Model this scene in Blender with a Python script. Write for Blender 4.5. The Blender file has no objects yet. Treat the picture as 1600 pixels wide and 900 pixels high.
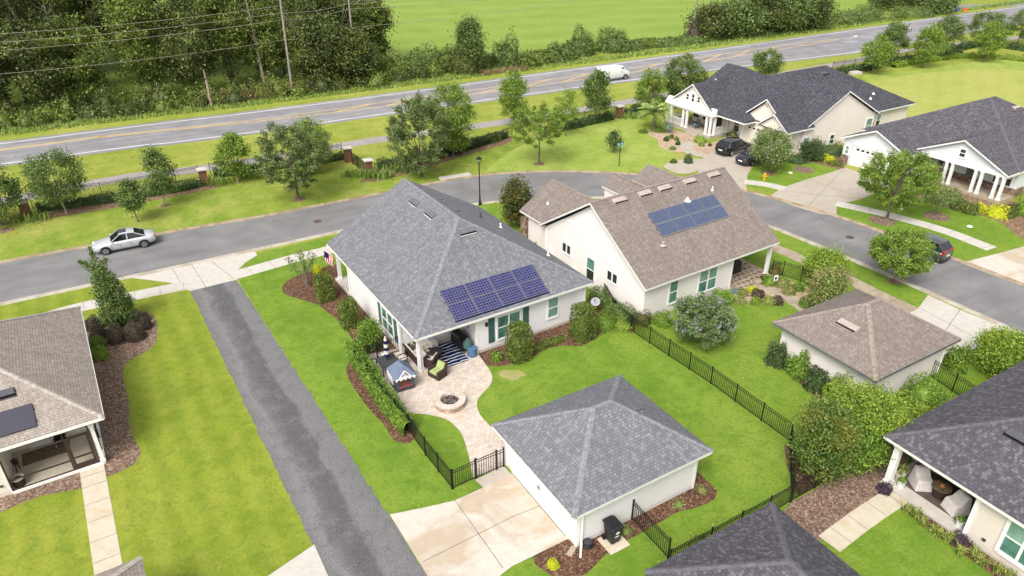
# Suburban neighbourhood seen from a drone: houses with solar roofs, lanes, lawns, highway and woods.
import bpy, math, random
import numpy as np
from mathutils import Vector, Matrix

random.seed(7)
RNG = np.random.default_rng(11)
S = bpy.context.scene
COL = S.collection
rad = math.radians

# ------------------------------------------------------------------ camera
CAM_H = 26.0
F_PX, PITCH, ROLL = 1115.0, rad(29.03), rad(0.06)
_r = np.array([1.0, 0, 0]); _d = np.array([0, -math.sin(PITCH), -math.cos(PITCH)])
_f = np.array([0, math.cos(PITCH), -math.sin(PITCH)])
_rx = math.cos(ROLL) * _r + math.sin(ROLL) * _d
_dx = -math.sin(ROLL) * _r + math.cos(ROLL) * _d


def at(u, v, z=0.0):
    """survey point: ground position (at height z) measured from the photograph"""
    w = (u - 800) * _rx + (v - 450) * _dx + F_PX * _f
    t = (z - CAM_H) / w[2]
    return (float(w[0] * t), float(w[1] * t))


def height_at(u, v, v_top):
    """height of an upright thing standing on survey point (u, v) whose top is at row v_top"""
    x, y = at(u, v)
    lo, hi = 0.0, 40.0
    for _ in range(50):
        m = (lo + hi) / 2
        D = np.array([x, y, m - CAM_H])
        vv = 450 + F_PX * (D @ _dx) / (D @ _f)
        if vv > v_top: lo = m
        else: hi = m
    return lo


cam_data = bpy.data.cameras.new('camera')
cam = bpy.data.objects.new('camera', cam_data)
COL.objects.link(cam)
cam.location = (0, 0, CAM_H)
cam.rotation_mode = 'XYZ'
cam.matrix_world = Matrix(((_rx[0], -_dx[0], -_f[0], 0), (_rx[1], -_dx[1], -_f[1], 0), (_rx[2], -_dx[2], -_f[2], CAM_H), (0, 0, 0, 1)))
cam_data.sensor_width = 36.0
cam_data.lens = 36.0 * F_PX / 1600.0
cam_data.clip_start = 0.5
cam_data.clip_end = 3000
S.camera = cam

# ------------------------------------------------------------------ light
SUN_EL, SUN_AZ = rad(50), rad(205)       # azimuth from +Y (away from camera) clockwise
world = bpy.data.worlds.new('World'); S.world = world; world.use_nodes = True
nt = world.node_tree; nt.nodes.clear()
sky = nt.nodes.new('ShaderNodeTexSky'); sky.sky_type = 'NISHITA'; sky.sun_disc = False
sky.sun_elevation = SUN_EL; sky.sun_rotation = SUN_AZ
sky.air_density = 1.0; sky.dust_density = 4.0; sky.ozone_density = 0.3
hs = nt.nodes.new('ShaderNodeHueSaturation'); hs.inputs['Saturation'].default_value = 0.22
bg = nt.nodes.new('ShaderNodeBackground'); bg.inputs['Strength'].default_value = 0.145
ow = nt.nodes.new('ShaderNodeOutputWorld')
nt.links.new(sky.outputs[0], hs.inputs['Color']); nt.links.new(hs.outputs[0], bg.inputs['Color']); nt.links.new(bg.outputs[0], ow.inputs[0])
sl = bpy.data.lights.new('sun', 'SUN'); sun = bpy.data.objects.new('sun', sl); COL.objects.link(sun)
sl.energy = 1.75; sl.angle = rad(30); sl.color = (1.0, 0.96, 0.9)
sd = Vector((math.sin(SUN_AZ) * math.cos(SUN_EL), math.cos(SUN_AZ) * math.cos(SUN_EL), math.sin(SUN_EL)))
sun.rotation_euler = sd.to_track_quat('Z', 'Y').to_euler()
sun.location = (0, 0, 60)
S.view_settings.view_transform = 'Standard'; S.view_settings.look = 'None'
S.view_settings.gamma = 1.0; S.view_settings.use_curve_mapping = False
S.view_settings.exposure = 0.63
S.cycles.use_denoising = True; S.cycles.denoiser = 'OPENIMAGEDENOISE'; S.cycles.denoising_prefilter = 'ACCURATE'
S.cycles.max_bounces = 7; S.cycles.diffuse_bounces = 4; S.cycles.glossy_bounces = 2; S.cycles.transmission_bounces = 3

# ------------------------------------------------------------------ materials
class N:
    """tiny node helper"""
    def __init__(s, name):
        s.m = bpy.data.materials.new(name); s.m.use_nodes = True
        s.t = s.m.node_tree; s.t.nodes.clear()
        s.out = s.t.nodes.new('ShaderNodeOutputMaterial')
        s.b = s.t.nodes.new('ShaderNodeBsdfPrincipled')
        s.t.links.new(s.b.outputs[0], s.out.inputs[0])
        s.tc = None

    def n(s, kind, **kw):
        x = s.t.nodes.new('ShaderNode' + kind)
        for k, v in kw.items(): setattr(x, k, v)
        return x

    def l(s, a, b): s.t.links.new(a, b)

    def coord(s, kind='Object', scale=None, rot=None, loc=None):
        if kind == 'World':
            g = s.n('NewGeometry'); src = g.outputs['Position']
        else:
            if s.tc is None: s.tc = s.n('TexCoord')
            src = s.tc.outputs[kind]
        if scale is None and rot is None and loc is None: return src
        for key, val in (('Rotation', rot), ('Location', loc), ('Scale', scale)):
            if val is None: continue
            m = s.n('Mapping'); m.inputs[key].default_value = val if hasattr(val, '__len__') else (val,) * 3
            s.l(src, m.inputs[0]); src = m.outputs[0]
        return src

    def noise(s, vec, scale, detail=3.0, rough=0.55, dist=0.0):
        x = s.n('TexNoise'); x.inputs['Scale'].default_value = scale; x.inputs['Detail'].default_value = detail
        x.inputs['Roughness'].default_value = rough; x.inputs['Distortion'].default_value = dist
        s.l(vec, x.inputs['Vector']); return x.outputs['Fac']

    def ramp(s, fac, stops, interp='LINEAR'):
        x = s.n('ValToRGB'); x.color_ramp.interpolation = interp; e = x.color_ramp.elements
        while len(e) < len(stops): e.new(0.5)
        for el, (p, c) in zip(e, stops):
            el.position = p; el.color = (c[0], c[1], c[2], 1) if hasattr(c, '__len__') else (c, c, c, 1)
        s.l(fac, x.inputs[0]); return x.outputs[0]

    def mix(s, fac, a, b, blend='MIX'):
        x = s.n('Mix', data_type='RGBA', blend_type=blend)
        if isinstance(fac, (int, float)): x.inputs[0].default_value = fac
        else: s.l(fac, x.inputs[0])
        for v, i in ((a, 6), (b, 7)):
            if hasattr(v, 'default_value') or isinstance(v, bpy.types.NodeSocket): s.l(v, x.inputs[i])
            else: x.inputs[i].default_value = (v[0], v[1], v[2], 1) if hasattr(v, '__len__') else (v, v, v, 1)
        return x.outputs[2]

    def math(s, op, a, b=0.0, c=None):
        x = s.n('Math', operation=op)
        for i, v in enumerate((a, b, c)):
            if v is None: continue
            if isinstance(v, (int, float)): x.inputs[i].default_value = v
            else: s.l(v, x.inputs[i])
        return x.outputs[0]

    def bump(s, h, strength=0.4, dist=0.02):
        x = s.n('Bump'); x.inputs['Strength'].default_value = strength; x.inputs['Distance'].default_value = dist
        s.l(h, x.inputs['Height']); s.l(x.outputs[0], s.b.inputs['Normal']); return x

    def fin(s, col=None, rough=0.7, spec=0.3, metal=0.0):
        if col is not None:
            if isinstance(col, bpy.types.NodeSocket): s.l(col, s.b.inputs['Base Color'])
            else: s.b.inputs['Base Color'].default_value = (col[0], col[1], col[2], 1)
        if isinstance(rough, bpy.types.NodeSocket): s.l(rough, s.b.inputs['Roughness'])
        else: s.b.inputs['Roughness'].default_value = rough
        s.b.inputs['Specular IOR Level'].default_value = spec; s.b.inputs['Metallic'].default_value = metal
        return s.m


def m_plain(name, col, rough=0.6, spec=0.3, metal=0.0, var=0.12, vs=3.0, bump=0.0):
    n = N(name); c = n.coord('Object')
    f = n.noise(c, vs, 4.0)
    lo = [x * (1 - var) for x in col]; hi = [min(1, x * (1 + var)) for x in col]
    cc = n.ramp(f, [(0.3, lo), (0.7, hi)])
    if bump: n.bump(n.noise(c, vs * 8, 3.0), bump, 0.01)
    return n.fin(cc, rough, spec, metal)


def m_grass(name, a, b, c, stripe=0.0, ang=0.0, seed=0.0, patch=0.25, width=1.6):
    """a, b, c: dark, mid and yellowish grass"""
    n = N(name); w = n.coord('World', loc=(seed, seed * 1.7, 0))
    f1 = n.noise(w, 0.11, 4.0, 0.6); f2 = n.noise(w, patch * 2.6, 5.0, 0.65, 0.4); f3 = n.noise(w, 6.5, 4.0, 0.75); f4 = n.noise(w, 30.0, 2.0, 0.7)
    f5 = n.noise(n.coord('World', scale=(1, 1, 1), loc=(seed + 9, 4, 0)), 1.6, 5.0, 0.7, 0.6)
    col = n.ramp(f1, [(0.34, a), (0.5, b), (0.68, c)])
    col = n.mix(n.ramp(f2, [(0.38, 0.0), (0.66, 0.75)]), col, c)
    dk = [x * 0.62 for x in a]
    col = n.mix(n.ramp(f3, [(0.42, 0.0), (0.75, 0.8)]), col, n.mix(0.5, a, dk))
    col = n.mix(n.ramp(f5, [(0.48, 0.0), (0.70, 0.7)]), col, [a[0] * 0.72, a[1] * 0.82, a[2]])
    if stripe > 0:
        st = n.coord('World', rot=(0, 0, ang))
        wv = n.n('TexWave', wave_type='BANDS', bands_direction='X', wave_profile='SIN'); wv.inputs['Scale'].default_value = 0.31416 / (width * 1.7)
        wv.inputs['Distortion'].default_value = 2.0; wv.inputs['Detail'].default_value = 3.0; wv.inputs['Detail Scale'].default_value = 0.6
        n.l(st, wv.inputs['Vector'])
        col = n.mix(n.ramp(wv.outputs['Fac'], [(0.45, 0.0), (0.85, stripe)]), col, [x * 0.74 for x in a])
        col = n.mix(n.ramp(wv.outputs['Fac'], [(0.08, stripe * 0.7), (0.3, 0.0)]), col, c)
    col = n.mix(n.ramp(f4, [(0.35, 0.4), (0.6, 0.0)]), col, [x * 0.6 for x in a])
    col = n.mix(n.ramp(n.noise(w, 4.2, 2.0, 0.5), [(0.735, 0.0), (0.76, 0.5)]), col, (0.48, 0.46, 0.22))
    n.bump(n.math('ADD', f3, n.math('MULTIPLY', f4, 0.4)), 0.6, 0.05)
    return n.fin(col, 0.85, 0.12)


def m_asphalt(name, base=0.14, tint=(1, 1, 1.02), streak=0.0, ang=0.0, agg=0.5):
    n = N(name); w = n.coord('World')
    f1 = n.noise(w, 0.35, 5.0, 0.6); f2 = n.noise(w, 14.0, 3.0, 0.8); f3 = n.noise(w, 1.4, 5.0, 0.65)
    d = [base * 0.78 * t for t in tint]; m = [base * t for t in tint]; h = [base * 1.25 * t for t in tint]
    col = n.ramp(f1, [(0.3, d), (0.5, m), (0.72, h)])
    col = n.mix(n.ramp(f3, [(0.5, 0.0), (0.75, 0.4)]), col, [x * 0.7 for x in d])
    if streak > 0:
        s = n.coord('World', rot=(0, 0, ang), scale=(1.0, 0.06, 1))
        f4 = n.noise(s, 0.9, 4.0, 0.6)
        col = n.mix(n.ramp(f4, [(0.44, 0.0), (0.56, streak)]), col, [x * 0.62 for x in d])
        col = n.mix(n.ramp(f4, [(0.3, streak), (0.42, 0.0)]), col, [x * 1.25 for x in h])
    col = n.mix(n.ramp(f2, [(0.3, agg), (0.5, 0.0)]), col, [base * 0.5] * 3)
    col = n.mix(n.ramp(f2, [(0.56, 0.0), (0.78, agg)]), col, [base * 1.9] * 3)
    vo = n.n('TexVoronoi', feature='DISTANCE_TO_EDGE'); vo.inputs['Scale'].default_value = 0.16
    wv = n.n('VectorMath', operation='ADD'); wn = n.n('TexNoise'); wn.inputs['Scale'].default_value = 0.9; wn.inputs['Detail'].default_value = 5
    n.l(w, wn.inputs['Vector']); n.l(w, wv.inputs[0]); n.l(wn.outputs['Color'], wv.inputs[1]); n.l(wv.outputs[0], vo.inputs['Vector'])
    col = n.mix(n.ramp(vo.outputs['Distance'], [(0.0, 0.22), (0.006, 0.0)]), col, [base * 0.45] * 3)
    f6 = n.noise(n.coord('World', rot=(0, 0, rad(-30)), scale=(0.12, 1.3, 1)), 0.8, 4.0, 0.6)
    col = n.mix(n.ramp(f6, [(0.5, 0.0), (0.62, 0.3), (0.8, 0.35)]), col, [base * 0.62] * 3)
    f7 = n.noise(w, 0.9, 2.0, 0.4)
    col = n.mix(n.ramp(f7, [(0.70, 0.0), (0.74, 0.4)]), col, [base * 0.5] * 3)
    n.bump(f2, 0.5, 0.01)
    return n.fin(col, 0.85, 0.25)


def m_lane():
    n = N('lane_asphalt'); w = n.coord('World', rot=(0, 0, rad(-32)))
    sep = n.n('SeparateXYZ'); n.l(w, sep.inputs[0])
    k = rad(-32)
    pa, pb = at(491, 851), at(651.5, 874.5)
    xa = pa[0] * math.cos(k) - pa[1] * math.sin(k); xb = pb[0] * math.cos(k) - pb[1] * math.sin(k)
    t = n.math('DIVIDE', n.math('SUBTRACT', sep.outputs[0], xa), xb - xa)
    wob = n.noise(n.coord('World', rot=(0, 0, rad(-32)), scale=(1, .35, 1)), 0.55, 5.0, 0.65)
    t = n.math('ADD', t, n.math('MULTIPLY', n.math('SUBTRACT', wob, 0.5), 0.55))
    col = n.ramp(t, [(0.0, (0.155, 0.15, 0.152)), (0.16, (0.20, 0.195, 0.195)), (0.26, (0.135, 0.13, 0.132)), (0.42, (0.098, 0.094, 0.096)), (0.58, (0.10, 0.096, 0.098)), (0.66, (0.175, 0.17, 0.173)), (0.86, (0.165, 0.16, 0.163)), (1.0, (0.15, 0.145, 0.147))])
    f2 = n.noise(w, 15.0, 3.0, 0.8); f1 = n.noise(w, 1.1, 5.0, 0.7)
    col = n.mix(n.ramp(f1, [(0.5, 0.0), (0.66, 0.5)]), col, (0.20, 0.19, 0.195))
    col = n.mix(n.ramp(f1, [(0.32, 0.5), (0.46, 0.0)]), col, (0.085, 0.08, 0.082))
    col = n.mix(n.ramp(f2, [(0.32, 0.75), (0.5, 0.0)]), col, (0.055, 0.053, 0.055))
    col = n.mix(n.ramp(f2, [(0.55, 0.0), (0.78, 0.7)]), col, (0.32, 0.31, 0.31))
    n.bump(f2, 0.5, 0.01)
    return n.fin(col, 0.85, 0.25)


def m_concrete(name, col, stain=(0.42, 0.30, 0.18), amount=0.3, scale=0.5, lo=0.5):
    n = N(name); w = n.coord('World')
    f1 = n.noise(w, scale, 5.0, 0.6, 0.8); f2 = n.noise(w, 18.0, 3.0, 0.7); f3 = n.noise(w, 2.2, 5.0, 0.7)
    c = n.ramp(f3, [(0.3, [x * 0.86 for x in col]), (0.7, [min(1, x * 1.06) for x in col])])
    c = n.mix(n.ramp(f1, [(lo - 0.03, 0.0), (lo + 0.03, amount * 0.5), (lo + 0.09, amount), (lo + 0.25, amount * 0.8)]), c, stain)
    c = n.mix(n.ramp(f2, [(0.28, 0.35), (0.45, 0.0)]), c, [x * 0.6 for x in col])
    n.bump(f2, 0.2, 0.005)
    return n.fin(c, 0.8, 0.25)


def m_shingle(name, c1, c2, dark, light=None, lightness=0.25):
    n = N(name); uv = n.coord('UV')
    br = n.n('TexBrick'); br.offset = 0.37; br.offset_frequency = 2; br.squash = 1.0
    br.inputs['Color1'].default_value = (*c1, 1); br.inputs['Color2'].default_value = (*c2, 1); br.inputs['Mortar'].default_value = (*dark, 1)
    br.inputs['Scale'].default_value = 1.0; br.inputs['Mortar Size'].default_value = 0.012; br.inputs['Mortar Smooth'].default_value = 0.3
    br.inputs['Bias'].default_value = -0.1; br.inputs['Brick Width'].default_value = 0.22; br.inputs['Row Height'].default_value = 0.145
    n.l(uv, br.inputs['Vector'])
    col = br.outputs['Color']
    # a second, wider coursing marks the lighter architectural tabs
    b2 = n.n('TexBrick'); b2.offset = 0.61
    b2.inputs['Color1'].default_value = (0, 0, 0, 1); b2.inputs['Color2'].default_value = (1, 1, 1, 1); b2.inputs['Mortar'].default_value = (0, 0, 0, 1)
    b2.inputs['Scale'].default_value = 1.0; b2.inputs['Mortar Size'].default_value = 0.0; b2.inputs['Brick Width'].default_value = 0.125; b2.inputs['Row Height'].default_value = 0.145
    n.l(uv, b2.inputs['Vector'])
    lt = light or [min(1, x * 1.5) for x in c2]
    col = n.mix(n.ramp(b2.outputs['Color'], [(0.74, 0.0), (0.80, lightness), (1.0, lightness * 1.4)]), col, lt)
    f = n.noise(uv, 0.5, 4.0, 0.6); g = n.noise(uv, 40.0, 2.0, 0.7)
    col = n.mix(n.ramp(f, [(0.3, 0.18), (0.6, 0.0)]), col, [x * 0.7 for x in c1])
    sp = n.coord('UV', scale=(2.2, 0.18, 1)); f2 = n.noise(sp, 1.0, 4.0)
    col = n.mix(n.ramp(f2, [(0.48, 0.0), (0.72, 0.38)]), col, [x * 0.6 for x in c1])
    col = n.mix(n.ramp(g, [(0.35, 0.35), (0.55, 0.0)]), col, dark)
    n.bump(n.math('ADD', br.outputs['Fac'], n.math('MULTIPLY', b2.outputs['Color'], -0.6)), -0.45, 0.012)
    return n.fin(col, 0.9, 0.2)


def m_siding(name, col, step=0.17, vert=False):
    n = N(name); uv = n.coord('UV')
    sep = n.n('SeparateXYZ'); n.l(uv, sep.inputs[0])
    v = sep.outputs[0 if vert else 1]
    fr = n.math('FRACT', n.math('DIVIDE', v, step))
    w = n.coord('World'); f = n.noise(w, 0.8, 4.0, 0.6); g = n.noise(w, 9.0, 3.0)
    c = n.ramp(f, [(0.3, [x * 0.93 for x in col]), (0.7, col)])
    c = n.mix(n.ramp(g, [(0.3, 0.05), (0.5, 0.0)]), c, [x * 0.85 for x in col])
    vz = n.math('ADD', v if not vert else sep.outputs[1], n.math('MULTIPLY', f, -0.35))
    c = n.mix(n.ramp(vz, [(0.0, 0.3), (0.16, 0.0)]), c, (0.33, 0.25, 0.17))
    if vert:
        h = n.ramp(fr, [(0.0, 1.0), (0.1, 1.0), (0.13, 0.0), (0.97, 0.0), (1.0, 1.0)])
        n.bump(h, 0.5, 0.02)
    else:
        h = n.ramp(fr, [(0.0, 1.0), (0.9, 0.15), (0.96, 0.0), (1.0, 1.0)])
        n.bump(h, 0.35, 0.012)
        c = n.mix(n.ramp(fr, [(0.78, 0.0), (0.92, 0.42), (1.0, 0.0)]), c, [x * 0.6 for x in col])  # shadow gap under each lap, painted into the siding colour
    return n.fin(c, 0.55, 0.3)


def m_leaf(name, dark, mid, light, tint=None, trans=0.17, rough=0.5, tip=None, tipf=0.0, cs=1.1):
    n = N(name)
    g = n.n('NewGeometry'); o = n.coord('Object')
    oi = n.n('ObjectInfo')
    off = n.n('VectorMath', operation='ADD'); n.l(o, off.inputs[0])
    mu = n.n('VectorMath', operation='SCALE'); n.l(oi.outputs['Random'], mu.inputs['Scale']); mu.inputs[0].default_value = (37, 19, 53)
    n.l(mu.outputs[0], off.inputs[1])
    f = n.noise(off.outputs[0], cs, 3.0, 0.6)
    r = n.math('ADD', n.math('MULTIPLY', g.outputs['Random Per Island'], 0.6), n.math('MULTIPLY', f, 0.55))
    col = n.ramp(r, [(0.18, dark), (0.55, mid), (0.95, light)])
    if tint is not None:
        col = n.mix(n.ramp(n.noise(off.outputs[0], cs * 0.7, 2.0), [(0.5, 0.0), (0.68, 0.8)]), col, tint)
    if tip is not None:
        col = n.mix(n.ramp(g.outputs['Random Per Island'], [(1 - tipf - 0.01, 0.0), (1 - tipf, 1.0)]), col, tip)
    n.fin(col, rough, 0.35)
    tr = n.n('BsdfTranslucent'); tc = n.mix(0.5, col, light); n.l(tc, tr.inputs['Color'])
    ms = n.n('MixShader'); ms.inputs[0].default_value = trans
    n.l(n.b.outputs[0], ms.inputs[1]); n.l(tr.outputs[0], ms.inputs[2]); n.l(ms.outputs[0], n.out.inputs[0])
    return n.m


def m_chips(name, cols, scale=9.0, dark=(0.03, 0.02, 0.018)):
    """bark mulch or stones: jittered cells of several colours"""
    n = N(name); w = n.coord('World')
    vo = n.n('TexVoronoi'); vo.inputs['Scale'].default_value = scale; n.l(n.coord('World', scale=(1, 1, 1)), vo.inputs['Vector'])
    ve = n.n('TexVoronoi', feature='DISTANCE_TO_EDGE'); ve.inputs['Scale'].default_value = scale; n.l(w, ve.inputs['Vector'])
    sep = n.n('SeparateColor'); n.l(vo.outputs['Color'], sep.inputs[0])
    k = len(cols)
    col = n.ramp(sep.outputs[0], [((i + 0.0) / k, c) for i, c in enumerate(cols)], 'CONSTANT')
    f = n.noise(w, 0.7, 4.0, 0.6)
    col = n.mix(n.ramp(f, [(0.4, 0.0), (0.7, 0.55)]), col, n.mix(0.5, col, dark))
    col = n.mix(n.ramp(ve.outputs['Distance'], [(0.0, 0.85), (0.09, 0.0)]), col, dark)
    f2 = n.noise(w, 30.0, 2.0)
    col = n.mix(n.ramp(f2, [(0.3, 0.5), (0.5, 0.0)]), col, dark)
    n.bump(n.math('ADD', sep.outputs[1], ve.outputs['Distance']), 1.0, 0.05)
    return n.fin(col, 0.9, 0.15)


def m_glass(name, top, rough=0.12, var=0.3):
    n = N(name); c = n.coord('Object')
    f = n.noise(c, 1.3, 3.0)
    col = n.ramp(f, [(0.3, [x * (1 - var) for x in top]), (0.7, [x * (1 + var) for x in top])])  # uneven reflections painted into the glass colour by noise
    sep = n.n('SeparateXYZ'); n.l(c, sep.inputs[0])
    fr = n.math('FRACT', n.math('MULTIPLY', sep.outputs[2], 14.0))
    col = n.mix(n.ramp(fr, [(0.0, 0.3), (0.3, 0.0), (0.8, 0.0), (1.0, 0.3)]), col, [x * 0.55 for x in top])
    return n.fin(col, rough, 0.8)


M = {}
M['lawn'] = m_grass('lawn_grass', (0.110, 0.203, 0.019), (0.167, 0.274, 0.027), (0.260, 0.340, 0.052), 0.1, rad(-32), 0.0)
M['lawn_road'] = m_grass('roadside_lawn_grass', (0.147, 0.240, 0.022), (0.223, 0.318, 0.032), (0.418, 0.396, 0.110), 0.15, rad(-32), 31.0, 0.22)
M['lawn_olive'] = m_grass('lawn_olive_grass', (0.156, 0.227, 0.021), (0.229, 0.294, 0.028), (0.341, 0.355, 0.057), 0.2, rad(-32), 5.0, 0.3, 0.85)
M['lawn_far'] = m_grass('lawn_far_grass', (0.217, 0.306, 0.041), (0.293, 0.386, 0.063), (0.418, 0.451, 0.126), 0.1, rad(20), 8.0)
M['lawn_pale'] = m_grass('lawn_pale_grass', (0.311, 0.347, 0.072), (0.385, 0.408, 0.100), (0.444, 0.439, 0.136), 0.08, rad(30), 12.0)
M['field'] = m_grass('field_grass', (0.196, 0.290, 0.045), (0.242, 0.344, 0.060), (0.297, 0.370, 0.085), 0.16, rad(75), 3.0, 0.06, 7.0)
M['verge'] = m_grass('verge_grass', (0.198, 0.259, 0.032), (0.270, 0.319, 0.045), (0.418, 0.407, 0.100), 0.12, rad(60), 21.0)
M['asphalt'] = m_asphalt('street_asphalt', 0.195, (1.02, 1.0, 0.99), agg=0.45)
M['highway'] = m_asphalt('highway_asphalt', 0.26, (1, 0.97, 1.02), 0.2, rad(59.5), 0.2)
M['lane'] = m_lane()
M['concrete'] = m_concrete('concrete', (0.52, 0.49, 0.44), amount=0.18, lo=0.56)
M['drive'] = m_concrete('driveway_concrete', (0.56, 0.51, 0.44), (0.40, 0.30, 0.20), 0.7, 0.27, 0.49)
M['drive_far'] = m_concrete('far_driveway_concrete', (0.43, 0.38, 0.32), (0.36, 0.28, 0.20), 0.3, 0.3, 0.5)
M['path'] = m_concrete('path_concrete', (0.56, 0.49, 0.38), (0.42, 0.28, 0.14), 0.4, 0.5, 0.56)
M['kerb'] = m_concrete('kerb_concrete', (0.46, 0.42, 0.36), (0.25, 0.18, 0.11), 0.5, 0.8, 0.5)
M['foot_path'] = m_concrete('footpath_concrete', (0.33, 0.30, 0.29), (0.24, 0.2, 0.17), 0.4, 0.5, 0.5)
M['kerb_far'] = m_concrete('weathered_kerb', (0.36, 0.29, 0.20), (0.19, 0.13, 0.075), 0.6, 0.8, 0.48)
M['walk_dirty'] = m_concrete('weathered_concrete', (0.40, 0.33, 0.25), (0.24, 0.18, 0.12), 0.5, 0.7, 0.5)
M['mulch'] = m_chips('bark_mulch', [(0.14, 0.065, 0.036), (0.22, 0.115, 0.066), (0.17, 0.085, 0.05), (0.32, 0.20, 0.13), (0.10, 0.05, 0.032), (0.26, 0.145, 0.088)], 12.0)
M['mulch_pink'] = m_chips('pink_brown_mulch', [(0.228, 0.150, 0.106), (0.324, 0.222, 0.162), (0.168, 0.102, 0.072), (0.456, 0.342, 0.264), (0.264, 0.174, 0.126), (0.372, 0.264, 0.198)], 11.0, (0.072, 0.042, 0.030))
M['stone_bed'] = m_chips('pebble_bed', [(0.55, 0.40, 0.28), (0.62, 0.50, 0.38), (0.45, 0.30, 0.20), (0.66, 0.56, 0.44), (0.52, 0.36, 0.25), (0.60, 0.46, 0.33)], 9.0, (0.25, 0.16, 0.1))
M['pine_straw'] = m_chips('pine_straw', [(0.30, 0.19, 0.11), (0.40, 0.27, 0.17), (0.22, 0.13, 0.08), (0.34, 0.24, 0.15)], 6.0)
M['white'] = m_plain('white_paint', (0.80, 0.785, 0.76), 0.45, 0.35, var=0.05)
M['trim'] = m_plain('trim_paint', (0.70, 0.69, 0.65), 0.5, var=0.06)
M['road_white'] = m_plain('road_white_paint', (0.68, 0.68, 0.68), 0.7, var=0.15, vs=0.8)
M['road_yellow'] = m_plain('road_yellow_paint', (0.62, 0.42, 0.14), 0.7, var=0.15, vs=0.8)
M['black_metal'] = m_plain('black_metal', (0.012, 0.013, 0.013), 0.4, 0.4)
M['black_plastic'] = m_plain('black_plastic', (0.014, 0.015, 0.017), 0.45, 0.4)
M['charcoal'] = m_plain('charcoal', (0.05, 0.05, 0.055), 0.6)
M['navy'] = m_plain('navy_fabric', (0.012, 0.018, 0.075), 0.85, 0.1)
M['cream'] = m_plain('cream_fabric', (0.66, 0.62, 0.55), 0.9, 0.1)
M['lime'] = m_plain('lime_fabric', (0.34, 0.40, 0.16), 0.9, 0.1)
M['wicker'] = m_plain('brown_wicker', (0.055, 0.035, 0.03), 0.7, 0.2, var=0.5, vs=25, bump=0.6)
M['bark'] = m_plain('tree_bark', (0.14, 0.11, 0.085), 0.9, 0.1, var=0.45, vs=7, bump=0.6)
M['pale_bark'] = m_plain('pale_bark', (0.30, 0.25, 0.20), 0.9, 0.1, var=0.35, vs=6, bump=0.5)
M['pole_wood'] = m_plain('weathered_pole', (0.28, 0.25, 0.21), 0.9, 0.1, var=0.3, vs=2, bump=0.3)
M['shingle_grey'] = m_shingle('grey_shingles', (0.165, 0.167, 0.183), (0.215, 0.217, 0.236), (0.085, 0.085, 0.095), (0.34, 0.345, 0.37), 0.30)
M['shingle_brown'] = m_shingle('brown_shingles', (0.213, 0.175, 0.154), (0.281, 0.242, 0.216), (0.107, 0.085, 0.074), (0.388, 0.345, 0.319), 0.22)
M['shingle_tan'] = m_shingle('tan_shingles', (0.31, 0.265, 0.23), (0.41, 0.365, 0.325), (0.16, 0.125, 0.105), (0.50, 0.455, 0.415), 0.25)
M['shingle_dark'] = m_shingle('charcoal_shingles', (0.056, 0.055, 0.067), (0.092, 0.091, 0.107), (0.022, 0.022, 0.028), (0.184, 0.182, 0.204), 0.35)
M['shingle_plum'] = m_shingle('plum_grey_shingles', (0.086, 0.080, 0.092), (0.125, 0.117, 0.132), (0.039, 0.036, 0.043), (0.245, 0.235, 0.254), 0.36)
for k, c in (('grey', (0.205, 0.208, 0.226)), ('brown', (0.265, 0.216, 0.188)), ('tan', (0.40, 0.35, 0.31)), ('dark', (0.09, 0.09, 0.108)), ('plum', (0.118, 0.111, 0.127))):
    M['cap_' + k] = m_plain('ridge_' + k, c, 0.9, 0.2, var=0.28, vs=5.0)
M['vent_grey'] = m_plain('vent_grey', (0.13, 0.13, 0.145), 0.7)
M['vent_pink'] = m_plain('vent_pinkish', (0.40, 0.33, 0.30), 0.7)
M['vent_dark'] = m_plain('vent_dark', (0.09, 0.085, 0.1), 0.6)
M['siding_white'] = m_siding('white_lap_siding', (0.82, 0.80, 0.80))
M['siding_warm'] = m_siding('warm_lap_siding', (0.83, 0.765, 0.735))
M['siding_cream'] = m_siding('cream_lap_siding', (0.83, 0.76, 0.68))
M['siding_blue'] = m_siding('pale_blue_siding', (0.67, 0.705, 0.725))
M['siding_tan'] = m_siding('tan_lap_siding', (0.70, 0.63, 0.55))
M['batten_white'] = m_siding('white_board_batten', (0.81, 0.76, 0.735), 0.42, True)
M['batten_cream'] = m_siding('cream_board_batten', (0.82, 0.75, 0.665), 0.4, True)
M['batten_blue'] = m_siding('pale_blue_board_batten', (0.69, 0.72, 0.74), 0.4, True)
M['glass_teal'] = m_glass('teal_window_glass', (0.085, 0.20, 0.165), var=0.5)
M['glass_light'] = m_glass('light_window_glass', (0.21, 0.34, 0.29))
M['glass_dark'] = m_glass('dark_window_glass', (0.025, 0.032, 0.035))
M['car_glass'] = m_glass('car_glass', (0.012, 0.014, 0.018), 0.06)
M['shutter_green'] = m_plain('green_shutter', (0.055, 0.12, 0.10), 0.6)
M['shutter_grey'] = m_plain('grey_shutter', (0.12, 0.15, 0.14), 0.6)
M['red_brick'] = m_chips('red_brick', [(0.24, 0.10, 0.065), (0.30, 0.13, 0.08), (0.19, 0.08, 0.055), (0.26, 0.115, 0.075)], 9.0, (0.16, 0.1, 0.08))
M['stone'] = m_chips('brown_stone', [(0.24, 0.16, 0.11), (0.34, 0.25, 0.18), (0.16, 0.11, 0.08), (0.40, 0.32, 0.25), (0.27, 0.19, 0.14)], 4.0, (0.1, 0.07, 0.05))
M['gravel_dark'] = m_chips('lava_rock', [(0.10, 0.075, 0.065), (0.2, 0.16, 0.14), (0.06, 0.045, 0.04), (0.28, 0.24, 0.21)], 10.0)
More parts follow.
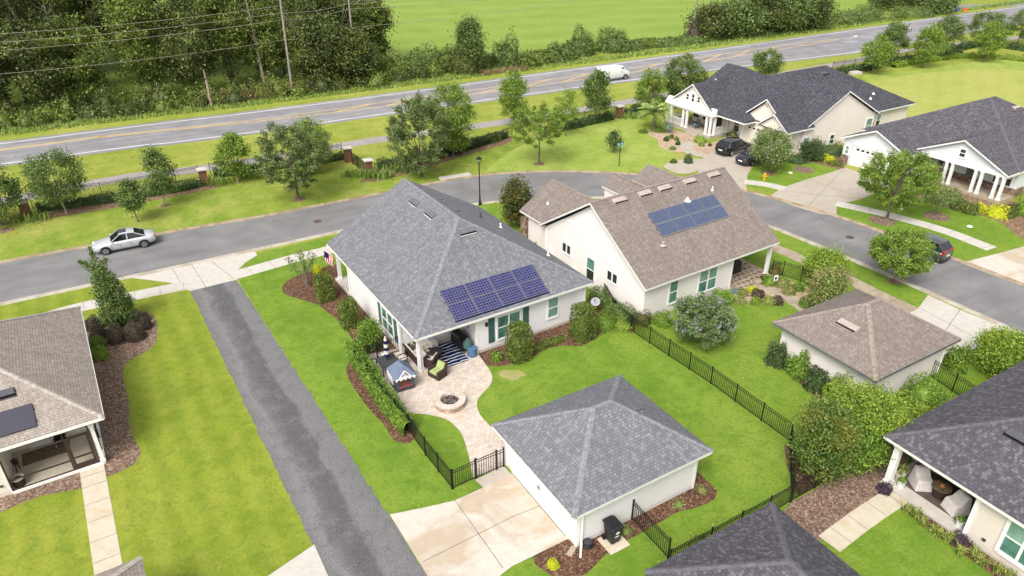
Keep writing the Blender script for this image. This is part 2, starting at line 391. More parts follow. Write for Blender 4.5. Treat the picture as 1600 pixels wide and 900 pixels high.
M['chrome'] = m_plain('bright_metal', (0.6, 0.6, 0.62), 0.25, 0.5, 0.9, var=0.05)
M['tyre'] = m_plain('tyre_rubber', (0.012, 0.012, 0.012), 0.8, 0.2)
M['red_lamp'] = m_plain('red_lamp', (0.35, 0.012, 0.015), 0.25, 0.5)
M['clear_lamp'] = m_plain('clear_lamp', (0.6, 0.62, 0.64), 0.15, 0.6)
M['leaf_oak'] = m_leaf('oak_leaves', (0.043, 0.080, 0.018), (0.105, 0.167, 0.034), (0.246, 0.320, 0.098))
M['leaf_elm'] = m_leaf('elm_leaves', (0.063, 0.119, 0.014), (0.159, 0.249, 0.030), (0.332, 0.436, 0.081))
M['leaf_grey'] = m_leaf('greyish_leaves', (0.049, 0.087, 0.022), (0.123, 0.178, 0.048), (0.284, 0.333, 0.122))
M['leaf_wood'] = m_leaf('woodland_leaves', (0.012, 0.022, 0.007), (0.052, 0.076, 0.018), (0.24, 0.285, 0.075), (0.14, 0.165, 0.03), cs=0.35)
M['leaf_wood_light'] = m_leaf('light_woodland_leaves', (0.03, 0.052, 0.010), (0.11, 0.155, 0.025), (0.30, 0.37, 0.07), cs=0.4)
M['leaf_hedge'] = m_leaf('hedge_leaves', (0.039, 0.085, 0.012), (0.111, 0.203, 0.022), (0.313, 0.444, 0.055))
M['leaf_clip'] = m_leaf('clipped_shrub_leaves', (0.018, 0.036, 0.008), (0.075, 0.12, 0.02), (0.33, 0.39, 0.08), (0.17, 0.175, 0.035), cs=2.5)
M['leaf_bright'] = m_leaf('bright_leaves', (0.085, 0.161, 0.018), (0.192, 0.311, 0.029), (0.385, 0.444, 0.070))
M['leaf_bend'] = m_leaf('olive_tinged_leaves', (0.027, 0.060, 0.012), (0.081, 0.149, 0.025), (0.237, 0.333, 0.060), (0.228, 0.218, 0.035), cs=0.8)
M['leaf_lime'] = m_leaf('lime_leaves', (0.30, 0.36, 0.01), (0.52, 0.55, 0.015), (0.70, 0.70, 0.05))
M['leaf_dark'] = m_leaf('dark_leaves', (0.017, 0.041, 0.014), (0.051, 0.090, 0.026), (0.145, 0.210, 0.065))
M['leaf_bronze'] = m_leaf('bronze_leaves', (0.025, 0.042, 0.012), (0.07, 0.092, 0.022), (0.21, 0.20, 0.05), (0.19, 0.13, 0.025))
M['leaf_brown'] = m_leaf('brown_leaves', (0.034, 0.026, 0.017), (0.077, 0.059, 0.039), (0.155, 0.121, 0.087), trans=0.1)
M['leaf_purple'] = m_leaf('purple_leaves', (0.016, 0.010, 0.018), (0.048, 0.028, 0.051), (0.128, 0.088, 0.120))
M['leaf_mauve'] = m_leaf('flowering_leaves', (0.06, 0.10, 0.035), (0.13, 0.195, 0.065), (0.28, 0.35, 0.15))
M['leaf_bloom'] = m_leaf('lavender_blooms', (0.26, 0.22, 0.36), (0.37, 0.32, 0.48), (0.50, 0.45, 0.60))
M['leaf_myrtle'] = m_leaf('myrtle_leaves', (0.059, 0.104, 0.022), (0.144, 0.215, 0.043), (0.313, 0.392, 0.111), tip=(0.540, 0.540, 0.510), tipf=0.06)
M['leaf_garden'] = m_leaf('garden_leaves', (0.072, 0.102, 0.029), (0.174, 0.232, 0.058), (0.406, 0.435, 0.131), (0.377, 0.232, 0.131))
M['leaf_strap'] = m_leaf('strap_leaves', (0.10, 0.15, 0.03), (0.24, 0.30, 0.06), (0.46, 0.48, 0.14))
M['leaf_grass'] = m_leaf('tall_grass_blades', (0.09, 0.15, 0.025), (0.17, 0.26, 0.045), (0.32, 0.40, 0.10))
M['leaf_palm'] = m_leaf('palm_fronds', (0.102, 0.174, 0.043), (0.246, 0.348, 0.087), (0.522, 0.600, 0.203))
M['leaf_agave'] = m_leaf('blue_agave_leaves', (0.10, 0.16, 0.14), (0.20, 0.28, 0.25), (0.34, 0.42, 0.38))
M['leaf_dry'] = m_leaf('dry_reeds', (0.16, 0.09, 0.05), (0.28, 0.17, 0.10), (0.40, 0.27, 0.17), trans=0.15)
# ------------------------------------------------------------------ mesh helpers
def tag(o, label=None, cat=None, group=None, kind=None):
    if label: o['label'] = label
    if cat: o['category'] = cat
    if group: o['group'] = group
    if kind: o['kind'] = kind
    return o


def thing(name, label, cat, loc=(0, 0, 0), rot=0.0, group=None):
    o = bpy.data.objects.new(name, None); COL.objects.link(o)
    o.empty_display_size = 0.3
    o.location = (loc[0], loc[1], loc[2] if len(loc) > 2 else 0.0); o.rotation_euler = (0, 0, rot)
    return tag(o, label, cat, group)


def copy_tree(o, parent=None):
    c = o.copy(); COL.objects.link(c)
    if parent is not None: c.parent = parent
    for ch in [x for x in o.children]: copy_tree(ch, c)
    return c


class MB:
    """collects faces in local metres and links them as one mesh object"""
    def __init__(s): s.v = []; s.f = []; s.mi = []; s.sm = []; s.m = 0; s.smooth = False; s.pieces = []

    def face(s, pts):
        b = len(s.v); s.v += [tuple(p) for p in pts]; s.f.append(tuple(range(b, b + len(pts)))); s.mi.append(s.m); s.sm.append(s.smooth)

    def add(s, vs, fs):
        b = len(s.v); s.v += [tuple(p) for p in vs]; s.pieces.append((b, len(s.v), len(s.f), len(s.f) + len(fs)))
        for f in fs: s.f.append(tuple(b + i for i in f)); s.mi.append(s.m); s.sm.append(s.smooth)

    def box(s, x0, x1, y0, y1, z0, z1, rot=0.0, c=None):
        vs = [(x, y, z) for z in (z0, z1) for y in (y0, y1) for x in (x0, x1)]
        if rot:
            cx, cy = c if c else ((x0 + x1) / 2, (y0 + y1) / 2); k, q = math.cos(rot), math.sin(rot)
            vs = [(cx + (x - cx) * k - (y - cy) * q, cy + (x - cx) * q + (y - cy) * k, z) for x, y, z in vs]
        s.add(vs, [(0, 2, 3, 1), (4, 5, 7, 6), (0, 1, 5, 4), (2, 6, 7, 3), (0, 4, 6, 2), (1, 3, 7, 5)])

    def bar(s, a, b, w, h, up=(0, 0, 1)):
        a = Vector(a); b = Vector(b); d = (b - a)
        if d.length < 1e-6: return
        d.normalize(); u = Vector(up)
        if abs(d.dot(u)) > .98: u = Vector((1, 0, 0))
        r = d.cross(u).normalized(); u = r.cross(d)
        r *= w / 2; u *= h / 2
        vs = [a - r - u, a + r - u, a + r + u, a - r + u, b - r - u, b + r - u, b + r + u, b - r + u]
        s.add(vs, [(0, 3, 2, 1), (4, 5, 6, 7), (0, 1, 5, 4), (1, 2, 6, 5), (2, 3, 7, 6), (3, 0, 4, 7)])

    def tube(s, pts, rs, n=8, cap=True):
        pts = [Vector(p) for p in pts]
        if not hasattr(rs, '__len__'): rs = [rs] * len(pts)
        rings = []; up = Vector((0, 0, 1))
        prev = None
        for i, p in enumerate(pts):
            d = (pts[min(i + 1, len(pts) - 1)] - pts[max(i - 1, 0)]).normalized()
            if prev is None:
                a = up if abs(d.dot(up)) < .95 else Vector((1, 0, 0)); r = d.cross(a).normalized()
            else: r = (prev - d * prev.dot(d)).normalized()
            prev = r; q = d.cross(r)
            rings.append([p + (r * math.cos(t) + q * math.sin(t)) * rs[i] for t in [2 * math.pi * k / n for k in range(n)]])
        b = len(s.v); vs = [p for R in rings for p in R]; fs = []
        for i in range(len(rings) - 1):
            for k in range(n):
                fs.append((i * n + k, i * n + (k + 1) % n, (i + 1) * n + (k + 1) % n, (i + 1) * n + k))
        if cap: fs += [tuple(range(n - 1, -1, -1)), tuple((len(rings) - 1) * n + k for k in range(n))]
        s.add(vs, fs)

    def lathe(s, prof, n=20, c=(0, 0, 0)):
        vs = []; fs = []
        for r, z in prof:
            for k in range(n):
                t = 2 * math.pi * k / n; vs.append((c[0] + r * math.cos(t), c[1] + r * math.sin(t), c[2] + z))
        for i in range(len(prof) - 1):
            for k in range(n):
                fs.append((i * n + k, i * n + (k + 1) % n, (i + 1) * n + (k + 1) % n, (i + 1) * n + k))
        s.add(vs, fs)

    def prism(s, poly, z0, z1, top=True, bottom=True):
        n = len(poly)
        s.add([(x, y, z0) for x, y in poly] + [(x, y, z1) for x, y in poly], [(i, (i + 1) % n, n + (i + 1) % n, n + i) for i in range(n)])
        if top: s.poly(poly, z1)
        if bottom: s.poly(list(reversed(poly)), z0)

    def poly(s, pts, z):
        """flat, possibly concave polygon, ear clipped"""
        from mathutils.geometry import tessellate_polygon
        P = [Vector((p[0], p[1], 0)) for p in pts]
        b = len(s.v); s.v += [(p.x, p.y, z) for p in P]
        area = sum(P[i].x * P[(i + 1) % len(P)].y - P[(i + 1) % len(P)].x * P[i].y for i in range(len(P)))
        for t in tessellate_polygon([P]):
            a = (P[t[1]] - P[t[0]]).cross(P[t[2]] - P[t[0]]).z
            t = t if (a > 0) == (area > 0) else (t[0], t[2], t[1])
            s.f.append(tuple(b + i for i in t)); s.mi.append(s.m); s.sm.append(False)

    def split(s, name, mats, parent):
        """one object per added piece"""
        for v0, v1, f0, f1 in s.pieces:
            q = MB(); q.v = s.v[v0:v1]; q.f = [tuple(i - v0 for i in f) for f in s.f[f0:f1]]; q.mi = s.mi[f0:f1]; q.sm = s.sm[f0:f1]
            o = q.build(name, mats, parent)
        return o

    def build(s, name, mats, parent=None, loc=None, rot=None, bevel=0.0):
        me = bpy.data.meshes.new(name); me.from_pydata(s.v, [], s.f)
        for m in (mats if isinstance(mats, (list, tuple)) else [mats]): me.materials.append(m)
        me.polygons.foreach_set('material_index', s.mi); me.polygons.foreach_set('use_smooth', s.sm)
        uv = me.uv_layers.new(name='UVMap'); dat = np.zeros((len(me.loops), 2), np.float32)
        co = np.array(s.v, np.float32).reshape(-1, 3)
        for p in me.polygons:
            nn = p.normal
            if abs(nn.z) > 0.98: u = Vector((1, 0, 0)); w = Vector((0, 1, 0))
            else: u = Vector((0, 0, 1)).cross(nn).normalized(); w = nn.cross(u)
            ids = list(p.vertices); c3 = co[ids]
            ls = slice(p.loop_start, p.loop_start + p.loop_total)
            dat[ls, 0] = c3 @ np.array(u, np.float32); dat[ls, 1] = c3 @ np.array(w, np.float32)
        uv.data.foreach_set('uv', dat.ravel())
        me.update()
        o = bpy.data.objects.new(name, me); COL.objects.link(o)
        if parent is not None: o.parent = parent
        if loc is not None: o.location = loc
        if rot is not None: o.rotation_euler = rot
        if bevel:
            b = o.modifiers.new('bevel', 'BEVEL'); b.width = bevel; b.segments = 2; b.limit_method = 'ANGLE'
        return o


def spline(pts, step=1.0, closed=False):
    """Catmull-Rom through points"""
    P = [np.array(p, float) for p in pts]; n = len(P); out = []
    rng = range(n) if closed else range(n - 1)
    for i in rng:
        p1, p2 = P[i], P[(i + 1) % n]
        p0 = P[i - 1] if (closed or i > 0) else 2 * p1 - p2
        p3 = P[(i + 2) % n] if (closed or i + 2 < n) else 2 * p2 - p1
        k = max(1, int(np.linalg.norm(p2 - p1) / step))
        for j in range(k):
            t = j / k
            out.append(tuple(.5 * ((2 * p1) + (p2 - p0) * t + (2 * p0 - 5 * p1 + 4 * p2 - p3) * t * t + (3 * p1 - p0 - 3 * p2 + p3) * t ** 3)))
    if not closed: out.append(tuple(P[-1]))
    return out


def px(*pts): return [at(u, v) for u, v in pts]


def sheet(name, poly, z, mat, smooth=False, step=0.7, jag=0.0):
    if smooth: poly = spline(poly, step, True)
    if jag:
        q = []
        for i, p in enumerate(poly):
            a = np.array(p); b = np.array(poly[(i + 1) % len(poly)]); L = np.linalg.norm(b - a); k = max(1, int(L / 0.25))
            for j in range(k):
                c = a + (b - a) * j / k
                if j: c = c + RNG.normal(0, jag, 2)
                q.append(tuple(c))
        poly = q
    ar = sum(poly[i][0] * poly[(i + 1) % len(poly)][1] - poly[(i + 1) % len(poly)][0] * poly[i][1] for i in range(len(poly)))
    if ar < 0: poly = poly[::-1]
    m = MB(); m.poly(poly, z)
    return tag(m.build(name, mat), kind='structure')


def offset(line, d):
    """polyline shifted d to its left"""
    out = []; n = len(line)
    for i in range(n):
        a = np.array(line[max(i - 1, 0)]); b = np.array(line[min(i + 1, n - 1)]); t = (b - a) / (np.linalg.norm(b - a) + 1e-9)
        out.append((line[i][0] - t[1] * d, line[i][1] + t[0] * d))
    return out


def ribbon(m, line, w0, w1, z):
    a, b = offset(line, w0), offset(line, w1)
    for i in range(len(line) - 1):
        m.face([(*b[i], z), (*b[i + 1], z), (*a[i + 1], z), (*a[i], z)])


def profile(m, line, prof):
    """sweep (offset, z) profile along a polyline"""
    rows = [offset(line, d) for d, _ in prof]
    for k in range(len(prof) - 1):
        for i in range(len(line) - 1):
            m.face([(*rows[k + 1][i], prof[k + 1][1]), (*rows[k + 1][i + 1], prof[k + 1][1]), (*rows[k][i + 1], prof[k][1]), (*rows[k][i], prof[k][1])])


# ------------------------------------------------------------------ setting
sheet('ground', [(-900, -60), (900, -60), (900, 1500), (-900, 1500)], 0.0, M['verge'])
# farm field beyond the highway
hw_near = [(-320, -66.0), (-160, 17.0), (-56.0, 74.8), (-40.8, 82.3), (-31.7, 86.9), (-16.2, 95.4), (3.0, 105.8), (19.8, 115.0), (46.4, 128.2), (64.8, 137.4), (82, 148.5), (99.6, 160.5), (116.3, 170.6), (160, 197), (320, 293)]
hw_far = [(-320, -58.0), (-160, 25.5), (-59.1, 83.0), (-34.6, 96.0), (-12.0, 108.8), (1.6, 116.9), (31.1, 134.6), (50.6, 146.6), (80.2, 164.8), (105.1, 180.3), (132.5, 196.8), (170, 220), (320, 311)]
near = spline(hw_near, 4.0); far = spline(hw_far, 4.0)
field_edge = [(x - 3, y + 13) for x, y in hw_far]
sheet('field', [(-400, 180)] + [p for p in field_edge if p[0] > -150] + [(900, 700), (900, 1500), (-900, 1500)], 0.004, M['field'])
m = MB(); a = offset(near, -0.9); b = offset(far, 0.9)
hwpoly = a + b[::-1]
m.poly(hwpoly, 0.008); tag(m.build('highway', M['highway']), kind='structure')
m = MB(); ribbon(m, near, -0.04, 0.18, 0.012); ribbon(m, far, -0.18, 0.04, 0.012)
tag(m.build('edge_lines', M['road_white']), kind='structure')
# yellow centre lines with a hatched median between them
yf = spline([(-160, 21.6), (-60.5, 79.2), (-49.3, 85.3), (-33.3, 92.3), (-16.2, 102.2), (-1.9, 110.3), (25, 126.4), (48.9, 141.2), (66, 150.6)], 2.0)
yn = spline([(-160, 21.2), (-60.3, 78.8), (-49.1, 84.9), (-33.1, 91.4), (-19.7, 97.9), (-11.5, 102.4), (-1.9, 107.6), (25.4, 123.3), (48.4, 138.0), (66, 149.9)], 2.0)
m = MB(); ribbon(m, yf, -0.11, 0.11, 0.012); ribbon(m, yn, -0.11, 0.11, 0.0122)
def lerp_line(line, x):
    for i in range(len(line) - 1):
        if line[i][0] <= x <= line[i + 1][0]:
            t = (x - line[i][0]) / (line[i + 1][0] - line[i][0]); return np.array(line[i]) * (1 - t) + np.array(line[i + 1]) * t
    return np.array(line[-1])
for k in range(12):
    x = -24 + k * 6.4
    p = lerp_line(yn, x); q = lerp_line(yf, x + 4.6)
    ribbon(m, [tuple(p), tuple(q)], -0.12, 0.12, 0.0125)
tag(m.build('centre_lines', M['road_yellow']), kind='structure')
m = MB()
for (u, v, sgn) in ((1336, 58, 1), (1421, 45, 1), (1500, 33, 1)):      # turn lane arrows
    c = np.array(at(u, v)); t = np.array([.85, .52]); nn = np.array([-.52, .85])
    def P(p, q): return tuple(c + t * p + nn * q)
    m.poly([P(-2, -.12), P(.4, -.12), P(1.0, .35), P(1.0, .1), P(1.9, .75), P(1.0, 1.5), P(1.0, 1.05), P(.2, .12), P(-2, .12)], 0.012)
lane2 = spline([at(1318, 66), at(1400, 60), at(1500, 45), at(1560, 37)], 3.0)
for i in range(0, len(lane2) - 1, 3): ribbon(m, lane2[i:i + 2], -0.1, 0.1, 0.012)
tag(m.build('turn_arrows', M['road_white']), kind='structure')
# side road joining far right, and verge path
sheet('side_road', px((1505, 17), (1525, 12), (1600, 8), (1700, 2), (1700, -6), (1560, 6), (1490, 8), (1480, 12)), 0.0075, M['highway'])
bp = spline(px((-420, 390), (-60, 325), (60, 304), (200, 277), (340, 260), (580, 220), (785, 191), (970, 161), (1310, 100), (1420, 78), (1600, 58), (1750, 40)), 2.0)
m = MB(); ribbon(m, bp, -1.15, 1.15, 0.008); tag(m.build('footpath', M['foot_path']), kind='structure')

# neighbourhood street
outer = spline([(-120, 4), (-70, 34.5), (-41.1, 51.1), (-35.3, 54.1), (-30.8, 56.5), (-23.3, 60.2), (-20.0, 62.0), (-10.8, 67.3), (-7.4, 69.2), (-4.3, 70.7), (0.0, 71.9), (5, 72.3), (10.2, 71.9), (14, 71.1), (19, 69.2), (22.5, 67.0), (25.4, 64.6), (29.6, 60.4), (32.3, 56.8), (35.6, 51.8), (38.6, 47.2), (52, 26), (70, -3)], 1.0)
inner = spline([(-120, -4), (-70, 25.8), (-41, 42.2), (-32.5, 47.0), (-27.7, 49.7), (-21.3, 53.4), (-13.9, 57.8), (-8, 61.2), (-2.9, 63.5), (2, 64.6), (6, 64.9), (10, 64.8), (15, 63.5), (19.2, 61.4), (22.8, 58.1), (25.3, 54.7), (27.4, 51.5), (30.5, 46.7), (34.2, 40.4), (46, 20), (62, -8)], 1.0)
m = MB(); m.poly(outer + inner[::-1], 0.010); tag(m.build('street', M['asphalt']), kind='structure')
# kerbs: gutter pan, rolled face, back
kp = [(-0.32, 0.014), (-0.1, 0.02), (0.0, 0.12), (0.18, 0.125), (0.26, 0.003)]
m = MB(); profile(m, outer, [(-0.2, 0.014), (-0.06, 0.02), (0.0, 0.12), (0.15, 0.125), (0.22, 0.003)]); tag(m.build('far_kerb', M['kerb_far']), kind='structure')
m = MB(); profile(m, inner[::-1], kp)
tag(m.build('near_kerb', M['kerb']), kind='structure')

# lawns
LAWN = 0.004
out_l = outer
def street_in(i0, i1): return [p for p in inner if i0 <= p[0] <= i1]
sheet('roadside_lawn', [p for p in outer if -70 <= p[0] <= 14] + px((1000, 272), (1100, 262), (1180, 262), (1180, 240), (1050, 196), (1000, 176), (960, 185), (840, 210), (700, 232), (600, 252), (580, 285), (560, 264), (380, 290), (300, 298), (60, 340), (0, 352), (-200, 385)), LAWN, M['lawn_road'])
sheet('far_lawn', px((760, 268), (800, 268), (950, 268), (1040, 262), (1050, 225), (1010, 205), (1000, 178), (940, 190), (850, 215), (800, 235)), 0.0075, M['lawn_far'], True, 1.5)
sheet('pale_lawn', px((1400, 160), (1360, 130), (1345, 118), (1450, 108), (1560, 90), (1640, 85), (1900, 120), (1900, 240), (1430, 200)), 0.0075, M['lawn_far'])
sheet('green_lawn', px((1360, 140), (1380, 124), (1470, 112), (1560, 108), (1660, 118), (1900, 160), (1900, 240), (1430, 200)), 0.010, M['lawn_pale'], True, 2.0)
sheet('corner_lot_lawn', px((-400, 560), (-10, 470), (60, 464), (260, 438), (300, 455), (497, 865), (512, 905), (560, 1010), (300, 1300), (-600, 1300)), LAWN, M['lawn_olive'])
sheet('street_verge', px((60, 464), (130, 449), (215, 432), (268, 441), (150, 470), (125, 476)), 0.007, M['lawn_olive'])
sheet('garden_lawn', px((372, 437), (376, 418), (400, 396), (560, 360)) + [p for p in inner if -13 <= p[0] <= 33] + [(41, 29), (60, 0), (40, -20), (-5, 2)] + px((700, 960), (668, 902)), LAWN, M['lawn'])
sheet('facing_lawn', px((1219, 300), (1165, 292), (1168, 262), (1240, 240), (1320, 262), (1400, 300), (1600, 330), (1800, 330), (1800, 520), (1640, 480), (1600, 450), (1487, 405), (1372, 363), (1305, 337)), 0.0065, M['lawn'])

# lanes and pavements
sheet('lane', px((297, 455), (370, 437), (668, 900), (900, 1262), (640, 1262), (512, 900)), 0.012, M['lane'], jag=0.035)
sheet('apron', px((203, 434), (300, 414), (398, 393), (402, 399), (384, 410), (372, 421), (371, 437), (297, 455), (287, 450), (266, 442)), 0.016, M['concrete'])
m = MB()
for a, b in (((300, 414.5), (322, 449)), ((270, 421), (287, 449)), ((330, 408), (366, 436))):
    m.bar((*at(*a), 0.0165), (*at(*b), 0.0165), 0.03, 0.002)
tag(m.build('apron_joints', M['charcoal']), kind='structure')


def walk(name, line, w, mat, z=0.018, joint=1.5):
    L = spline(line, 0.4)
    m = MB(); profile(m, L, [(-w / 2, 0.002), (-w / 2 + 0.005, z), (w / 2 - 0.005, z), (w / 2, 0.002)])
    tag(m.build(name, mat), kind='structure')
    j = MB(); acc = 0
    for i in range(len(L) - 1):
        d = math.dist(L[i], L[i + 1]); acc += d
        if acc >= joint:
            acc = 0; t = ((L[i + 1][0] - L[i][0]) / d, (L[i + 1][1] - L[i][1]) / d)
            j.bar((L[i][0] - t[1] * w * .48, L[i][1] + t[0] * w * .48, z + 0.001), (L[i][0] + t[1] * w * .48, L[i][1] - t[0] * w * .48, z + 0.001), 0.02, 0.002)
    if j.v: tag(j.build('paving_joints', M['charcoal']), kind='structure')


walk('pavement', px((364, 431), (455, 405), (512, 391), (560, 376)), 1.5, M['concrete'])
walk('pavement', px((60, 499), (122, 481), (220, 460), (296, 445)), 1.45, M['concrete'])
walk('garden_path', px((143, 728), (150, 770), (170, 892), (186, 990)), 1.12, M['path'], joint=0.95)
walk('pavement', px((1195, 381), (1235, 397), (1258, 408), (1312, 430), (1370, 459), (1428, 486)), 1.3, M['walk_dirty'])
walk('pavement', px((1306, 318), (1345, 326), (1400, 339), (1477, 361), (1550, 389)), 1.4, M['concrete'])
walk('pavement', px((1163, 284), (1195, 288), (1226, 295)), 1.35, M['concrete'])
walk('patio_path', px((1168, 440), (1185, 447), (1205, 453), (1225, 463), (1250, 478), (1268, 492)), 1.0, M['walk_dirty'], joint=1.1)
walk('garden_path', px((1295, 850), (1340, 816), (1378, 790), (1404, 774)), 1.12, M['path'], joint=1.3)
walk('front_path', px((1082, 224), (1070, 228), (1080, 238), (1105, 244)), 1.4, M['drive_far'])

# driveways
sheet('garage_driveway', px((609, 804), (660, 794), (711, 782), (755, 762), (786, 744), (830, 735), (920, 840), (886, 843), (843, 864), (800, 885), (782, 899), (770, 920), (680, 920), (668, 900)), 0.014, M['drive'])
m = MB()
for a, b in (((711, 782), (786, 888)), ((661, 878), (800, 808)), ((800, 808), (846, 790))):
    m.bar((*at(*a), 0.0145), (*at(*b), 0.0145), 0.025, 0.002)
tag(m.build('driveway_joints', M['charcoal']), kind='structure')
sheet('lane_apron', px((491, 851), (514, 903), (560, 1010), (300, 1000), (416, 902)), 0.014, M['concrete'])
sheet('driveway', px((1203, 307), (1216, 297), (1232, 290), (1262, 280), (1300, 269), (1320, 262), (1398, 284), (1370, 300), (1345, 311), (1326, 316), (1307, 318), (1307, 337), (1280, 334), (1240, 322)), 0.014, M['drive_far'])
m = MB()
for a, b in (((1219, 298), (1345, 311)), ((1262, 280), (1330, 303)), ((1320, 262), (1262, 323))):
    m.bar((*at(*a), 0.0145), (*at(*b), 0.0145), 0.03, 0.002)
tag(m.build('driveway_joints', M['charcoal']), kind='structure')
qa, qb = at(1501, 411), at(1640, 469)
sheet('driveway', [qa, at(1600, 448), qb, (qb[0] + 10.5, qb[1] + 5.2), (qa[0] + 11.5, qa[1] + 5.4), at(1600, 385), at(1560, 396)], 0.014, M['drive'])
sheet('driveway', px((1090, 270), (1092, 262), (1096, 250), (1104, 242), (1116, 235), (1150, 222), (1158, 226), (1228, 246), (1210, 252), (1190, 254), (1177, 260), (1168, 272), (1166, 290), (1168, 300), (1120, 290)), 0.014, M['drive_far'])
sheet('driveway', px((1450, 461), (1500, 484), (1560, 509), (1602, 529), (1700, 580), (1680, 600), (1600, 541), (1545, 538), (1512, 548), (1440, 560), (1380, 505), (1425, 487), (1436, 480)), 0.014, M['concrete'])
m = MB()
for a, b in (((1436, 481), (1540, 536)), ((1500, 484), (1475, 520))):
    m.bar((*at(*a), 0.0145), (*at(*b), 0.0145), 0.03, 0.002)
tag(m.build('driveway_joints', M['charcoal']), kind='structure')

# storm drain inlet in the far kerb, manhole covers
m = MB(); c = at(711, 279); t = math.atan2(1.5, 3.1)
m.box(c[0] - 1.7, c[0] + 1.7, c[1] - 0.1, c[1] + 0.8, 0.0, 0.16, t); o = m.build('storm_drain', M['concrete'], bevel=0.02)
tag(o, 'pale concrete storm drain top set in the kerb behind the lamp post', 'storm drain')
m = MB(); m.box(c[0] - 1.5, c[0] + 1.5, c[1] - 0.17, c[1] - 0.095, 0.02, 0.12, t, c); m.build('drain_opening', M['black_plastic'], o)
for (u, v, lab) in ((496, 346, 'rusty round manhole cover in the street beside the grey roofed house'), (1328, 371, 'dark round manhole cover in the street near the two round trees')):
    x, y = at(u, v); m = MB()
    m.lathe([(0.0, 0.03), (0.3, 0.03), (0.36, 0.026), (0.36, 0.01)], 24)
    for k in range(-3, 4): m.box(-math.sqrt(max(0, .08 - (k * .08) ** 2)), math.sqrt(max(0, .08 - (k * .08) ** 2)), k * .08 - .012, k * .08 + .012, .028, .036)
    o = m.build('manhole_cover', m_plain('rusted_iron', (0.10, 0.07, 0.06), 0.8), loc=(x, y, 0)); tag(o, lab, 'manhole cover', 'manhole covers in the street')

# planting beds
BED = 0.010
sheet('mulch_bed', px((441, 448), (452, 437), (472, 428), (497, 421), (525, 414), (540, 440), (600, 500), (655, 560), (655, 580), (628, 572), (600, 560), (562, 543), (541, 516), (524, 497), (510, 487), (496, 476), (470, 468), (446, 460)), BED, M['mulch'], True, 0.4, 0.0)
sheet('mulch_bed', px((747, 556), (760, 571), (775, 573), (800, 569), (832, 558), (852, 546), (878, 540), (908, 541), (927, 531), (947, 518), (970, 516), (990, 521), (985, 500), (930, 470), (880, 482), (800, 520), (742, 540)), BED, M['mulch'], True, 0.4)
sheet('mulch_bed', px((541, 577), (549, 600), (575, 637), (600, 664), (618, 690), (642, 692), (652, 678), (620, 630), (575, 570), (556, 556)), BED, M['mulch'], True, 0.4)
sheet('mulch_bed', px((832, 872), (850, 892), (868, 903), (900, 903), (916, 897), (940, 873), (963, 854), (1000, 834), (1032, 816), (1060, 800), (1090, 793), (1117, 780), (1121, 767), (1106, 752), (1090, 738), (1060, 730), (1000, 770), (905, 835), (882, 840)), 0.0125, M['mulch'], True, 0.4)
sheet('mulch_bed', px((122, 512), (160, 496), (215, 485), (238, 492), (245, 503), (246, 518), (242, 538), (226, 551), (201, 565), (192, 579), (195, 600), (202, 635), (201, 655), (206, 678), (220, 707), (214, 721), (190, 736), (160, 748), (128, 763), (62, 776), (0, 801), (-60, 825), (-60, 770), (100, 700), (140, 640), (110, 560)), BED, M['mulch_pink'], True, 0.4)
sheet('mulch_bed', px((1224, 800), (1235, 786), (1310, 744), (1366, 722), (1398, 690), (1440, 690), (1386, 760), (1397, 776), (1340, 810), (1293, 840), (1260, 850)), BED, M['mulch_pink'])
sheet('mulch_bed', px((1240, 760), (1230, 730), (1225, 698), (1235, 690), (1260, 740), (1380, 700), (1400, 690), (1380, 715), (1310, 742), (1248, 775)), BED, M['mulch'])
sheet('mulch_bed', px((1404, 792), (1440, 818), (1500, 862), (1560, 905), (1620, 960), (1640, 940), (1580, 880), (1510, 842), (1420, 782)), BED, M['mulch'])
sheet('mulch_bed', px((1215, 566), (1250, 600), (1310, 650), (1340, 700), (1400, 660), (1360, 620), (1222, 545)), BED, M['mulch'])
sheet('stone_bed', px((1148, 465), (1163, 473), (1185, 476), (1208, 475), (1226, 472), (1216, 463), (1190, 450), (1172, 443), (1150, 450)), BED, M['stone_bed'], True, 0.4)
sheet('stone_bed', px((1196, 447), (1222, 457), (1250, 472), (1275, 478), (1290, 462), (1250, 445), (1215, 435), (1196, 438)), BED, M['stone_bed'], True, 0.4)
sheet('stone_bed', px((1012, 208), (1030, 202), (1060, 205), (1085, 214), (1108, 224), (1137, 213), (1146, 222), (1118, 235), (1104, 241), (1088, 236), (1068, 238), (1045, 236), (1030, 228), (1028, 219), (1018, 213)), BED, M['stone_bed'], True, 0.5)
sheet('stone_bed', px((1038, 262), (1044, 254), (1058, 250), (1078, 249), (1097, 249), (1094, 264), (1066, 272)), BED, M['drive_far'], True, 0.5)
sheet('mulch_bed', px((1420, 298), (1450, 315), (1500, 330), (1545, 340), (1570, 352), (1580, 362), (1610, 375), (1640, 350), (1600, 320), (1500, 300)), BED, M['pine_straw'], True, 0.6)
sheet('mulch_bed', px((1240, 252), (1270, 254), (1300, 262), (1318, 266), (1316, 246), (1260, 240), (1235, 244)), BED, M['pine_straw'], True, 0.6)
for (u, v, r) in ((1256, 265, 1.1), (1378, 345, 1.15), (1463, 338, 1.15), (1200, 270, 0.8), (258, 321, 0.5), (1396, 440, 0.5), (8, 360, 0.7), (466, 311, 0.7), (842, 256, 0.6)):
    x, y = at(u, v)
    sheet('tree_ring', [(x + r * math.cos(t) * RNG.uniform(.92, 1.08), y + r * math.sin(t) * RNG.uniform(.92, 1.08)) for t in np.linspace(0, 6.283, 19)[:-1]], 0.011, M['pine_straw'] if r < 0.9 else M['mulch_pink'], True, 0.3)
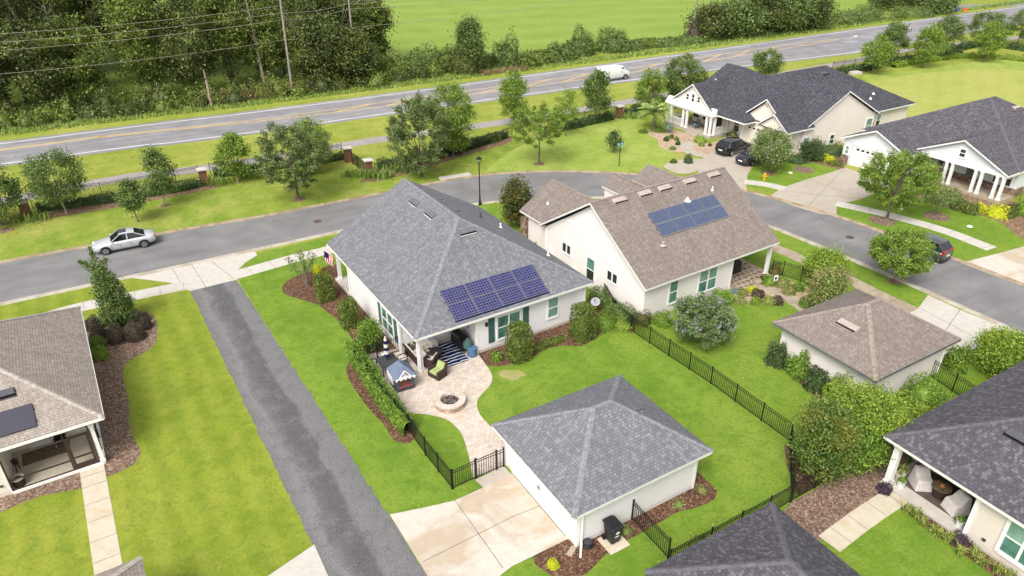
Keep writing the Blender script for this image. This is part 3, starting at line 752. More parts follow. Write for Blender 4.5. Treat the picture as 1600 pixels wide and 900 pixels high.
sheet('hedge_bed', px((150, 330), (215, 318), (330, 296), (345, 292), (340, 286), (200, 308), (60, 333), (55, 345)), BED, M['pine_straw'])
sheet('hedge_bed', px((560, 285), (590, 284), (660, 265), (720, 245), (800, 222), (800, 214), (700, 230), (610, 250)), BED, M['pine_straw'])
# bare soil patch in the back garden lawn
sheet('bare_patch', [(at(799, 586)[0] + r * math.cos(t), at(799, 586)[1] + 0.7 * r * math.sin(t)) for t, r in zip(np.linspace(0, 6.283, 13)[:-1], RNG.uniform(.6, 1.0, 12))], 0.0045, m_grass('worn_grass', (0.26, 0.30, 0.08), (0.36, 0.34, 0.12), (0.42, 0.36, 0.18)), True, 0.2)

# paver patio
def m_pavers():
    n = N('patio_pavers'); w = n.coord('World', rot=(0, 0, rad(-32)))
    b = n.n('TexBrick'); b.offset = 0.5
    b.inputs['Color1'].default_value = (0.50, 0.41, 0.335, 1); b.inputs['Color2'].default_value = (0.66, 0.58, 0.51, 1); b.inputs['Mortar'].default_value = (0.33, 0.27, 0.22, 1)
    b.inputs['Scale'].default_value = 1.0; b.inputs['Mortar Size'].default_value = 0.010; b.inputs['Brick Width'].default_value = 0.30; b.inputs['Row Height'].default_value = 0.2
    n.l(w, b.inputs['Vector'])
    f = n.noise(w, 5.0, 3.0, 0.7); g = n.noise(w, 0.6, 4.0)
    c = n.mix(n.ramp(f, [(0.45, 0.0), (0.7, 0.6)]), b.outputs['Color'], (0.44, 0.345, 0.27))
    c = n.mix(n.ramp(g, [(0.5, 0.0), (0.75, 0.35)]), c, (0.52, 0.46, 0.42))
    n.bump(b.outputs['Fac'], -0.4, 0.01)
    return n.fin(c, 0.8, 0.25)
M['pavers'] = m_pavers()
pt = px((566, 556), (620, 545), (690, 505), (740, 525), (747, 554)) + spline(px((747, 554), (760, 571), (769, 588), (766, 602), (752, 617), (745, 630), (750, 648), (764, 664)), 0.3)[1:] + px((800, 706), (788, 731)) + px((738, 747),) + spline(px((738, 742), (733, 715), (722, 680), (710, 665), (696, 655), (668, 648), (637, 646)), 0.3) + px((600, 600),)
sheet('patio', pt, 0.016, M['pavers'])
sheet('gate_paving', px((742, 750), (787, 729), (799, 741), (755, 762)), 0.017, m_concrete('grey_pavers', (0.44, 0.40, 0.37)))
# ------------------------------------------------------------------ buildings
def roof_mesh(x0, x1, y0, y1, ze, p, axis='x', e0='hip', e1='hip', th=0.16):
    """one hip or gable roof block: (top faces, eave outline, ridge and hip lines)"""
    if axis == 'y':
        T, E, R = roof_mesh(y0, y1, x0, x1, ze, p, 'x', e0, e1, th)
        sw = lambda q: (q[1], q[0], q[2])
        return [[sw(q) for q in f][::-1] for f in T], [[sw(q) for q in e] for e in E], [[sw(q) for q in e] for e in R]
    h = (y1 - y0) / 2; zr = ze + p * h; ym = (y0 + y1) / 2
    a = x0 + h if e0 == 'hip' else x0; b = x1 - h if e1 == 'hip' else x1
    A = (a, ym, zr); B = (b, ym, zr)
    c00, c10, c11, c01 = (x0, y0, ze), (x1, y0, ze), (x1, y1, ze), (x0, y1, ze)
    T = [[c00, c10, B, A], [c11, c01, A, B]]
    E = [[c00, c10], [c11, c01]]; R = [[A, B]]
    if e0 == 'hip': T.append([c01, c00, A]); E.append([c01, c00]); R += [[c00, A], [c01, A]]
    else: E += [[c01, A], [A, c00]]
    if e1 == 'hip': T.append([c10, c11, B]); E.append([c10, c11]); R += [[c10, B], [c11, B]]
    else: E += [[c10, B], [B, c11]]
    return T, E, R


class House:
    def __init__(s, name, label, cat, loc, rot, roof, cap, trim='trim', group=None, gut=0.012):
        s.gut = gut
        s.root = thing(name, label, cat, loc, rot, group)
        s.rm = MB(); s.caps = []; s.fm = MB(); s.wm = MB(); s.roofmat = roof; s.capmat = cap; s.trim = trim; s.wallmats = []

    def roof(s, x0, x1, y0, y1, ze, p, axis='x', e0='hip', e1='hip', th=0.17, caps=True, fascia=True):
        T, E, R = roof_mesh(x0, x1, y0, y1, ze, p, axis, e0, e1)
        for f in T:
            s.rm.face(f); s.rm.face([(q[0], q[1], q[2] - th) for q in reversed(f)])
        for a, b in E:
            s.rm.face([(a[0], a[1], a[2] - th), (b[0], b[1], b[2] - th), b, a])
            if fascia:
                d = Vector(b) - Vector(a); o = Vector((d.y, -d.x, 0))
                if o.length > 1e-6:
                    o = o.normalized() * s.gut
                    ctr = Vector(((x0 + x1) / 2, (y0 + y1) / 2, 0)); mid = (Vector(a) + Vector(b)) / 2
                    if (mid - ctr).dot(o) < 0: o = -o
                    q = [Vector(a), Vector(b)]
                    dz = Vector((0, 0, 0.035)); dn = Vector((0, 0, th - 0.02))
                    A, B = q[0] - dz, q[1] - dz
                    s.fm.add([A, B, B - dn, A - dn, A + o, B + o, B + o - dn, A + o - dn], [(4, 5, 6, 7), (0, 1, 5, 4), (3, 7, 6, 2), (0, 4, 7, 3), (1, 2, 6, 5)])
        if caps:
            for a, b in R:
                cm = MB(); s.caps.append(cm); a = Vector(a); b = Vector(b); L = (b - a).length; n = max(1, int(L / 0.3)); r = (b - a).cross(Vector((0, 0, 1))).normalized()
                u = r.cross(b - a).normalized()
                for k in range(n):
                    P = a.lerp(b, k / n); Q = a.lerp(b, (k + 1.06) / n)
                    l0, l1 = 0.022, 0.012
                    w = 0.14
                    cm.add([P + u * l0 + r * 0, P - r * w - u * (w * .32 - l0), P + r * w - u * (w * .32 - l0), Q + u * l1, Q - r * w - u * (w * .32 - l1), Q + r * w - u * (w * .32 - l1)],
                             [(0, 3, 4, 1), (0, 2, 5, 3), (0, 1, 2)])
        return T, E, R

    def walls(s, poly, z0, z1, mat):
        if mat not in s.wallmats: s.wallmats.append(mat)
        s.wm.m = s.wallmats.index(mat); s.wm.prism(poly, z0, z1, True, False)

    def gable(s, pts, mat, thick, axis):
        """triangular wall, pts three local points; extruded thick along axis"""
        if mat not in s.wallmats: s.wallmats.append(mat)
        s.wm.m = s.wallmats.index(mat)
        d = Vector((thick, 0, 0)) if axis == 'x' else Vector((0, thick, 0))
        P = [Vector(q) for q in pts]; Q = [q + d for q in P]
        n = len(P)
        s.wm.add(P + Q, [tuple(range(n)), tuple(range(2 * n - 1, n - 1, -1))] + [(i, n + i, n + (i + 1) % n, (i + 1) % n) for i in range(n)])

    def finish(s):
        w = s.wm.build('wall', [M[k] for k in s.wallmats], s.root)
        r = s.rm.build('roof', M[s.roofmat], s.root)
        for c in s.caps:
            if c.v: c.build('ridge_cap', M[s.capmat], r)
        if s.fm.v: s.fm.build('gutter', M[s.trim], r)
        s.roof_obj = r; s.wall_obj = w
        return s.root

    def window(s, x, y, z, w, h, face, cols=1, mid=True, glass='glass_teal', glass2=None, trim='white', tw=0.11, name='window', grid=False):
        """x, y, z: bottom centre on the wall; face: '+x' '-x' '+y' '-y'"""
        sg = 1 if face[0] == '+' else -1
        def P(u, d, zz): return (x + u, y + sg * d, zz) if face[1] == 'y' else (x + sg * d, y + u, zz)
        f = MB()
        def bx(u0, u1, z0, z1, d0, d1):
            p = P(u0, d0, z0); q = P(u1, d1, z1)
            f.box(min(p[0], q[0]), max(p[0], q[0]), min(p[1], q[1]), max(p[1], q[1]), z0, z1)
        bx(-w / 2 - tw, -w / 2, z - tw, z + h + tw, 0.0, 0.06); bx(w / 2, w / 2 + tw, z - tw, z + h + tw, 0.0, 0.06)
        bx(-w / 2, w / 2, z + h, z + h + tw * 1.2, 0.0, 0.062); bx(-w / 2, w / 2, z - tw * 1.2, z, 0.0, 0.075)
        cw = w / cols
        for c in range(1, cols): bx(-w / 2 + c * cw - .06, -w / 2 + c * cw + .06, z, z + h, 0.0, 0.055)
        if mid: bx(-w / 2, w / 2, z + h * .5 - .03, z + h * .5 + .03, 0.0, 0.045)
        if grid:
            for k in (1, 2): bx(-w / 2 + w * k / 3 - .012, -w / 2 + w * k / 3 + .012, z, z + h, 0.0, 0.03)
        o = f.build(name, M[trim], s.root)
        g = MB()
        def pane(z0, z1, d=0.018):
            a, b, c, e = P(-w / 2, d, z0), P(w / 2, d, z0), P(w / 2, d, z1), P(-w / 2, d, z1)
            g.face([a, b, c, e] if (face in ('-y', '+x')) else [b, a, e, c])
        if mid and glass2:
            g.m = 0; pane(z + h * .5, z + h); g.m = 1; pane(z, z + h * .5, 0.014)
            g.build('pane', [M[glass], M[glass2]], o)
        else:
            pane(z, z + h); g.build('pane', M[glass], o)
        return o

    def shutter(s, x, y, z, w, h, face, mat='shutter_green'):
        sg = 1 if face[0] == '+' else -1; m = MB()
        def bx(u0, u1, z0, z1, d0, d1):
            if face[1] == 'y': m.box(x + u0, x + u1, min(y + sg * d0, y + sg * d1), max(y + sg * d0, y + sg * d1), z0, z1)
            else: m.box(min(x + sg * d0, x + sg * d1), max(x + sg * d0, x + sg * d1), y + u0, y + u1, z0, z1)
        for k in range(4): bx(-w / 2 + w * k / 4 + .005, -w / 2 + w * (k + 1) / 4 - .005, z, z + h, 0.0, 0.035)
        for q in (.12, .88): bx(-w / 2, w / 2, z + h * q - .05, z + h * q + .05, 0.036, 0.055)
        return m.build('shutter', M[mat], s.root)

    def column(s, x, y, z0, z1, w=0.26, mat='white', name='porch_column'):
        m = MB(); m.box(x - w / 2, x + w / 2, y - w / 2, y + w / 2, z0, z1)
        m.box(x - w / 2 - .04, x + w / 2 + .04, y - w / 2 - .04, y + w / 2 + .04, z0 + .002, z0 + .18)
        m.box(x - w / 2 - .04, x + w / 2 + .04, y - w / 2 - .04, y + w / 2 + .04, z1 - .16, z1 - .002)
        return m.build(name, M[mat], s.root)

    def prim(s, name, mat, fn, parent=None, bevel=0.0):
        m = MB(); fn(m)
        if name in ('corner_trim', 'stone_skirt', 'downpipe', 'porch_beam', 'garage_pilaster', 'door_window', 'eave_bracket', 'wall_lamp', 'door_trim', 'porch_step', 'porch_sill', 'door_handle', 'gable_band', 'utility_meter'): return m.split(name, M[mat], parent or s.root)
        return m.build(name, M[mat], parent or s.root, bevel=bevel)

    def roof_vent(s, x, y, plane, mat='vent_grey', L=0.95, along='y'):
        """low box vent lying on a slope. plane(x, y) -> z"""
        m = MB(); w = 0.42
        dx, dy = (w, L) if along == 'y' else (L, w)
        c = [(x - dx / 2, y - dy / 2), (x + dx / 2, y - dy / 2), (x + dx / 2, y + dy / 2), (x - dx / 2, y + dy / 2)]
        lo = min(plane(*q) for q in c); hi = max(plane(*q) for q in c)
        bot = [(q[0], q[1], plane(*q) + .002) for q in c]
        top = [(q[0] * .94 + x * .06, q[1] * .94 + y * .06, plane(*q) + (.19 if abs(plane(*q) - lo) < .05 else .07)) for q in c]
        m.add(bot + top, [(0, 1, 5, 4), (1, 2, 6, 5), (2, 3, 7, 6), (3, 0, 4, 7), (4, 5, 6, 7)])
        m.m = 0
        o = m.build('roof_vent', M[mat], s.roof_obj, bevel=0.02)
        # bright lip and dark slot on the downhill side
        k = [i for i in range(4) if abs(plane(*c[i]) - lo) < .05]
        if len(k) == 2:
            i, j = k
            P, Q = Vector(bot[i]), Vector(bot[j]); out = (P + Q) / 2 - Vector((x, y, (P.z + Q.z) / 2)); out.z = 0; out.normalize()
            up = Vector((0, 0, 1)); b = MB()
            b.add([P + out * .012 + up * .03, Q + out * .012 + up * .03, Q + out * .012 + up * .15, P + out * .012 + up * .15], [(0, 1, 2, 3), (3, 2, 1, 0)])
            b.build('vent_slot', M['black_plastic'], o)
            b = MB(); b.bar(P + out * .03 + up * .02, Q + out * .03 + up * .02, .06, .03); b.build('vent_flashing', M['white'] if mat == 'vent_grey' else M[mat], o)
        return o

    def pipe(s, x, y, z, mat='white', r=0.06, h=0.35):
        m = MB(); m.tube([(x, y, z - .1), (x, y, z + h)], [r, r], 10); m.lathe([(r * 2.4, -.02), (r * 1.2, .12)], 10, (x, y, z))
        return m.build('vent_pipe', M[mat], s.roof_obj)


def m_solar():
    n = N('solar_cells'); uv = n.coord('UV')
    b = n.n('TexBrick'); b.offset = 0.0
    b.inputs['Color1'].default_value = (0.018, 0.019, 0.072, 1); b.inputs['Color2'].default_value = (0.035, 0.035, 0.12, 1); b.inputs['Mortar'].default_value = (0.18, 0.18, 0.28, 1)
    b.inputs['Scale'].default_value = 1.0; b.inputs['Mortar Size'].default_value = 0.010; b.inputs['Mortar Smooth'].default_value = 0.1; b.inputs['Brick Width'].default_value = 0.19; b.inputs['Row Height'].default_value = 0.19
    n.l(uv, b.inputs['Vector'])
    return n.fin(b.outputs['Color'], 0.18, 0.5)


def m_solar2():
    n = N('dark_solar_cells'); uv = n.coord('UV')
    b = n.n('TexBrick'); b.offset = 0.0
    b.inputs['Color1'].default_value = (0.05, 0.066, 0.12, 1); b.inputs['Color2'].default_value = (0.068, 0.086, 0.15, 1); b.inputs['Mortar'].default_value = (0.14, 0.16, 0.22, 1)
    b.inputs['Scale'].default_value = 1.0; b.inputs['Mortar Size'].default_value = 0.008; b.inputs['Brick Width'].default_value = 0.16; b.inputs['Row Height'].default_value = 0.16
    n.l(uv, b.inputs['Vector'])
    return n.fin(b.outputs['Color'], 0.16, 0.5)


M['solar_plain'] = m_plain('plain_dark_panel', (0.045, 0.042, 0.062), 0.35, 0.5, vs=30)
M['solar'] = m_solar(); M['solar_dark'] = m_solar2()


def solar(h, x0, x1, y0, y1, zf, nx, ny, mat, frame='chrome', lift=0.1):
    """panels on a slope facing -y; zf(y) roof height"""
    dx = (x1 - x0) / nx; dy = (y1 - y0) / ny
    for i in range(nx):
        for j in range(ny):
            a, b = x0 + i * dx + .02, x0 + (i + 1) * dx - .02; c, d = y0 + j * dy + .012, y0 + (j + 1) * dy - .012
            zc, zd = zf(c) + lift, zf(d) + lift
            f = MB(); t = .045
            f.add([(a, c, zc - t), (b, c, zc - t), (b, d, zd - t), (a, d, zd - t), (a, c, zc), (b, c, zc), (b, d, zd), (a, d, zd)], [(0, 1, 5, 4), (1, 2, 6, 5), (2, 3, 7, 6), (3, 0, 4, 7), (4, 5, 6, 7), (3, 2, 1, 0)])
            o = f.build('solar_panel', M[frame], h.root)
            g = MB(); e = .022 if mat != 'solar_dark' else .034; zz = lambda y: zf(y) + lift + .004
            g.face([(a + e, c + e, zz(c + e)), (b - e, c + e, zz(c + e)), (b - e, d - e, zz(d - e)), (a + e, d - e, zz(d - e))])
            g.build('solar_cells', M[mat], o)
    r = MB()
    for q in (.25, .75):
        for j in range(ny):
            y = y0 + (j + q) * dy; r.bar((x0 - .05, y, zf(y) + lift - .075), (x1 + .05, y, zf(y) + lift - .075), .05, .05)
    r.build('panel_rail', M['charcoal'], h.root)


R32 = rad(32)
# ---- grey roofed house with solar panels (centre) ----
oA = at(650, 527, 2.7)
hA = House('house', 'white sided house with grey shingle roof and purple solar panels above the paver patio', 'house', (*oA, 0), R32, 'shingle_grey', 'cap_grey', 'trim', gut=0.03)
pA, zA = 0.58, 2.95
hA.roof(-0.27, 12.99, -0.5, 14.98, zA, pA, 'y', 'hip', 'gable')
hA.walls([(4.14, 0), (12.7, 0), (12.7, 14.2), (5, 14.2), (5, 11.6), (0, 11.6), (0, 2.65), (4.14, 2.65)], 0.0, 2.80, 'siding_white')
hA.gable([(0.1, 14.7, 2.8), (6.36, 14.7, 6.5), (12.6, 14.7, 2.8)], 'batten_white', -0.1, 'y')
hA.finish()
planeA_l = lambda x, y: zA + pA * (x + .27)
planeA_r = lambda x, y: zA + pA * (12.99 - x)
planeA_b = lambda x, y: zA + pA * (y + .5)
solar(hA, 2.5, 9.45, -0.30, 1.72, lambda y: zA + pA * (y + .5), 4, 2, 'solar')
hA.prim('panel_skirt', 'navy', lambda m: m.box(2.5, 9.45, -.335, -.31, zA + .12, zA + .205))
for y in (11.2, 8.6): hA.roof_vent(5.45, y, planeA_l, 'vent_grey', 1.15, 'y')
for y in (11.3, 8.7): hA.roof_vent(7.3, y, planeA_r, 'vent_grey', 1.15, 'y')
hA.roof_vent(6.35, 5.0, planeA_b, 'vent_grey', 1.2, 'x')
hA.pipe(10.9, 8.2, planeA_r(10.9, 0)); hA.pipe(12.2, 5.4, planeA_r(12.2, 0), 'vent_grey'); hA.pipe(11.9, 3.4, planeA_r(11.9, 0)); hA.pipe(9.9, 9.4, planeA_r(9.9, 0), 'charcoal', .05)
hA.window(6.52, 0, 0.62, 1.66, 1.62, '-y', 2, glass='glass_teal', glass2='glass_teal'); hA.shutter(5.22, 0, 0.5, .46, 1.85, '-y'); hA.shutter(7.84, 0, 0.5, .46, 1.85, '-y')
hA.window(10.02, 0, 0.92, .78, 1.45, '-y', 1, glass='glass_light', glass2='glass_light')
hA.window(0, 4.45, 0.65, 1.75, 1.62, '-x', 2); hA.shutter(0, 5.7, .55, .5, 1.8, '-x'); hA.shutter(0, 3.18, .55, .46, 1.8, '-x')
hA.window(2.95, 2.65, .9, .7, 1.2, '-y', 1, glass='glass_dark')
hA.prim('back_door', 'white', lambda m: m.box(1.3, 2.2, 2.60, 2.648, 0.05, 2.1))
hA.prim('wall_base', 'concrete', lambda m: m.prism([(4.12, -.02), (12.72, -.02), (12.72, 3), (12.7, 3), (12.7, 0), (4.12, 0)], 0, .2))
hA.prim('corner_trim', 'white', lambda m: [m.box(a, b, c, d, 0, 2.78) for a, b, c, d in ((4.06, 4.2, -.03, .1), (12.62, 12.73, -.03, .1), (-.03, .1, 2.58, 2.7), (-.03, .1, 11.52, 11.63))])
hA.prim('porch_beam', 'white', lambda m: [m.box(.03, 4.1, .06, .3, 2.45, 2.79), m.box(.03, .27, .3, 2.6, 2.45, 2.78), m.box(.03, .27, 11.65, 14.3, 2.45, 2.78), m.box(.27, 5, 14.05, 14.3, 2.45, 2.78)])
hA.prim('porch_floor', 'concrete', lambda m: m.box(-.15, 5, 11.62, 14.5, 0, .16))
hA.column(.13, .12, 0.02, 2.45, .17); hA.column(.38, .3, 0.02, 2.45, .15)
hA.column(.17, 14.15, .16, 2.45, .24); hA.column(4.4, 14.15, .16, 2.45, .24)
hA.prim('downpipe', 'white', lambda m: [m.tube([(12.6, -.1, 2.7), (12.6, -.06, 2.5), (12.6, -.06, .1)], .045, 8), m.tube([(-.06, 11.4, 2.7), (-.06, 11.4, .1)], .045, 8)])
hA.prim('wall_lamp', 'black_metal', lambda m: m.box(4.75, 4.9, -.12, -.002, 1.9, 2.15))
hA.prim('iron_ornament', 'black_metal', lambda m: [m.box(4.09, 4.135, 1.1, 1.14, 1.35, 2.15), m.box(4.09, 4.135, .85, 1.4, 1.72, 1.77)])

# ---- brown roofed house (behind, right) ----
oB = at(1008, 450, 2.7)
hB = House('house', 'off white house with brown gable roof, eight panel solar array and five pinkish vents', 'house', (*oB, 0), rad(33), 'shingle_brown', 'cap_brown', 'trim')
zB, pB = 2.95, 0.645
hB.roof(-.4, 13.1, -.47, 12.07, zB, pB, 'x', 'gable', 'gable')
hB.roof(.1, 6.5, 8.0, 15.4, 2.93, .65, 'y', 'gable', 'gable')
hB.roof(9.0, 11.4, 9.0, 15.6, 3.15, .85, 'y', 'gable', 'gable')
hB.roof(12.6, 16.2, 7.0, 15.6, 3.0, .62, 'y', 'gable', 'gable')
hB.walls([(0, 0), (8.7, 0), (8.7, 3.2), (12.7, 3.2), (12.7, 11.6), (0, 11.6)], 0, 2.8, 'siding_warm')
hB.walls([(.45, 11.55), (6.1, 11.55), (6.1, 15), (.45, 15)], 0, 2.78, 'siding_warm')
hB.walls([(9.1, 11.55), (11.3, 11.55), (11.3, 15.3), (9.1, 15.3)], 0, 3.0, 'siding_warm')
hB.walls([(12.7, 8), (16.0, 8), (16.0, 15.3), (12.7, 15.3)], 0, 2.85, 'siding_warm')
hB.gable([(0, .05, 2.8), (0, 5.8, 6.72), (0, 11.55, 2.8)], 'batten_white', .1, 'x')
hB.gable([(-.012, .05, 2.72), (-.012, 2.6, 4.45), (-.012, 9, 4.45), (-.012, 11.55, 2.72)], 'siding_warm', .01, 'x')
hB.gable([(12.7, .05, 2.8), (12.7, 5.8, 6.72), (12.7, 11.55, 2.8)], 'batten_white', -.1, 'x')
hB.gable([(.3, 15, 2.78), (3.3, 15, 4.75), (6.3, 15, 2.78)], 'batten_white', -.1, 'y')
hB.gable([(9.1, 15.3, 3), (10.2, 15.3, 3.9), (11.3, 15.3, 3)], 'batten_white', -.1, 'y')
hB.finish()
planeB = lambda x, y: zB + pB * (y + .47)
solar(hB, 3.4, 10.2, 2.18, 4.0, lambda y: zB + pB * (y + .47), 4, 2, 'solar_dark')
for x in (2.0, 4.4, 6.35, 8.95, 11.55): hB.roof_vent(x, 5.4, planeB, 'vent_pink', 1.2, 'x')
hB.pipe(3.05, 1.75, planeB(0, 1.75), 'vent_pink', .11, .25); hB.pipe(7.55, 4.12, planeB(0, 4.12), 'white', .12, .22); hB.pipe(10.4, 4.35, planeB(0, 4.35), 'white', .05, .3); hB.pipe(1.5, 13.4, 3.84, 'white', .05, .2)
hB.prim('gable_band', 'white', lambda m: [m.bar((-.03, .35, 2.95), (-.03, 2.62, 4.45), .05, .2), m.bar((-.03, 11.25, 2.95), (-.03, 8.98, 4.45), .05, .2), m.box(-.05, -.013, 2.6, 9.0, 4.38, 4.56)])
hB.prim('corner_trim', 'white', lambda m: [m.box(a, b, c, d, 0, 2.76) for a, b, c, d in ((-.03, .1, -.03, .1), (8.62, 8.73, -.03, .1), (-.03, .0, 11.4, 11.6), (.42, .52, 14.93, 15.03))])
hB.window(0, 8.72, 1.75, 1.0, .72, '-x', 2, False, 'glass_dark'); hB.window(0, 3.32, 1.68, 1.05, .72, '-x', 2, False, 'glass_dark')
hB.window(0, 5.75, .72, .85, 1.75, '-x', 1, True, 'glass_teal', 'glass_dark')
hB.window(2.75, 0, .72, .72, 1.7, '-y', 1, True, 'glass_teal', 'glass_teal'); hB.window(6.15, 0, .66, 1.75, 1.72, '-y', 2, True, 'glass_light', 'glass_teal')
hB.column(12.75, 0.0, 0, 2.8, .24)
hB.prim('porch_beam', 'white', lambda m: [m.box(8.75, 12.9, -.1, .14, 2.5, 2.8), m.box(12.63, 12.87, .14, 3.2, 2.5, 2.79)])
def flag(m):
    rng = random.Random(5)
    for i in range(8):
        for j in range(7):
            if rng.random() < .95:
                x = 8.9 + i * .52 + (j % 2) * .26; y = -.55 + j * .5; k = 6
                p = [(x + .23 * math.cos(t + rng.uniform(-.2, .2)), y + .2 * math.sin(t + rng.uniform(-.2, .2))) for t in [2 * math.pi * q / k for q in range(k)]]
                m.poly(p, .105)
hB.prim('porch_floor', 'walk_dirty', lambda m: m.box(8.72, 13.2, -.8, 3.2, 0, .1)); hB.prim('flagstone', 'stone', flag)
hB.prim('stone_pier', 'stone', lambda m: m.box(.05, .43, 14.6, 15.2, 0, 2.4))
hB.prim('utility_meter', 'white', lambda m: [m.box(-.18, -.002, 12.35 - 10 + 8.2, 12.75 - 10 + 8.2, .7, 1.3), m.box(-.15, -.002, 7.4, 7.8, .5, .95), m.tube([(-.08, 10.7, 0), (-.08, 10.7, .7)], .03, 6)])

# ---- detached garages ----
def garage(label, loc, rot, roof, cap, wall, trim, x0=0.0, x1=7.15, y0=0.0, y1=6.25):
    h = House('detached_garage', label, 'garage', loc, rot, roof, cap, trim)
    e = .45
    h.roof(x0 - e - .12, x1 + e, y0 - e, y1 + e, 2.58, .58, 'x' if (x1 - x0) >= (y1 - y0) else 'y')
    h.walls([(x0, y0), (x1, y0), (x1, y1), (x0, y1)], 0, 2.44, wall)
    h.finish(); return h
GR = rad(31)
hG = garage('white detached garage with grey hip roof beside the wet concrete driveway', (*at(900, 855), 0), GR, 'shingle_grey', 'cap_grey', 'siding_white', 'trim')
pg = lambda x, y: 2.58 + .58 * (7.6 - x)
hG.roof_vent(5.2, 3.1, pg, 'vent_grey', 1.35, 'y')
def gdoor(m):
    for k in range(4): m.box(-.035, -.003, .75, 5.45, .03 + k * .53, .03 + k * .53 + .515)
hG.prim('garage_door', 'white', gdoor)
hG.prim('door_trim', 'trim', lambda m: [m.box(-.05, .0, .6, .748, 0, 2.25), m.box(-.05, .0, 5.452, 5.6, 0, 2.25), m.box(-.05, .0, .6, 5.6, 2.16, 2.3)])
hG.prim('door_seal', 'charcoal', lambda m: m.box(-.06, -.036, .75, 5.45, .004, .03))
hG.prim('door_handle', 'black_metal', lambda m: [m.box(-.06, -.036, 3.02, 3.06, .95, 1.2), m.box(-.06, -.036, 3.14, 3.18, .95, 1.2)])
hG.prim('corner_trim', 'white', lambda m: [m.box(a, b, c, d, 0, 2.42) for a, b, c, d in ((-.03, .12, -.03, .12), (7.05, 7.18, -.03, .1), (-.03, .1, 6.15, 6.28))])
hG.prim('downpipe', 'white', lambda m: [m.tube([(.25, -.3, 2.45), (.22, -.09, 2.2), (.22, -.09, .25), (.05, -.3, .12), (-.2, -.62, .08)], .055, 8)])
hG.prim('wall_lamp', 'black_metal', lambda m: [m.box(-.16, -.003, .25, .4, 1.85, 2.1), m.box(-.16, -.003, 5.8, 5.95, 1.85, 2.1)])

oGB = at(1362, 620); a_ = rad(31)
oGB = (oGB[0] + (-1.47) * math.cos(a_) - (-.55) * math.sin(a_), oGB[1] + (-1.47) * math.sin(a_) + (-.55) * math.cos(a_))
hH = garage('off white detached garage with brown hip roof behind the green shrubs', (*oGB, 0), a_, 'shingle_brown', 'cap_brown', 'siding_warm', 'vent_grey')
hH.roof_vent(1.3, 3.0, lambda x, y: 2.58 + .58 * (x + .57), 'vent_pink', 1.3, 'y')
hH.prim('corner_trim', 'white', lambda m: [m.box(a, b, c, d, 0, 2.42) for a, b, c, d in ((-.03, .12, -.03, .12), (7.05, 7.18, -.03, .1), (-.03, .1, 6.15, 6.28))])

# ---- house at right edge with covered porch chairs ----
oE = at(1385, 757); RE = rad(30.5)
hE = House('house', 'beige house with charcoal hip roof and open corner porch holding covered chairs', 'house', (*oE, 0), RE, 'shingle_plum', 'cap_plum', 'trim')
hE.roof(-.4, 14, -16, .64, 2.88, .58, 'y' if 0 else 'y')
hE.walls([(0, -14.5), (13.5, -14.5), (13.5, .2), (3.3, .2), (3.3, -3.85), (0, -3.85)], 0, 2.72, 'siding_tan')
hE.finish()
hE.column(.05, 0, .12, 2.55, .3, 'white'); hE.column(3.2, .1, .12, 2.55, .2, 'white')
hE.prim('porch_beam', 'white', lambda m: [m.box(-.1, .15, -3.85, .15, 2.5, 2.72), m.box(.15, 3.3, -.1, .15, 2.5, 2.718)])
hE.prim('porch_floor', 'concrete', lambda m: m.box(-.22, 3.3, -3.85, .25, 0, .12))
hE.prim('corner_trim', 'white', lambda m: [m.box(-.04, .12, -3.98, -3.8, 0, 2.7)])
hE.window(0, -6.05, .65, 1.45, 1.75, '-x', 2, True, 'glass_light', 'glass_teal', tw=.16)
hE.window(3.3, -1.6, .4, 1.6, 1.9, '-x', 2, True, 'glass_dark', 'glass_dark')
hE.roof_vent(2.5, -3.75, lambda x, y: 2.88 + .58 * (x + .4), 'vent_dark', 1.5, 'y')
hE.prim('wall_outlet', 'charcoal', lambda m: m.box(-.06, -.002, -4.75, -4.6, .55, .68))
hE.prim('wall_base', 'concrete', lambda m: m.box(-.03, .0, -14.5, -3.98, 0, .16))

# ---- dark roofed garage at the bottom edge ----
hK = House('detached_garage', 'garage with charcoal hip roof cut off by the bottom edge before the bark mulch', 'garage', (*oE, 0), RE, 'shingle_plum', 'cap_plum', 'vent_dark')
hK.roof(-15.35, -8.2, -7.7, .58, 2.55, .58, 'y')
hK.walls([(-14.9, -7.2), (-8.65, -7.2), (-8.65, .1), (-14.9, .1)], 0, 2.4, 'siding_tan'); hK.finish()

# ---- house at left edge with screened porch ----
oF = at(163.5, 722.5); RF = rad(32.5)
hF = House('house', 'cream house with tan hip roof, dark solar panel and brown framed screened porch', 'house', (*oF, 0), RF, 'shingle_tan', 'cap_tan', 'white', gut=0.045)
hF.roof(-13, .65, -.38, 12.55, 3.02, .56, 'x')
hF.walls([(-12.5, 0), (-4.05, 0), (-4.05, 3.2), (0, 3.2), (0, 12.0), (-12.5, 12.0)], 0, 2.86, 'siding_cream')
hF.finish()
hF.prim('porch_floor', 'path', lambda m: m.box(-4.05, 0, -.02, 3.2, 0, .1))
hF.prim('porch_sill', 'white', lambda m: [m.box(-4.05, .05, -.12, .0, 0, .16), m.box(-.03, .09, .0, 3.2, 0, .16)])
hF.prim('porch_beam', 'white', lambda m: [m.box(-4.05, .08, -.1, .06, 2.62, 2.86), m.box(-.06, .08, .06, 3.2, 2.62, 2.858)])
hF.column(-.02, -.02, .16, 2.62, .17)
hF.column(-.02, 3.1, .16, 2.62, .17)
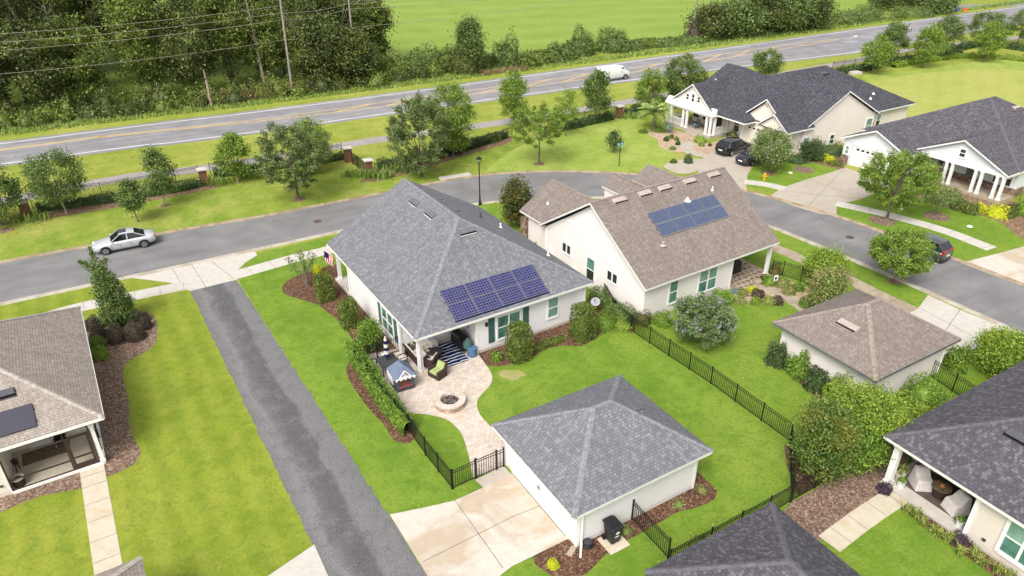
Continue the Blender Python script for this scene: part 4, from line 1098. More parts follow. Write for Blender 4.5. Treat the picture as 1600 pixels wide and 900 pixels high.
def screen(m):
    for x in (-4.02, -1.33, -.2): m.box(x - .035, x + .035, -.06, -.0, .16, 2.62)
    m.box(-4.02, -1.33, -.058, -.01, .78, .85); m.box(-4.02, -.1, -.058, -.01, .16, .22); m.box(-4.02, -.1, -.058, -.01, 2.55, 2.62)
    for y in (1.0, 2.1): m.box(-.035, .03, y - .03, y + .03, .16, 2.62)
    m.box(-.03, .025, .06, 3.1, .78, .84)
hF.prim('screen_frame', 'wicker', screen)
def sdoor(m):
    m.box(-1.28, -1.16, -.07, -.005, .18, 2.2); m.box(-.37, -.25, -.07, -.005, .18, 2.2); m.box(-1.16, -.37, -.07, -.005, 2.1, 2.2)
    m.box(-1.16, -.37, -.07, -.005, .18, .48); m.box(-1.16, -.37, -.07, -.005, .86, .93)
hF.prim('screen_door', 'wicker', sdoor)
hF.prim('back_door', 'white', lambda m: m.box(-3.2, -2.25, 3.14, 3.199, .1, 2.15)); hF.prim('door_glass', 'glass_light', lambda m: m.box(-3.0, -2.45, 3.12, 3.139, .95, 1.95))
hF.window(-.8, 3.2, .9, .7, 1.3, '-y', 1, True, 'glass_light')
hF.prim('corner_trim', 'white', lambda m: m.box(-4.12, -4.05, -.03, .1, 0, 2.8)); hF.prim('wall_outlet', 'charcoal', lambda m: m.box(-4.45, -4.32, -.06, -.002, .6, .7))
hF.roof_vent(-3.6, 2.05, lambda x, y: 3.02 + .56 * (y + .38), 'vent_dark', 1.9, 'x')
solar(hF, -4.7, -2.1, .05, 1.2, lambda y: 3.02 + .56 * (y + .38), 1, 1, 'solar_plain', 'charcoal')
hF.pipe(-3.9, 9.4, 3.02 + .56 * 3.2, 'charcoal', .05, .3)
hL = House('detached_garage', 'tan roofed garage corner at the bottom edge by the left concrete path', 'garage', (*oF, 0), RF, 'shingle_tan', 'cap_tan', 'trim')
hL.roof(-6.4, .87, -18.2, -10.32, 2.58, .56, 'y'); hL.walls([(-5.9, -17.7), (.4, -17.7), (.4, -10.8), (-5.9, -10.8)], 0, 2.42, 'siding_cream'); hL.finish()

# ---- farm style house with white porch (top right) ----
oC = at(1112, 180, 2.9)
hC = House('house', 'cream house with charcoal roof, white gabled front porch and two cars on its driveway', 'house', (*oC, 0), rad(31), 'shingle_dark', 'cap_dark', 'white')
hC.roof(2.5, 25.9, -9.1, 7.0, 2.9, .5, 'x', caps=False)
hC.roof(.7, 16.5, -4.5, 6.6, 2.9, .5, 'y', 'hip', 'gable', caps=False)
hC.gable([(1.2, 6.2, 2.75), (8.6, 6.2, 6.6), (16, 6.2, 2.75)], 'siding_cream', -.2, 'y')
hC.roof(.15, 11, -.25, 7.85, 2.9, .72, 'x', 'gable', 'gable', caps=False)
hC.roof(2.3, 12, -9.35, -2.0, 2.9, .78, 'x', 'gable', 'gable', caps=False)
hC.roof(1.45, 6, -9.9, -5.5, 3.05, .74, 'x', 'gable', 'gable', caps=False)
hC.roof(4.3, 17.9, -9.75, 3, 2.92, .51, 'y', 'gable', 'hip', caps=False)
hC.walls([(3.2, -.0), (3.2, -2.3), (2.7, -2.3), (2.7, -9.1), (17.4, -9.1), (17.4, -8.6), (25.4, -8.6), (25.4, 6.6), (16, 6.6), (16, 6.2), (3.2, 6.2)], 0, 2.75, 'siding_cream')
hC.gable([(.5, .0, 2.9), (.5, 3.8, 5.65), (.5, 7.6, 2.9)], 'batten_white', .12, 'x')
hC.gable([(2.7, -2.2, 2.7), (2.7, -5.68, 5.5), (2.7, -9.15, 2.7)], 'batten_cream', .12, 'x')
hC.gable([(1.75, -5.7, 2.95), (1.75, -7.7, 4.45), (1.75, -9.7, 2.95)], 'batten_cream', .1, 'x')
hC.gable([(4.6, -9.45, 2.72), (11.1, -9.45, 6.1), (17.6, -9.45, 2.72)], 'batten_cream', .35, 'y')
hC.walls([(4.75, -9.44), (17.42, -9.44), (17.42, -8.9), (4.75, -8.9)], 0, 3.1, 'siding_cream')
hC.walls([(1.8, -9.6), (2.68, -9.6), (2.68, -9.12), (1.8, -9.12)], 0, 2.8, 'siding_cream')
hC.walls([(1.8, -6.1), (2.68, -6.1), (2.68, -5.65), (1.8, -5.65)], 2.4, 2.8, 'siding_cream')
hC.finish()
hC.rm = MB(); hC.rm.add([(-.15, -.35, 2.86), (-.15, 7.95, 2.86), (.5, 7.95, 3.55), (.5, -.35, 3.55), (-.15, -.35, 2.72), (-.15, 7.95, 2.72), (.5, 7.95, 2.72), (.5, -.35, 2.72)], [(0, 3, 2, 1), (0, 1, 5, 4), (0, 4, 7, 3), (1, 2, 6, 5), (4, 5, 6, 7)])
hC.rm.build('porch_skirt_roof', M['white'], hC.root)
for y in (7.5, 6.9, 4.75, 4.1, .75, .1): hC.column(.12, y, .35, 2.74, .24)
hC.column(.75, .05, .35, 2.74, .24); hC.column(3.0, .05, .35, 2.74, .2)
hC.prim('porch_beam', 'white', lambda m: [m.box(.0, .28, -.1, 7.7, 2.5, 2.74), m.box(.28, 3.2, -.1, .15, 2.5, 2.738), m.box(.28, 3.2, 7.45, 7.7, 2.5, 2.738)])
hC.prim('porch_floor', 'drive_far', lambda m: m.box(-.05, 3.2, -.1, 7.75, 0, .35))
def rail(m):
    for (y0, y1) in ((4.9, 6.8),):
        m.box(.08, .16, y0, y1, 1.2, 1.28); m.box(.08, .16, y0, y1, .42, .48)
        for k in range(int((y1 - y0) / .13)): m.box(.1, .14, y0 + k * .13, y0 + k * .13 + .035, .48, 1.2)
def rail2(m):
    m.box(.9, 2.9, .02, .1, 1.2, 1.28); m.box(.9, 2.9, .02, .1, .42, .48)
    for k in range(15): m.box(.9 + k * .135, .935 + k * .135, .04, .08, .48, 1.2)
def rail3(m):
    m.box(.3, 3.1, 7.5, 7.58, 1.2, 1.28); m.box(.3, 3.1, 7.5, 7.58, .42, .48)
    for k in range(20): m.box(.3 + k * .14, .335 + k * .14, 7.52, 7.56, .48, 1.2)
for q in (rail, rail2, rail3): hC.prim('porch_railing', 'white', q)
hC.prim('porch_step', 'drive_far', lambda m: [m.box(-.75, -.052, 1.6, 3.4, 0, .12), m.box(-.4, -.051, 1.6, 3.4, .122, .24)])
for i, y in enumerate((4.75, 3.8, 2.85)): hC.window(.5, y, 3.72 if i != 1 else 3.6, .42, .6 if i != 1 else .9, '-x', 1, True, 'glass_dark', tw=.06, name='attic_window')
hC.window(3.2, 5.6, .9, 1.0, 1.55, '-x', 1, True, 'glass_dark'); hC.window(3.2, 3.9, .9, 1.0, 1.55, '-x', 1, True, 'glass_dark')
hC.prim('front_door', 'charcoal', lambda m: m.box(3.13, 3.199, 1.2, 2.2, .35, 2.4)); hC.window(3.2, -1.2, .8, .8, 1.5, '-x', 1, True, 'glass_dark')
def gd2(m):
    for k in range(4): m.box(2.65, 2.697, -8.6, -3.3, .03 + k * .55, .03 + k * .55 + .535)
hC.prim('garage_door', 'siding_cream', gd2)
hC.prim('door_window', 'glass_dark', lambda m: [m.box(2.63, 2.649, -8.3 + k * .64, -7.95 + k * .64, 1.86, 2.06) for k in range(8)])
hC.prim('garage_pilaster', 'white', lambda m: [m.box(2.5, 2.698, -2.95, -2.65, 0, 2.6), m.box(2.5, 2.698, -9.1, -8.75, 0, 2.6)])
hC.window(16.5, -9.45, .7, 1.1, 1.65, '-y', 1, True, 'glass_light'); hC.window(18.55, -8.6, 1.0, .65, 1.3, '-y', 1, True, 'glass_light', 'glass_dark'); hC.window(19.6, -8.6, .7, .75, 1.65, '-y', 1, True, 'glass_light', 'glass_dark')
hC.window(5.4, -9.45, .3, .9, 1.5, '-y', 1, True, 'glass_light', 'glass_dark'); hC.window(10.0, -9.45, .4, .7, 1.0, '-y', 1, True, 'glass_dark')
hC.prim('eave_bracket', 'white', lambda m: [m.bar((.3, 3.8, 5.5), (.48, 3.8, 5.0), .12, .12), m.bar((2.35, -5.68, 5.35), (2.68, -5.68, 4.8), .12, .12), m.bar((1.5, -7.7, 4.4), (1.74, -7.7, 3.9), .12, .12), m.bar((11.1, -9.5, 5.95), (11.1, -9.12, 5.4), .12, .12)])
hC.roof_vent(16.2, -2.3, lambda x, y: 2.9 + .5 * (y + 9.1), 'vent_dark', 1.2, 'x')
for x, y, mt in ((14.6, -5.0, 'white'), (16.6, -5.8, 'white'), (20.5, -6.6, 'white'), (19.2, -7.2, 'white')): hC.pipe(x, y, 2.9 + .5 * (y + 9.1), mt, .09, .22)
hC.pipe(5.4, 5.2, 2.9 + .5 * 4.7, 'white', .1, .22)

# ---- pale blue house with paired columns (right) ----
oD = at(1577, 274, 2.9)
hD = House('house', 'pale blue house with plum charcoal roof and paired white porch columns at the right edge', 'house', (*oD, 0), rad(32), 'shingle_plum', 'cap_plum', 'white')
hD.roof(1.7, 19.2, -.1, 16.5, 2.9, .5, 'x')
hD.roof(-.2, 10, -.05, 9.35, 2.9, .47, 'x', 'gable', 'gable', caps=False)
hD.roof(-2.5, 10, 8.35, 16.2, 2.75, .44, 'x', 'gable', 'gable', caps=False)
hD.walls([(2.6, .2), (18.7, .2), (18.7, 16.0), (2.6, 16.0)], 0, 2.75, 'siding_blue')
hD.walls([(-2.1, 8.8), (2.7, 8.8), (2.7, 15.8), (-2.1, 15.8)], 0, 2.6, 'siding_blue')
hD.gable([(.15, .2, 2.88), (.15, 4.65, 4.9), (.15, 9.1, 2.88)], 'batten_blue', .12, 'x')
hD.gable([(-2.1, 8.7, 2.6), (-2.1, 12.28, 4.28), (-2.1, 15.85, 2.6)], 'batten_blue', .12, 'x')
hD.finish()
for y in (8.5, 7.9, 5.75, 5.15, 2.9, 2.3, .9, .3): hD.column(.1, y, .3, 2.6, .25)
hD.prim('porch_beam', 'white', lambda m: [m.box(-.05, .25, .0, 9.0, 2.55, 2.88), m.box(.25, 2.6, .0, .25, 2.55, 2.86)])
hD.prim('porch_floor', 'walk_dirty', lambda m: m.box(-.1, 2.6, .0, 8.8, 0, .3))
hD.prim('stone_skirt', 'stone', lambda m: [m.box(2.5, 2.598, .2, 8.79, .3, .95), m.box(2.5, 14, .1, .198, 0, .9), m.box(-2.18, -2.102, 14.95, 15.8, 0, .9), m.box(-2.18, -2.102, 8.8, 9.5, 0, .9)])
for y in (7.6, 6.9, 2.0, 1.0): hD.window(2.6, y, 1.05, .65, 1.45, '-x', 1, True, 'glass_dark')
hD.prim('front_door', 'shutter_grey', lambda m: m.box(2.53, 2.599, 3.9, 4.9, .3, 2.4))
hD.window(.15, 4.65, 3.35, .5, .72, '-x', 1, True, 'glass_dark', tw=.13, name='attic_window')
hD.window(-2.1, 15.3, 1.1, .35, .8, '-x', 1, True, 'glass_light', name='side_window')
def gd3(m):
    for k in range(4): m.box(-2.15, -2.102, 9.6, 14.4, .03 + k * .53, .03 + k * .53 + .515)
hD.prim('garage_door', 'white', gd3)
hD.prim('door_window', 'glass_dark', lambda m: [m.box(-2.17, -2.151, 9.8 + k * .58, 10.15 + k * .58, 1.78, 1.98) for k in range(8)])
hD.prim('door_trim', 'white', lambda m: [m.box(-2.2, -2.103, 14.42, 14.6, 0, 2.3), m.box(-2.2, -2.103, 9.4, 9.58, 0, 2.3), m.box(-2.2, -2.103, 9.4, 14.6, 2.18, 2.36)])
hD.prim('eave_bracket', 'white', lambda m: m.bar((-2.4, 12.28, 4.2), (-2.12, 12.28, 3.7), .12, .12))
hD.roof_vent(14.5, 3.6, lambda x, y: 2.9 + .5 * (y + .1), 'vent_pink', 1.2, 'x'); hD.roof_vent(12.0, 6.3, lambda x, y: 2.9 + .5 * (y + .1), 'vent_pink', 1.2, 'x')
# ------------------------------------------------------------------ vegetation
def leaf_obj(name, mat, C, size, parent=None, up=0.5, out=None, aspect=1.9, seed=0, extra=None, curl=0.0):
    """one mesh of many small leaf faces at points C (n,3). out: outward vectors"""
    r = np.random.default_rng(seed)
    C = np.asarray(C, float); n = len(C)
    nor = r.normal(0, 1, (n, 3)); nor /= np.linalg.norm(nor, axis=1)[:, None]
    nor[:, 2] += up
    if out is not None: nor += out
    nor /= np.linalg.norm(nor, axis=1)[:, None] + 1e-9
    t = r.normal(0, 1, (n, 3)); t -= nor * (t * nor).sum(1)[:, None]; t /= np.linalg.norm(t, axis=1)[:, None] + 1e-9
    b = np.cross(nor, t)
    s = (np.asarray(size) * r.uniform(0.65, 1.35, n))[:, None] if np.ndim(size) == 0 else (size * r.uniform(.8, 1.2, n))[:, None]
    w = s / aspect
    bend = nor * s * 0.18
    V = np.stack([C - t * s * .5, C + b * w * .5 - bend * .3 + t * s * .05, C + t * s * .5 - bend, C - b * w * .5 - bend * .3 + t * s * .05], 1).reshape(-1, 3)
    me = bpy.data.meshes.new(name)
    me.vertices.add(4 * n); me.vertices.foreach_set('co', V.astype(np.float32).ravel())
    me.loops.add(4 * n); me.loops.foreach_set('vertex_index', np.arange(4 * n, dtype=np.int32))
    me.polygons.add(n); me.polygons.foreach_set('loop_start', np.arange(0, 4 * n, 4, dtype=np.int32))
    me.polygons.foreach_set('loop_total', np.full(n, 4, np.int32))
    me.materials.append(M[mat]); me.update(calc_edges=True)
    o = bpy.data.objects.new(name, me); COL.objects.link(o)
    if parent is not None: o.parent = parent
    return o


def clumps(r, n, rx, ry, rz, shell=0.55, low=-1.0):
    """points in an ellipsoid, favouring the outside"""
    d = r.normal(0, 1, (n * 2, 3)); d /= np.linalg.norm(d, axis=1)[:, None]
    d = d[d[:, 2] > low][:n]
    k = shell + (1 - shell) * r.random(len(d)) ** 0.6
    return d * k[:, None] * np.array([rx, ry, rz]), d


def limbs(m, r, base, tips, rad0, trunk_top, n=5):
    """tapered trunk and limbs to tips"""
    b = Vector(base); tt = Vector(trunk_top)
    q = b.lerp(tt, .5) + Vector((r.normal(0, .06), r.normal(0, .06), 0))
    m.tube([b, b + (tt - b) * .12, q, tt], [rad0 * 1.5, rad0, rad0 * .85, rad0 * .62], n + 3)
    for t in tips:
        t = Vector(t); mid = tt.lerp(t, .45) + Vector((0, 0, (t - tt).length * .1)) + Vector(r.normal(0, .08, 3))
        m.tube([tt - (tt - b) * .06, mid, t], [rad0 * .42, rad0 * .26, rad0 * .06], n)


def tree(name, label, base, h, rx, mat, seed, group=None, cat='tree', ry=None, cz=0.6, crz=0.42, nclump=46, per=85, leaf=0.2, spread=0.42,
         bark='bark', trunk=0.09, shell=0.5, lean=(0, 0), spray=0.0, up=0.4, taper=0.0, low=-1.0, forks=8):
    """broadleaf tree: trunk with limbs, crown of many leaf clumps"""
    r = np.random.default_rng(seed)
    ry = ry or rx
    root = thing(name, label, cat, base, 0, group)
    nclump = int(nclump * 1.35); per = int(per * 1.6); spread = spread * 1.25; per = int(per * 1.15)
    C, d = clumps(r, nclump, rx * .87, ry * .87, h * crz * .96, shell, low)
    if taper:                                   # narrower towards the top
        k = 1 - taper * np.clip(C[:, 2] / (h * crz) * .5 + .5, 0, 1); C[:, :2] *= k[:, None]
    C[:, 2] += h * cz
    C[:, 0] += lean[0] * C[:, 2] / h; C[:, 1] += lean[1] * C[:, 2] / h
    sz = r.uniform(.6, 1.35, len(C))
    pts = []; outs = []
    for c, dd, s in zip(C, d, sz):
        k = int(per * s); p = r.normal(0, 1, (k, 3)) * np.array([1, 1, .75]) * spread * s * .6
        if spray:
            t = r.random(k) ** .7 * spray * s; dirv = dd * .8 + np.array([0, 0, .75]); dirv /= np.linalg.norm(dirv)
            p = p * .5 + dirv * t[:, None]
        pts.append(c + p); outs.append(np.repeat(dd[None] * .35, k, 0))
    pts = np.concatenate(pts); outs = np.concatenate(outs)
    ok = pts[:, 2] > .15; pts, outs = pts[ok], outs[ok]
    leaf_obj('crown', mat, pts, leaf, root, up, outs, seed=seed)
    m = MB(); lo = C[:, 2].min()
    tt = (lean[0] * .3, lean[1] * .3, max(h * (cz - crz) + h * crz * .45, h * .25))
    idx = r.permutation(len(C))[:forks]
    limbs(m, r, (0, 0, -.05), [C[i] for i in idx], trunk, tt); m.build('trunk', M[bark], root)
    return root


def bush(name, label, base, rx, h, mat, seed, group=None, cat='shrub', ry=None, n=1500, leaf=0.1, kind='round', rot=0.0, stem=None, up=0.3, rough=0.1):
    """shrub: leaves through the outer part of its volume around a twiggy body"""
    r = np.random.default_rng(seed); ry = ry or rx
    u = r.random(n); d = r.normal(0, 1, (n, 3)); d[:, 2] = np.abs(d[:, 2]) if kind != 'ball' else d[:, 2]
    d /= np.linalg.norm(d, axis=1)[:, None]
    ph = r.uniform(0, 6.28, 6)
    lump = 1 + rough * (np.sin(d[:, 0] * 5 + ph[0]) * np.cos(d[:, 1] * 4 + ph[1]) + .7 * np.sin(d[:, 2] * 6 + ph[2] + d[:, 0] * 3) + .5 * np.sin(d[:, 1] * 9 + ph[3]))
    k = (.72 + .33 * r.random(n) ** .7) * lump
    if kind == 'box':                           # clipped: superellipsoid
        p = d / ((np.abs(d) ** 8).sum(1) ** .125)[:, None]
        P = p * np.array([rx, ry, h]) * (1 - .15 * r.random(n) ** 1.8)[:, None] * (lump * .25 + .75)[:, None]
        P[:, 2] = np.minimum(P[:, 2], h * r.uniform(.96, 1.0, n))
    elif kind == 'ball':
        P = d * k[:, None] * np.array([rx, ry, h * .5]); P[:, 2] += h * .55
    else:
        P = d * k[:, None] * np.array([rx, ry, h * .97])
        sk = r.random(n) < .3; P[sk, 2] *= r.random(sk.sum())
    if rot:
        c, s = math.cos(rot), math.sin(rot); x = P[:, 0] * c - P[:, 1] * s; P[:, 1] = P[:, 0] * s + P[:, 1] * c; P[:, 0] = x
    o = leaf_obj(name, mat, P, leaf, None, up, d * (.8 if kind != 'box' and mat != 'leaf_brown' else .3), seed=seed)
    # woody inner body
    m = MB(); m.smooth = True
    nn, mm = 12, 6; vs = []; fs = []
    for i in range(mm + 1):
        a = i / mm * math.pi / 2 if kind != 'ball' else -math.pi / 2 + i / mm * math.pi
        for j in range(nn):
            b = 2 * math.pi * j / nn; q = r.uniform(.62, .74) if kind != 'box' else r.uniform(.7, .78)
            v = np.array([math.cos(a) * math.cos(b), math.cos(a) * math.sin(b), math.sin(a)])
            if kind == 'box': v = v / (np.abs(v) ** 5).sum() ** .2
            x, y, z = v[0] * rx * q, v[1] * ry * q, v[2] * h * q if kind != 'ball' else v[2] * h * .5 * q + h * .55
            if rot: x, y = x * math.cos(rot) - y * math.sin(rot), x * math.sin(rot) + y * math.cos(rot)
            vs.append((x, y, z))
    for i in range(mm):
        for j in range(nn): fs.append((i * nn + j, i * nn + (j + 1) % nn, (i + 1) * nn + (j + 1) % nn, (i + 1) * nn + j))
    m.add(vs, fs); m.build('branches', M[mat], o)
    if stem:
        s = MB(); rr = stem
        for q in range(3):
            t = q * 2.1 + seed; s.tube([(0, 0, -.03), (math.cos(t) * rx * .25, math.sin(t) * ry * .25, h * .3), (math.cos(t) * rx * .5, math.sin(t) * ry * .5, h * .62)], [rr, rr * .7, rr * .4], 6)
        s.build('trunk', M['bark'], o)
    o.location = (base[0], base[1], base[2] if len(base) > 2 else 0)
    return tag(o, label, cat, group)


def blades(name, label, base, n, rad_, length, mat, seed, width=0.03, cat='plant', group=None, droop=.6, spreadv=.8, rx=0.0, ry=0.0):
    """strap leaves or reeds arching from the ground"""
    r = np.random.default_rng(seed); m = MB()
    for i in range(n):
        a = r.uniform(0, 6.283); L = length * r.uniform(.6, 1.15); lean = spreadv * r.uniform(.15, 1)
        o = Vector((r.uniform(-1, 1) * rx + r.normal(0, rad_ * .3), r.uniform(-1, 1) * ry + r.normal(0, rad_ * .3), 0)); dr = Vector((math.cos(a), math.sin(a), 0)); si = Vector((-dr.y, dr.x, 0)) * width * r.uniform(.7, 1.3) / 2
        p = [o, o + dr * L * lean * .45 + Vector((0, 0, L * .62)), o + dr * L * lean * 1.0 + Vector((0, 0, L * (1 - droop * lean)))]
        m.add([p[0] - si * .8, p[0] + si * .8, p[1] + si, p[1] - si, p[2]], [(0, 1, 2, 3), (3, 2, 4)])
    o = m.build(name, M[mat], loc=(base[0], base[1], base[2] if len(base) > 2 else 0)); return tag(o, label, cat, group)


def hedge(name, label, line, w, h, mat, seed, n_per_m=420, leaf=.12, cat='hedge', group=None, rough=.13, base_gap=0.0, wild=0.0):
    r = np.random.default_rng(seed); L = spline(line, .5); c0 = np.array(L[0])
    seg = [math.dist(L[i], L[i + 1]) for i in range(len(L) - 1)]; tot = sum(seg); n = int(tot * n_per_m)
    cum = np.concatenate([[0], np.cumsum(seg)]); s = r.random(n) * tot
    i = np.clip(np.searchsorted(cum, s) - 1, 0, len(seg) - 1); P0 = np.array(L)
    f = (s - cum[i]) / np.array(seg)[i]; P = P0[i] * (1 - f)[:, None] + P0[i + 1] * f[:, None]
    T = P0[i + 1] - P0[i]; T /= np.linalg.norm(T, axis=1)[:, None]; Nn = np.stack([-T[:, 1], T[:, 0]], 1)
    a = r.uniform(0, math.pi, n); ca, sa = np.cos(a), np.sin(a)
    ex = np.abs(ca) ** .5 * np.sign(ca); ez = np.abs(sa) ** .5
    ph = r.uniform(0, 6.28, 4)
    lump = 1 + rough * (np.sin(s * 2.1 + ph[0]) + .7 * np.sin(s * 4.7 + ph[1] + a * 2)) + wild * np.sin(s * .55 + ph[2]) * .6 + wild * np.sin(s * 1.3 + ph[3]) * .4
    k = (.74 + .3 * r.random(n)) * lump
    X = P + Nn * (ex * w / 2 * k)[:, None]; Z = ez * h * k + base_gap
    lowz = r.random(n) < .25; Z[lowz] *= r.random(lowz.sum())
    pts = np.column_stack([X - c0, Z]); out = np.column_stack([Nn * ex[:, None], ez]) * .7
    o = leaf_obj(name, mat, pts, leaf, None, .25, out, seed=seed)
    m = MB(); Lr = [(p[0] - c0[0], p[1] - c0[1]) for p in L]
    profile(m, Lr, [(-w * .36, 0), (-w * .36, h * .45), (-w * .18, h * .62), (w * .18, h * .62), (w * .36, h * .45), (w * .36, 0)])
    m.build('branches', M[mat], o); o.location = (c0[0], c0[1], 0)
    return tag(o, label, cat, group)


def ht(u, v, top): return height_at(u, v, top)


# ---- lawn trees along the street ----
G1 = 'young trees on the roadside lawn'
def T(u, v, top, wpx, label, mat, seed, name='lawn_tree', group=G1, **k):
    b = at(u, v); h = ht(u, v, top); d = math.dist((0, 0, CAM_H), (b[0], b[1], h * .6)); rx = wpx / 2 * d / F_PX
    return tree(name, label, b, h, rx, k.pop('mat2', mat), seed, group, **k)

T(4, 352, 262, 75, 'dark leafy tree cut off by the left edge beside the first brick pillar', 'leaf_oak', 101, cz=.56, crz=.44, nclump=60)
T(104, 333, 232, 78, 'airy mid green tree just right of the leftmost brick pillar', 'leaf_oak', 102, cz=.58, crz=.42, nclump=64, spread=.45, leaf=.17, per=80, bark='pale_bark')
T(216, 347, 281, 42, 'small dense sapling on the lawn directly behind the silver sedan', 'leaf_oak', 103, cz=.62, crz=.36, nclump=22, per=70, spread=.33, trunk=.05)
T(258, 322, 226, 50, 'slender open tree between the silver sedan and the second brick pillar', 'leaf_oak', 104, cz=.6, crz=.4, nclump=34, per=60, taper=.4, trunk=.07, bark='pale_bark')
T(372, 286, 210, 56, 'mid green tree just right of the second brick pillar', 'leaf_elm', 105, cz=.6, crz=.4, nclump=34, trunk=.08, bark='pale_bark')
T(466, 311, 192, 112, 'large spreading dark green tree nearest the street bend, left of the paired brick pillars', 'leaf_grey', 106, cz=.57, crz=.40, nclump=150, per=70, trunk=.15, spray=.6, leaf=.17)
T(492, 268, 183, 64, 'rounded yellow green tree partly behind the large spreading tree', 'leaf_elm', 107, cz=.52, crz=.48, nclump=60, leaf=.17)
T(659, 276, 152, 98, 'large dense greyish oak behind the grey roof peak', 'leaf_grey', 108, cz=.53, crz=.46, nclump=170, per=75, trunk=.15, spray=.7, leaf=.17)
T(708, 245, 128, 78, 'tall light green tree just behind the greyish oak', 'leaf_elm', 109, cz=.55, crz=.45, nclump=110, per=80, trunk=.13, leaf=.18)
T(803, 200, 108, 60, 'upright tree beside the highway path, above the round tree with a bare stem', 'leaf_elm', 110, cz=.56, crz=.44, nclump=52, taper=.45, trunk=.1, leaf=.2)
T(842, 256, 162, 84, 'round bright tree with a bare stem alone on the lawn behind the street', 'leaf_elm', 111, cz=.62, crz=.36, nclump=60, trunk=.11, spray=.7, leaf=.18)
T(884, 213, 134, 38, 'thin wispy sapling in front of the long dark hedge', 'leaf_elm', 112, cz=.6, crz=.38, nclump=26, per=50, trunk=.06, leaf=.17)
T(929, 193, 102, 54, 'tapering tree in the dark hedge just left of the white van', 'leaf_oak', 113, cz=.58, crz=.42, nclump=50, taper=.45, trunk=.09, leaf=.2)
T(1014, 178, 108, 48, 'light green tree behind the palm, smaller than the one at the porch gable', 'leaf_elm', 114, cz=.55, crz=.44, nclump=44, leaf=.2)
T(1067, 172, 82, 70, 'full round tree against the left side of the white porch gable', 'leaf_oak', 115, cz=.55, crz=.45, nclump=80, leaf=.2, trunk=.12)
T(1195, 122, 76, 44, 'round tree top showing behind the charcoal roofed house', 'leaf_oak', 116, cz=.55, crz=.45, nclump=40, leaf=.22)
G2 = 'trees along the far footpath'
for (u, v, top, w, lab, sd, mt) in (
        (1363, 116, 54, 50, 'round tree beside the white utility cover on the right lawn edge', 121, 'leaf_elm'),
        (1391, 98, 32, 46, 'tall tree directly behind the round tree near the charcoal roof ridge', 122, 'leaf_oak'),
        (1441, 106, 38, 44, 'tree with a bare leaning stem on the pale right lawn', 123, 'leaf_elm'),
        (1471, 94, 22, 46, 'darker tree behind the bare stemmed tree of the pale lawn', 124, 'leaf_oak'),
        (1537, 97, 33, 42, 'yellow green tree with clear stem near the upper right corner', 125, 'leaf_elm'),
        (1532, 72, 17, 58, 'darker spreading tree beside the road junction at upper right', 126, 'leaf_oak'),
        (1589, 70, 12, 50, 'tree cut off by the right edge beside the road junction', 127, 'leaf_oak')):
    T(u, v, top, w, lab, mt, sd, 'path_tree', G2, cz=.58, crz=.42, nclump=46, per=70, leaf=.24, spread=.5, trunk=.1, taper=.25)
G3 = 'street trees on the right verge'
T(1386, 340, 243, 100, 'broad street tree with forked trunk in front of the pale blue garage', 'leaf_elm', 131, 'street_tree', G3, cz=.6, crz=.37, nclump=105, per=110, spray=.8, trunk=.12, leaf=.16, forks=12)
T(1396, 441, 362, 78, 'globe shaped street tree hiding the front of the parked grey car', 'leaf_elm', 132, 'street_tree', G3, cz=.58, crz=.36, nclump=95, per=110, spray=.45, trunk=.08, leaf=.14, forks=12)
T(1463, 336, 290, 46, 'thin young tree in a mulch ring before the paired white columns', 'leaf_oak', 133, 'street_tree', G3, cz=.65, crz=.32, nclump=22, per=40, trunk=.035, leaf=.14)
T(1200, 268, 204, 62, 'flowering tree with cream blossom beside the dark parked cars', 'leaf_myrtle', 134, 'flowering_tree', None, cz=.58, crz=.42, nclump=60, per=90, trunk=.09, leaf=.17)
T(808, 353, 279, 50, 'dark bronze tinged magnolia in front of the brown roofed house', 'leaf_bronze', 135, 'magnolia_tree', None, cz=.52, crz=.48, nclump=70, per=80, leaf=.18, taper=.25, shell=.35)
T(1264, 250, 216, 28, 'narrow round shrub tree against the cream side wall beside the pale blue garage', 'leaf_dark', 136, 'shrub_tree', None, cz=.52, crz=.46, nclump=40, per=60, leaf=.15)
T(959, 239, 205, 22, 'small twiggy dark tree beside the green street sign', 'leaf_dark', 137, 'sapling', None, cz=.58, crz=.42, nclump=16, per=40, leaf=.17, spread=.34, trunk=.04)
# conical magnolia with a bent leader, left corner bed
bt = at(189, 505)
root = thing('magnolia_tree', 'conical dense evergreen with a bent top in the mulch bed by the left house', 'tree', bt)
r = np.random.default_rng(141); hh = 4.3; pts = []; outs = []
for k in range(130):
    z = r.random() ** 1.15; rr = 1.15 * (1 - z) ** .36 * (1 if z > .12 else .55 + z * 3.7); a = r.uniform(0, 6.283); q = .5 + .5 * r.random() ** .5
    lean = .0 if z < .6 else (z - .6) * -1.0
    c = np.array([math.cos(a) * rr * q + lean, math.sin(a) * rr * q, .3 + z * (hh - .5)]); n_ = 95
    pts.append(c + r.normal(0, .17, (n_, 3))); outs.append(np.repeat([[math.cos(a) * .6, math.sin(a) * .6, .3]], n_, 0))
for (x0, z0, x1, z1, n_) in ((-.35, 3.5, -.5, 5.9, 420), (-.4, 4.1, -1.5, 4.8, 460), (-.3, 4.2, .4, 5.0, 220)):
    t = r.random(n_); pts.append(np.column_stack([x0 + (x1 - x0) * t, np.zeros(n_), z0 + (z1 - z0) * t]) + r.normal(0, .24, (n_, 3)) * (1.15 - t)[:, None]); outs.append(r.normal(0, .3, (n_, 3)))
leaf_obj('crown', 'leaf_oak', np.concatenate(pts), .15, root, .4, np.concatenate(outs), seed=141)
m = MB(); m.tube([(0, 0, -.05), (0, 0, 1.5), (-.1, 0, 3.2), (-.45, 0, 4.6)], [.09, .07, .045, .02], 8); m.build('trunk', M['bark'], root)
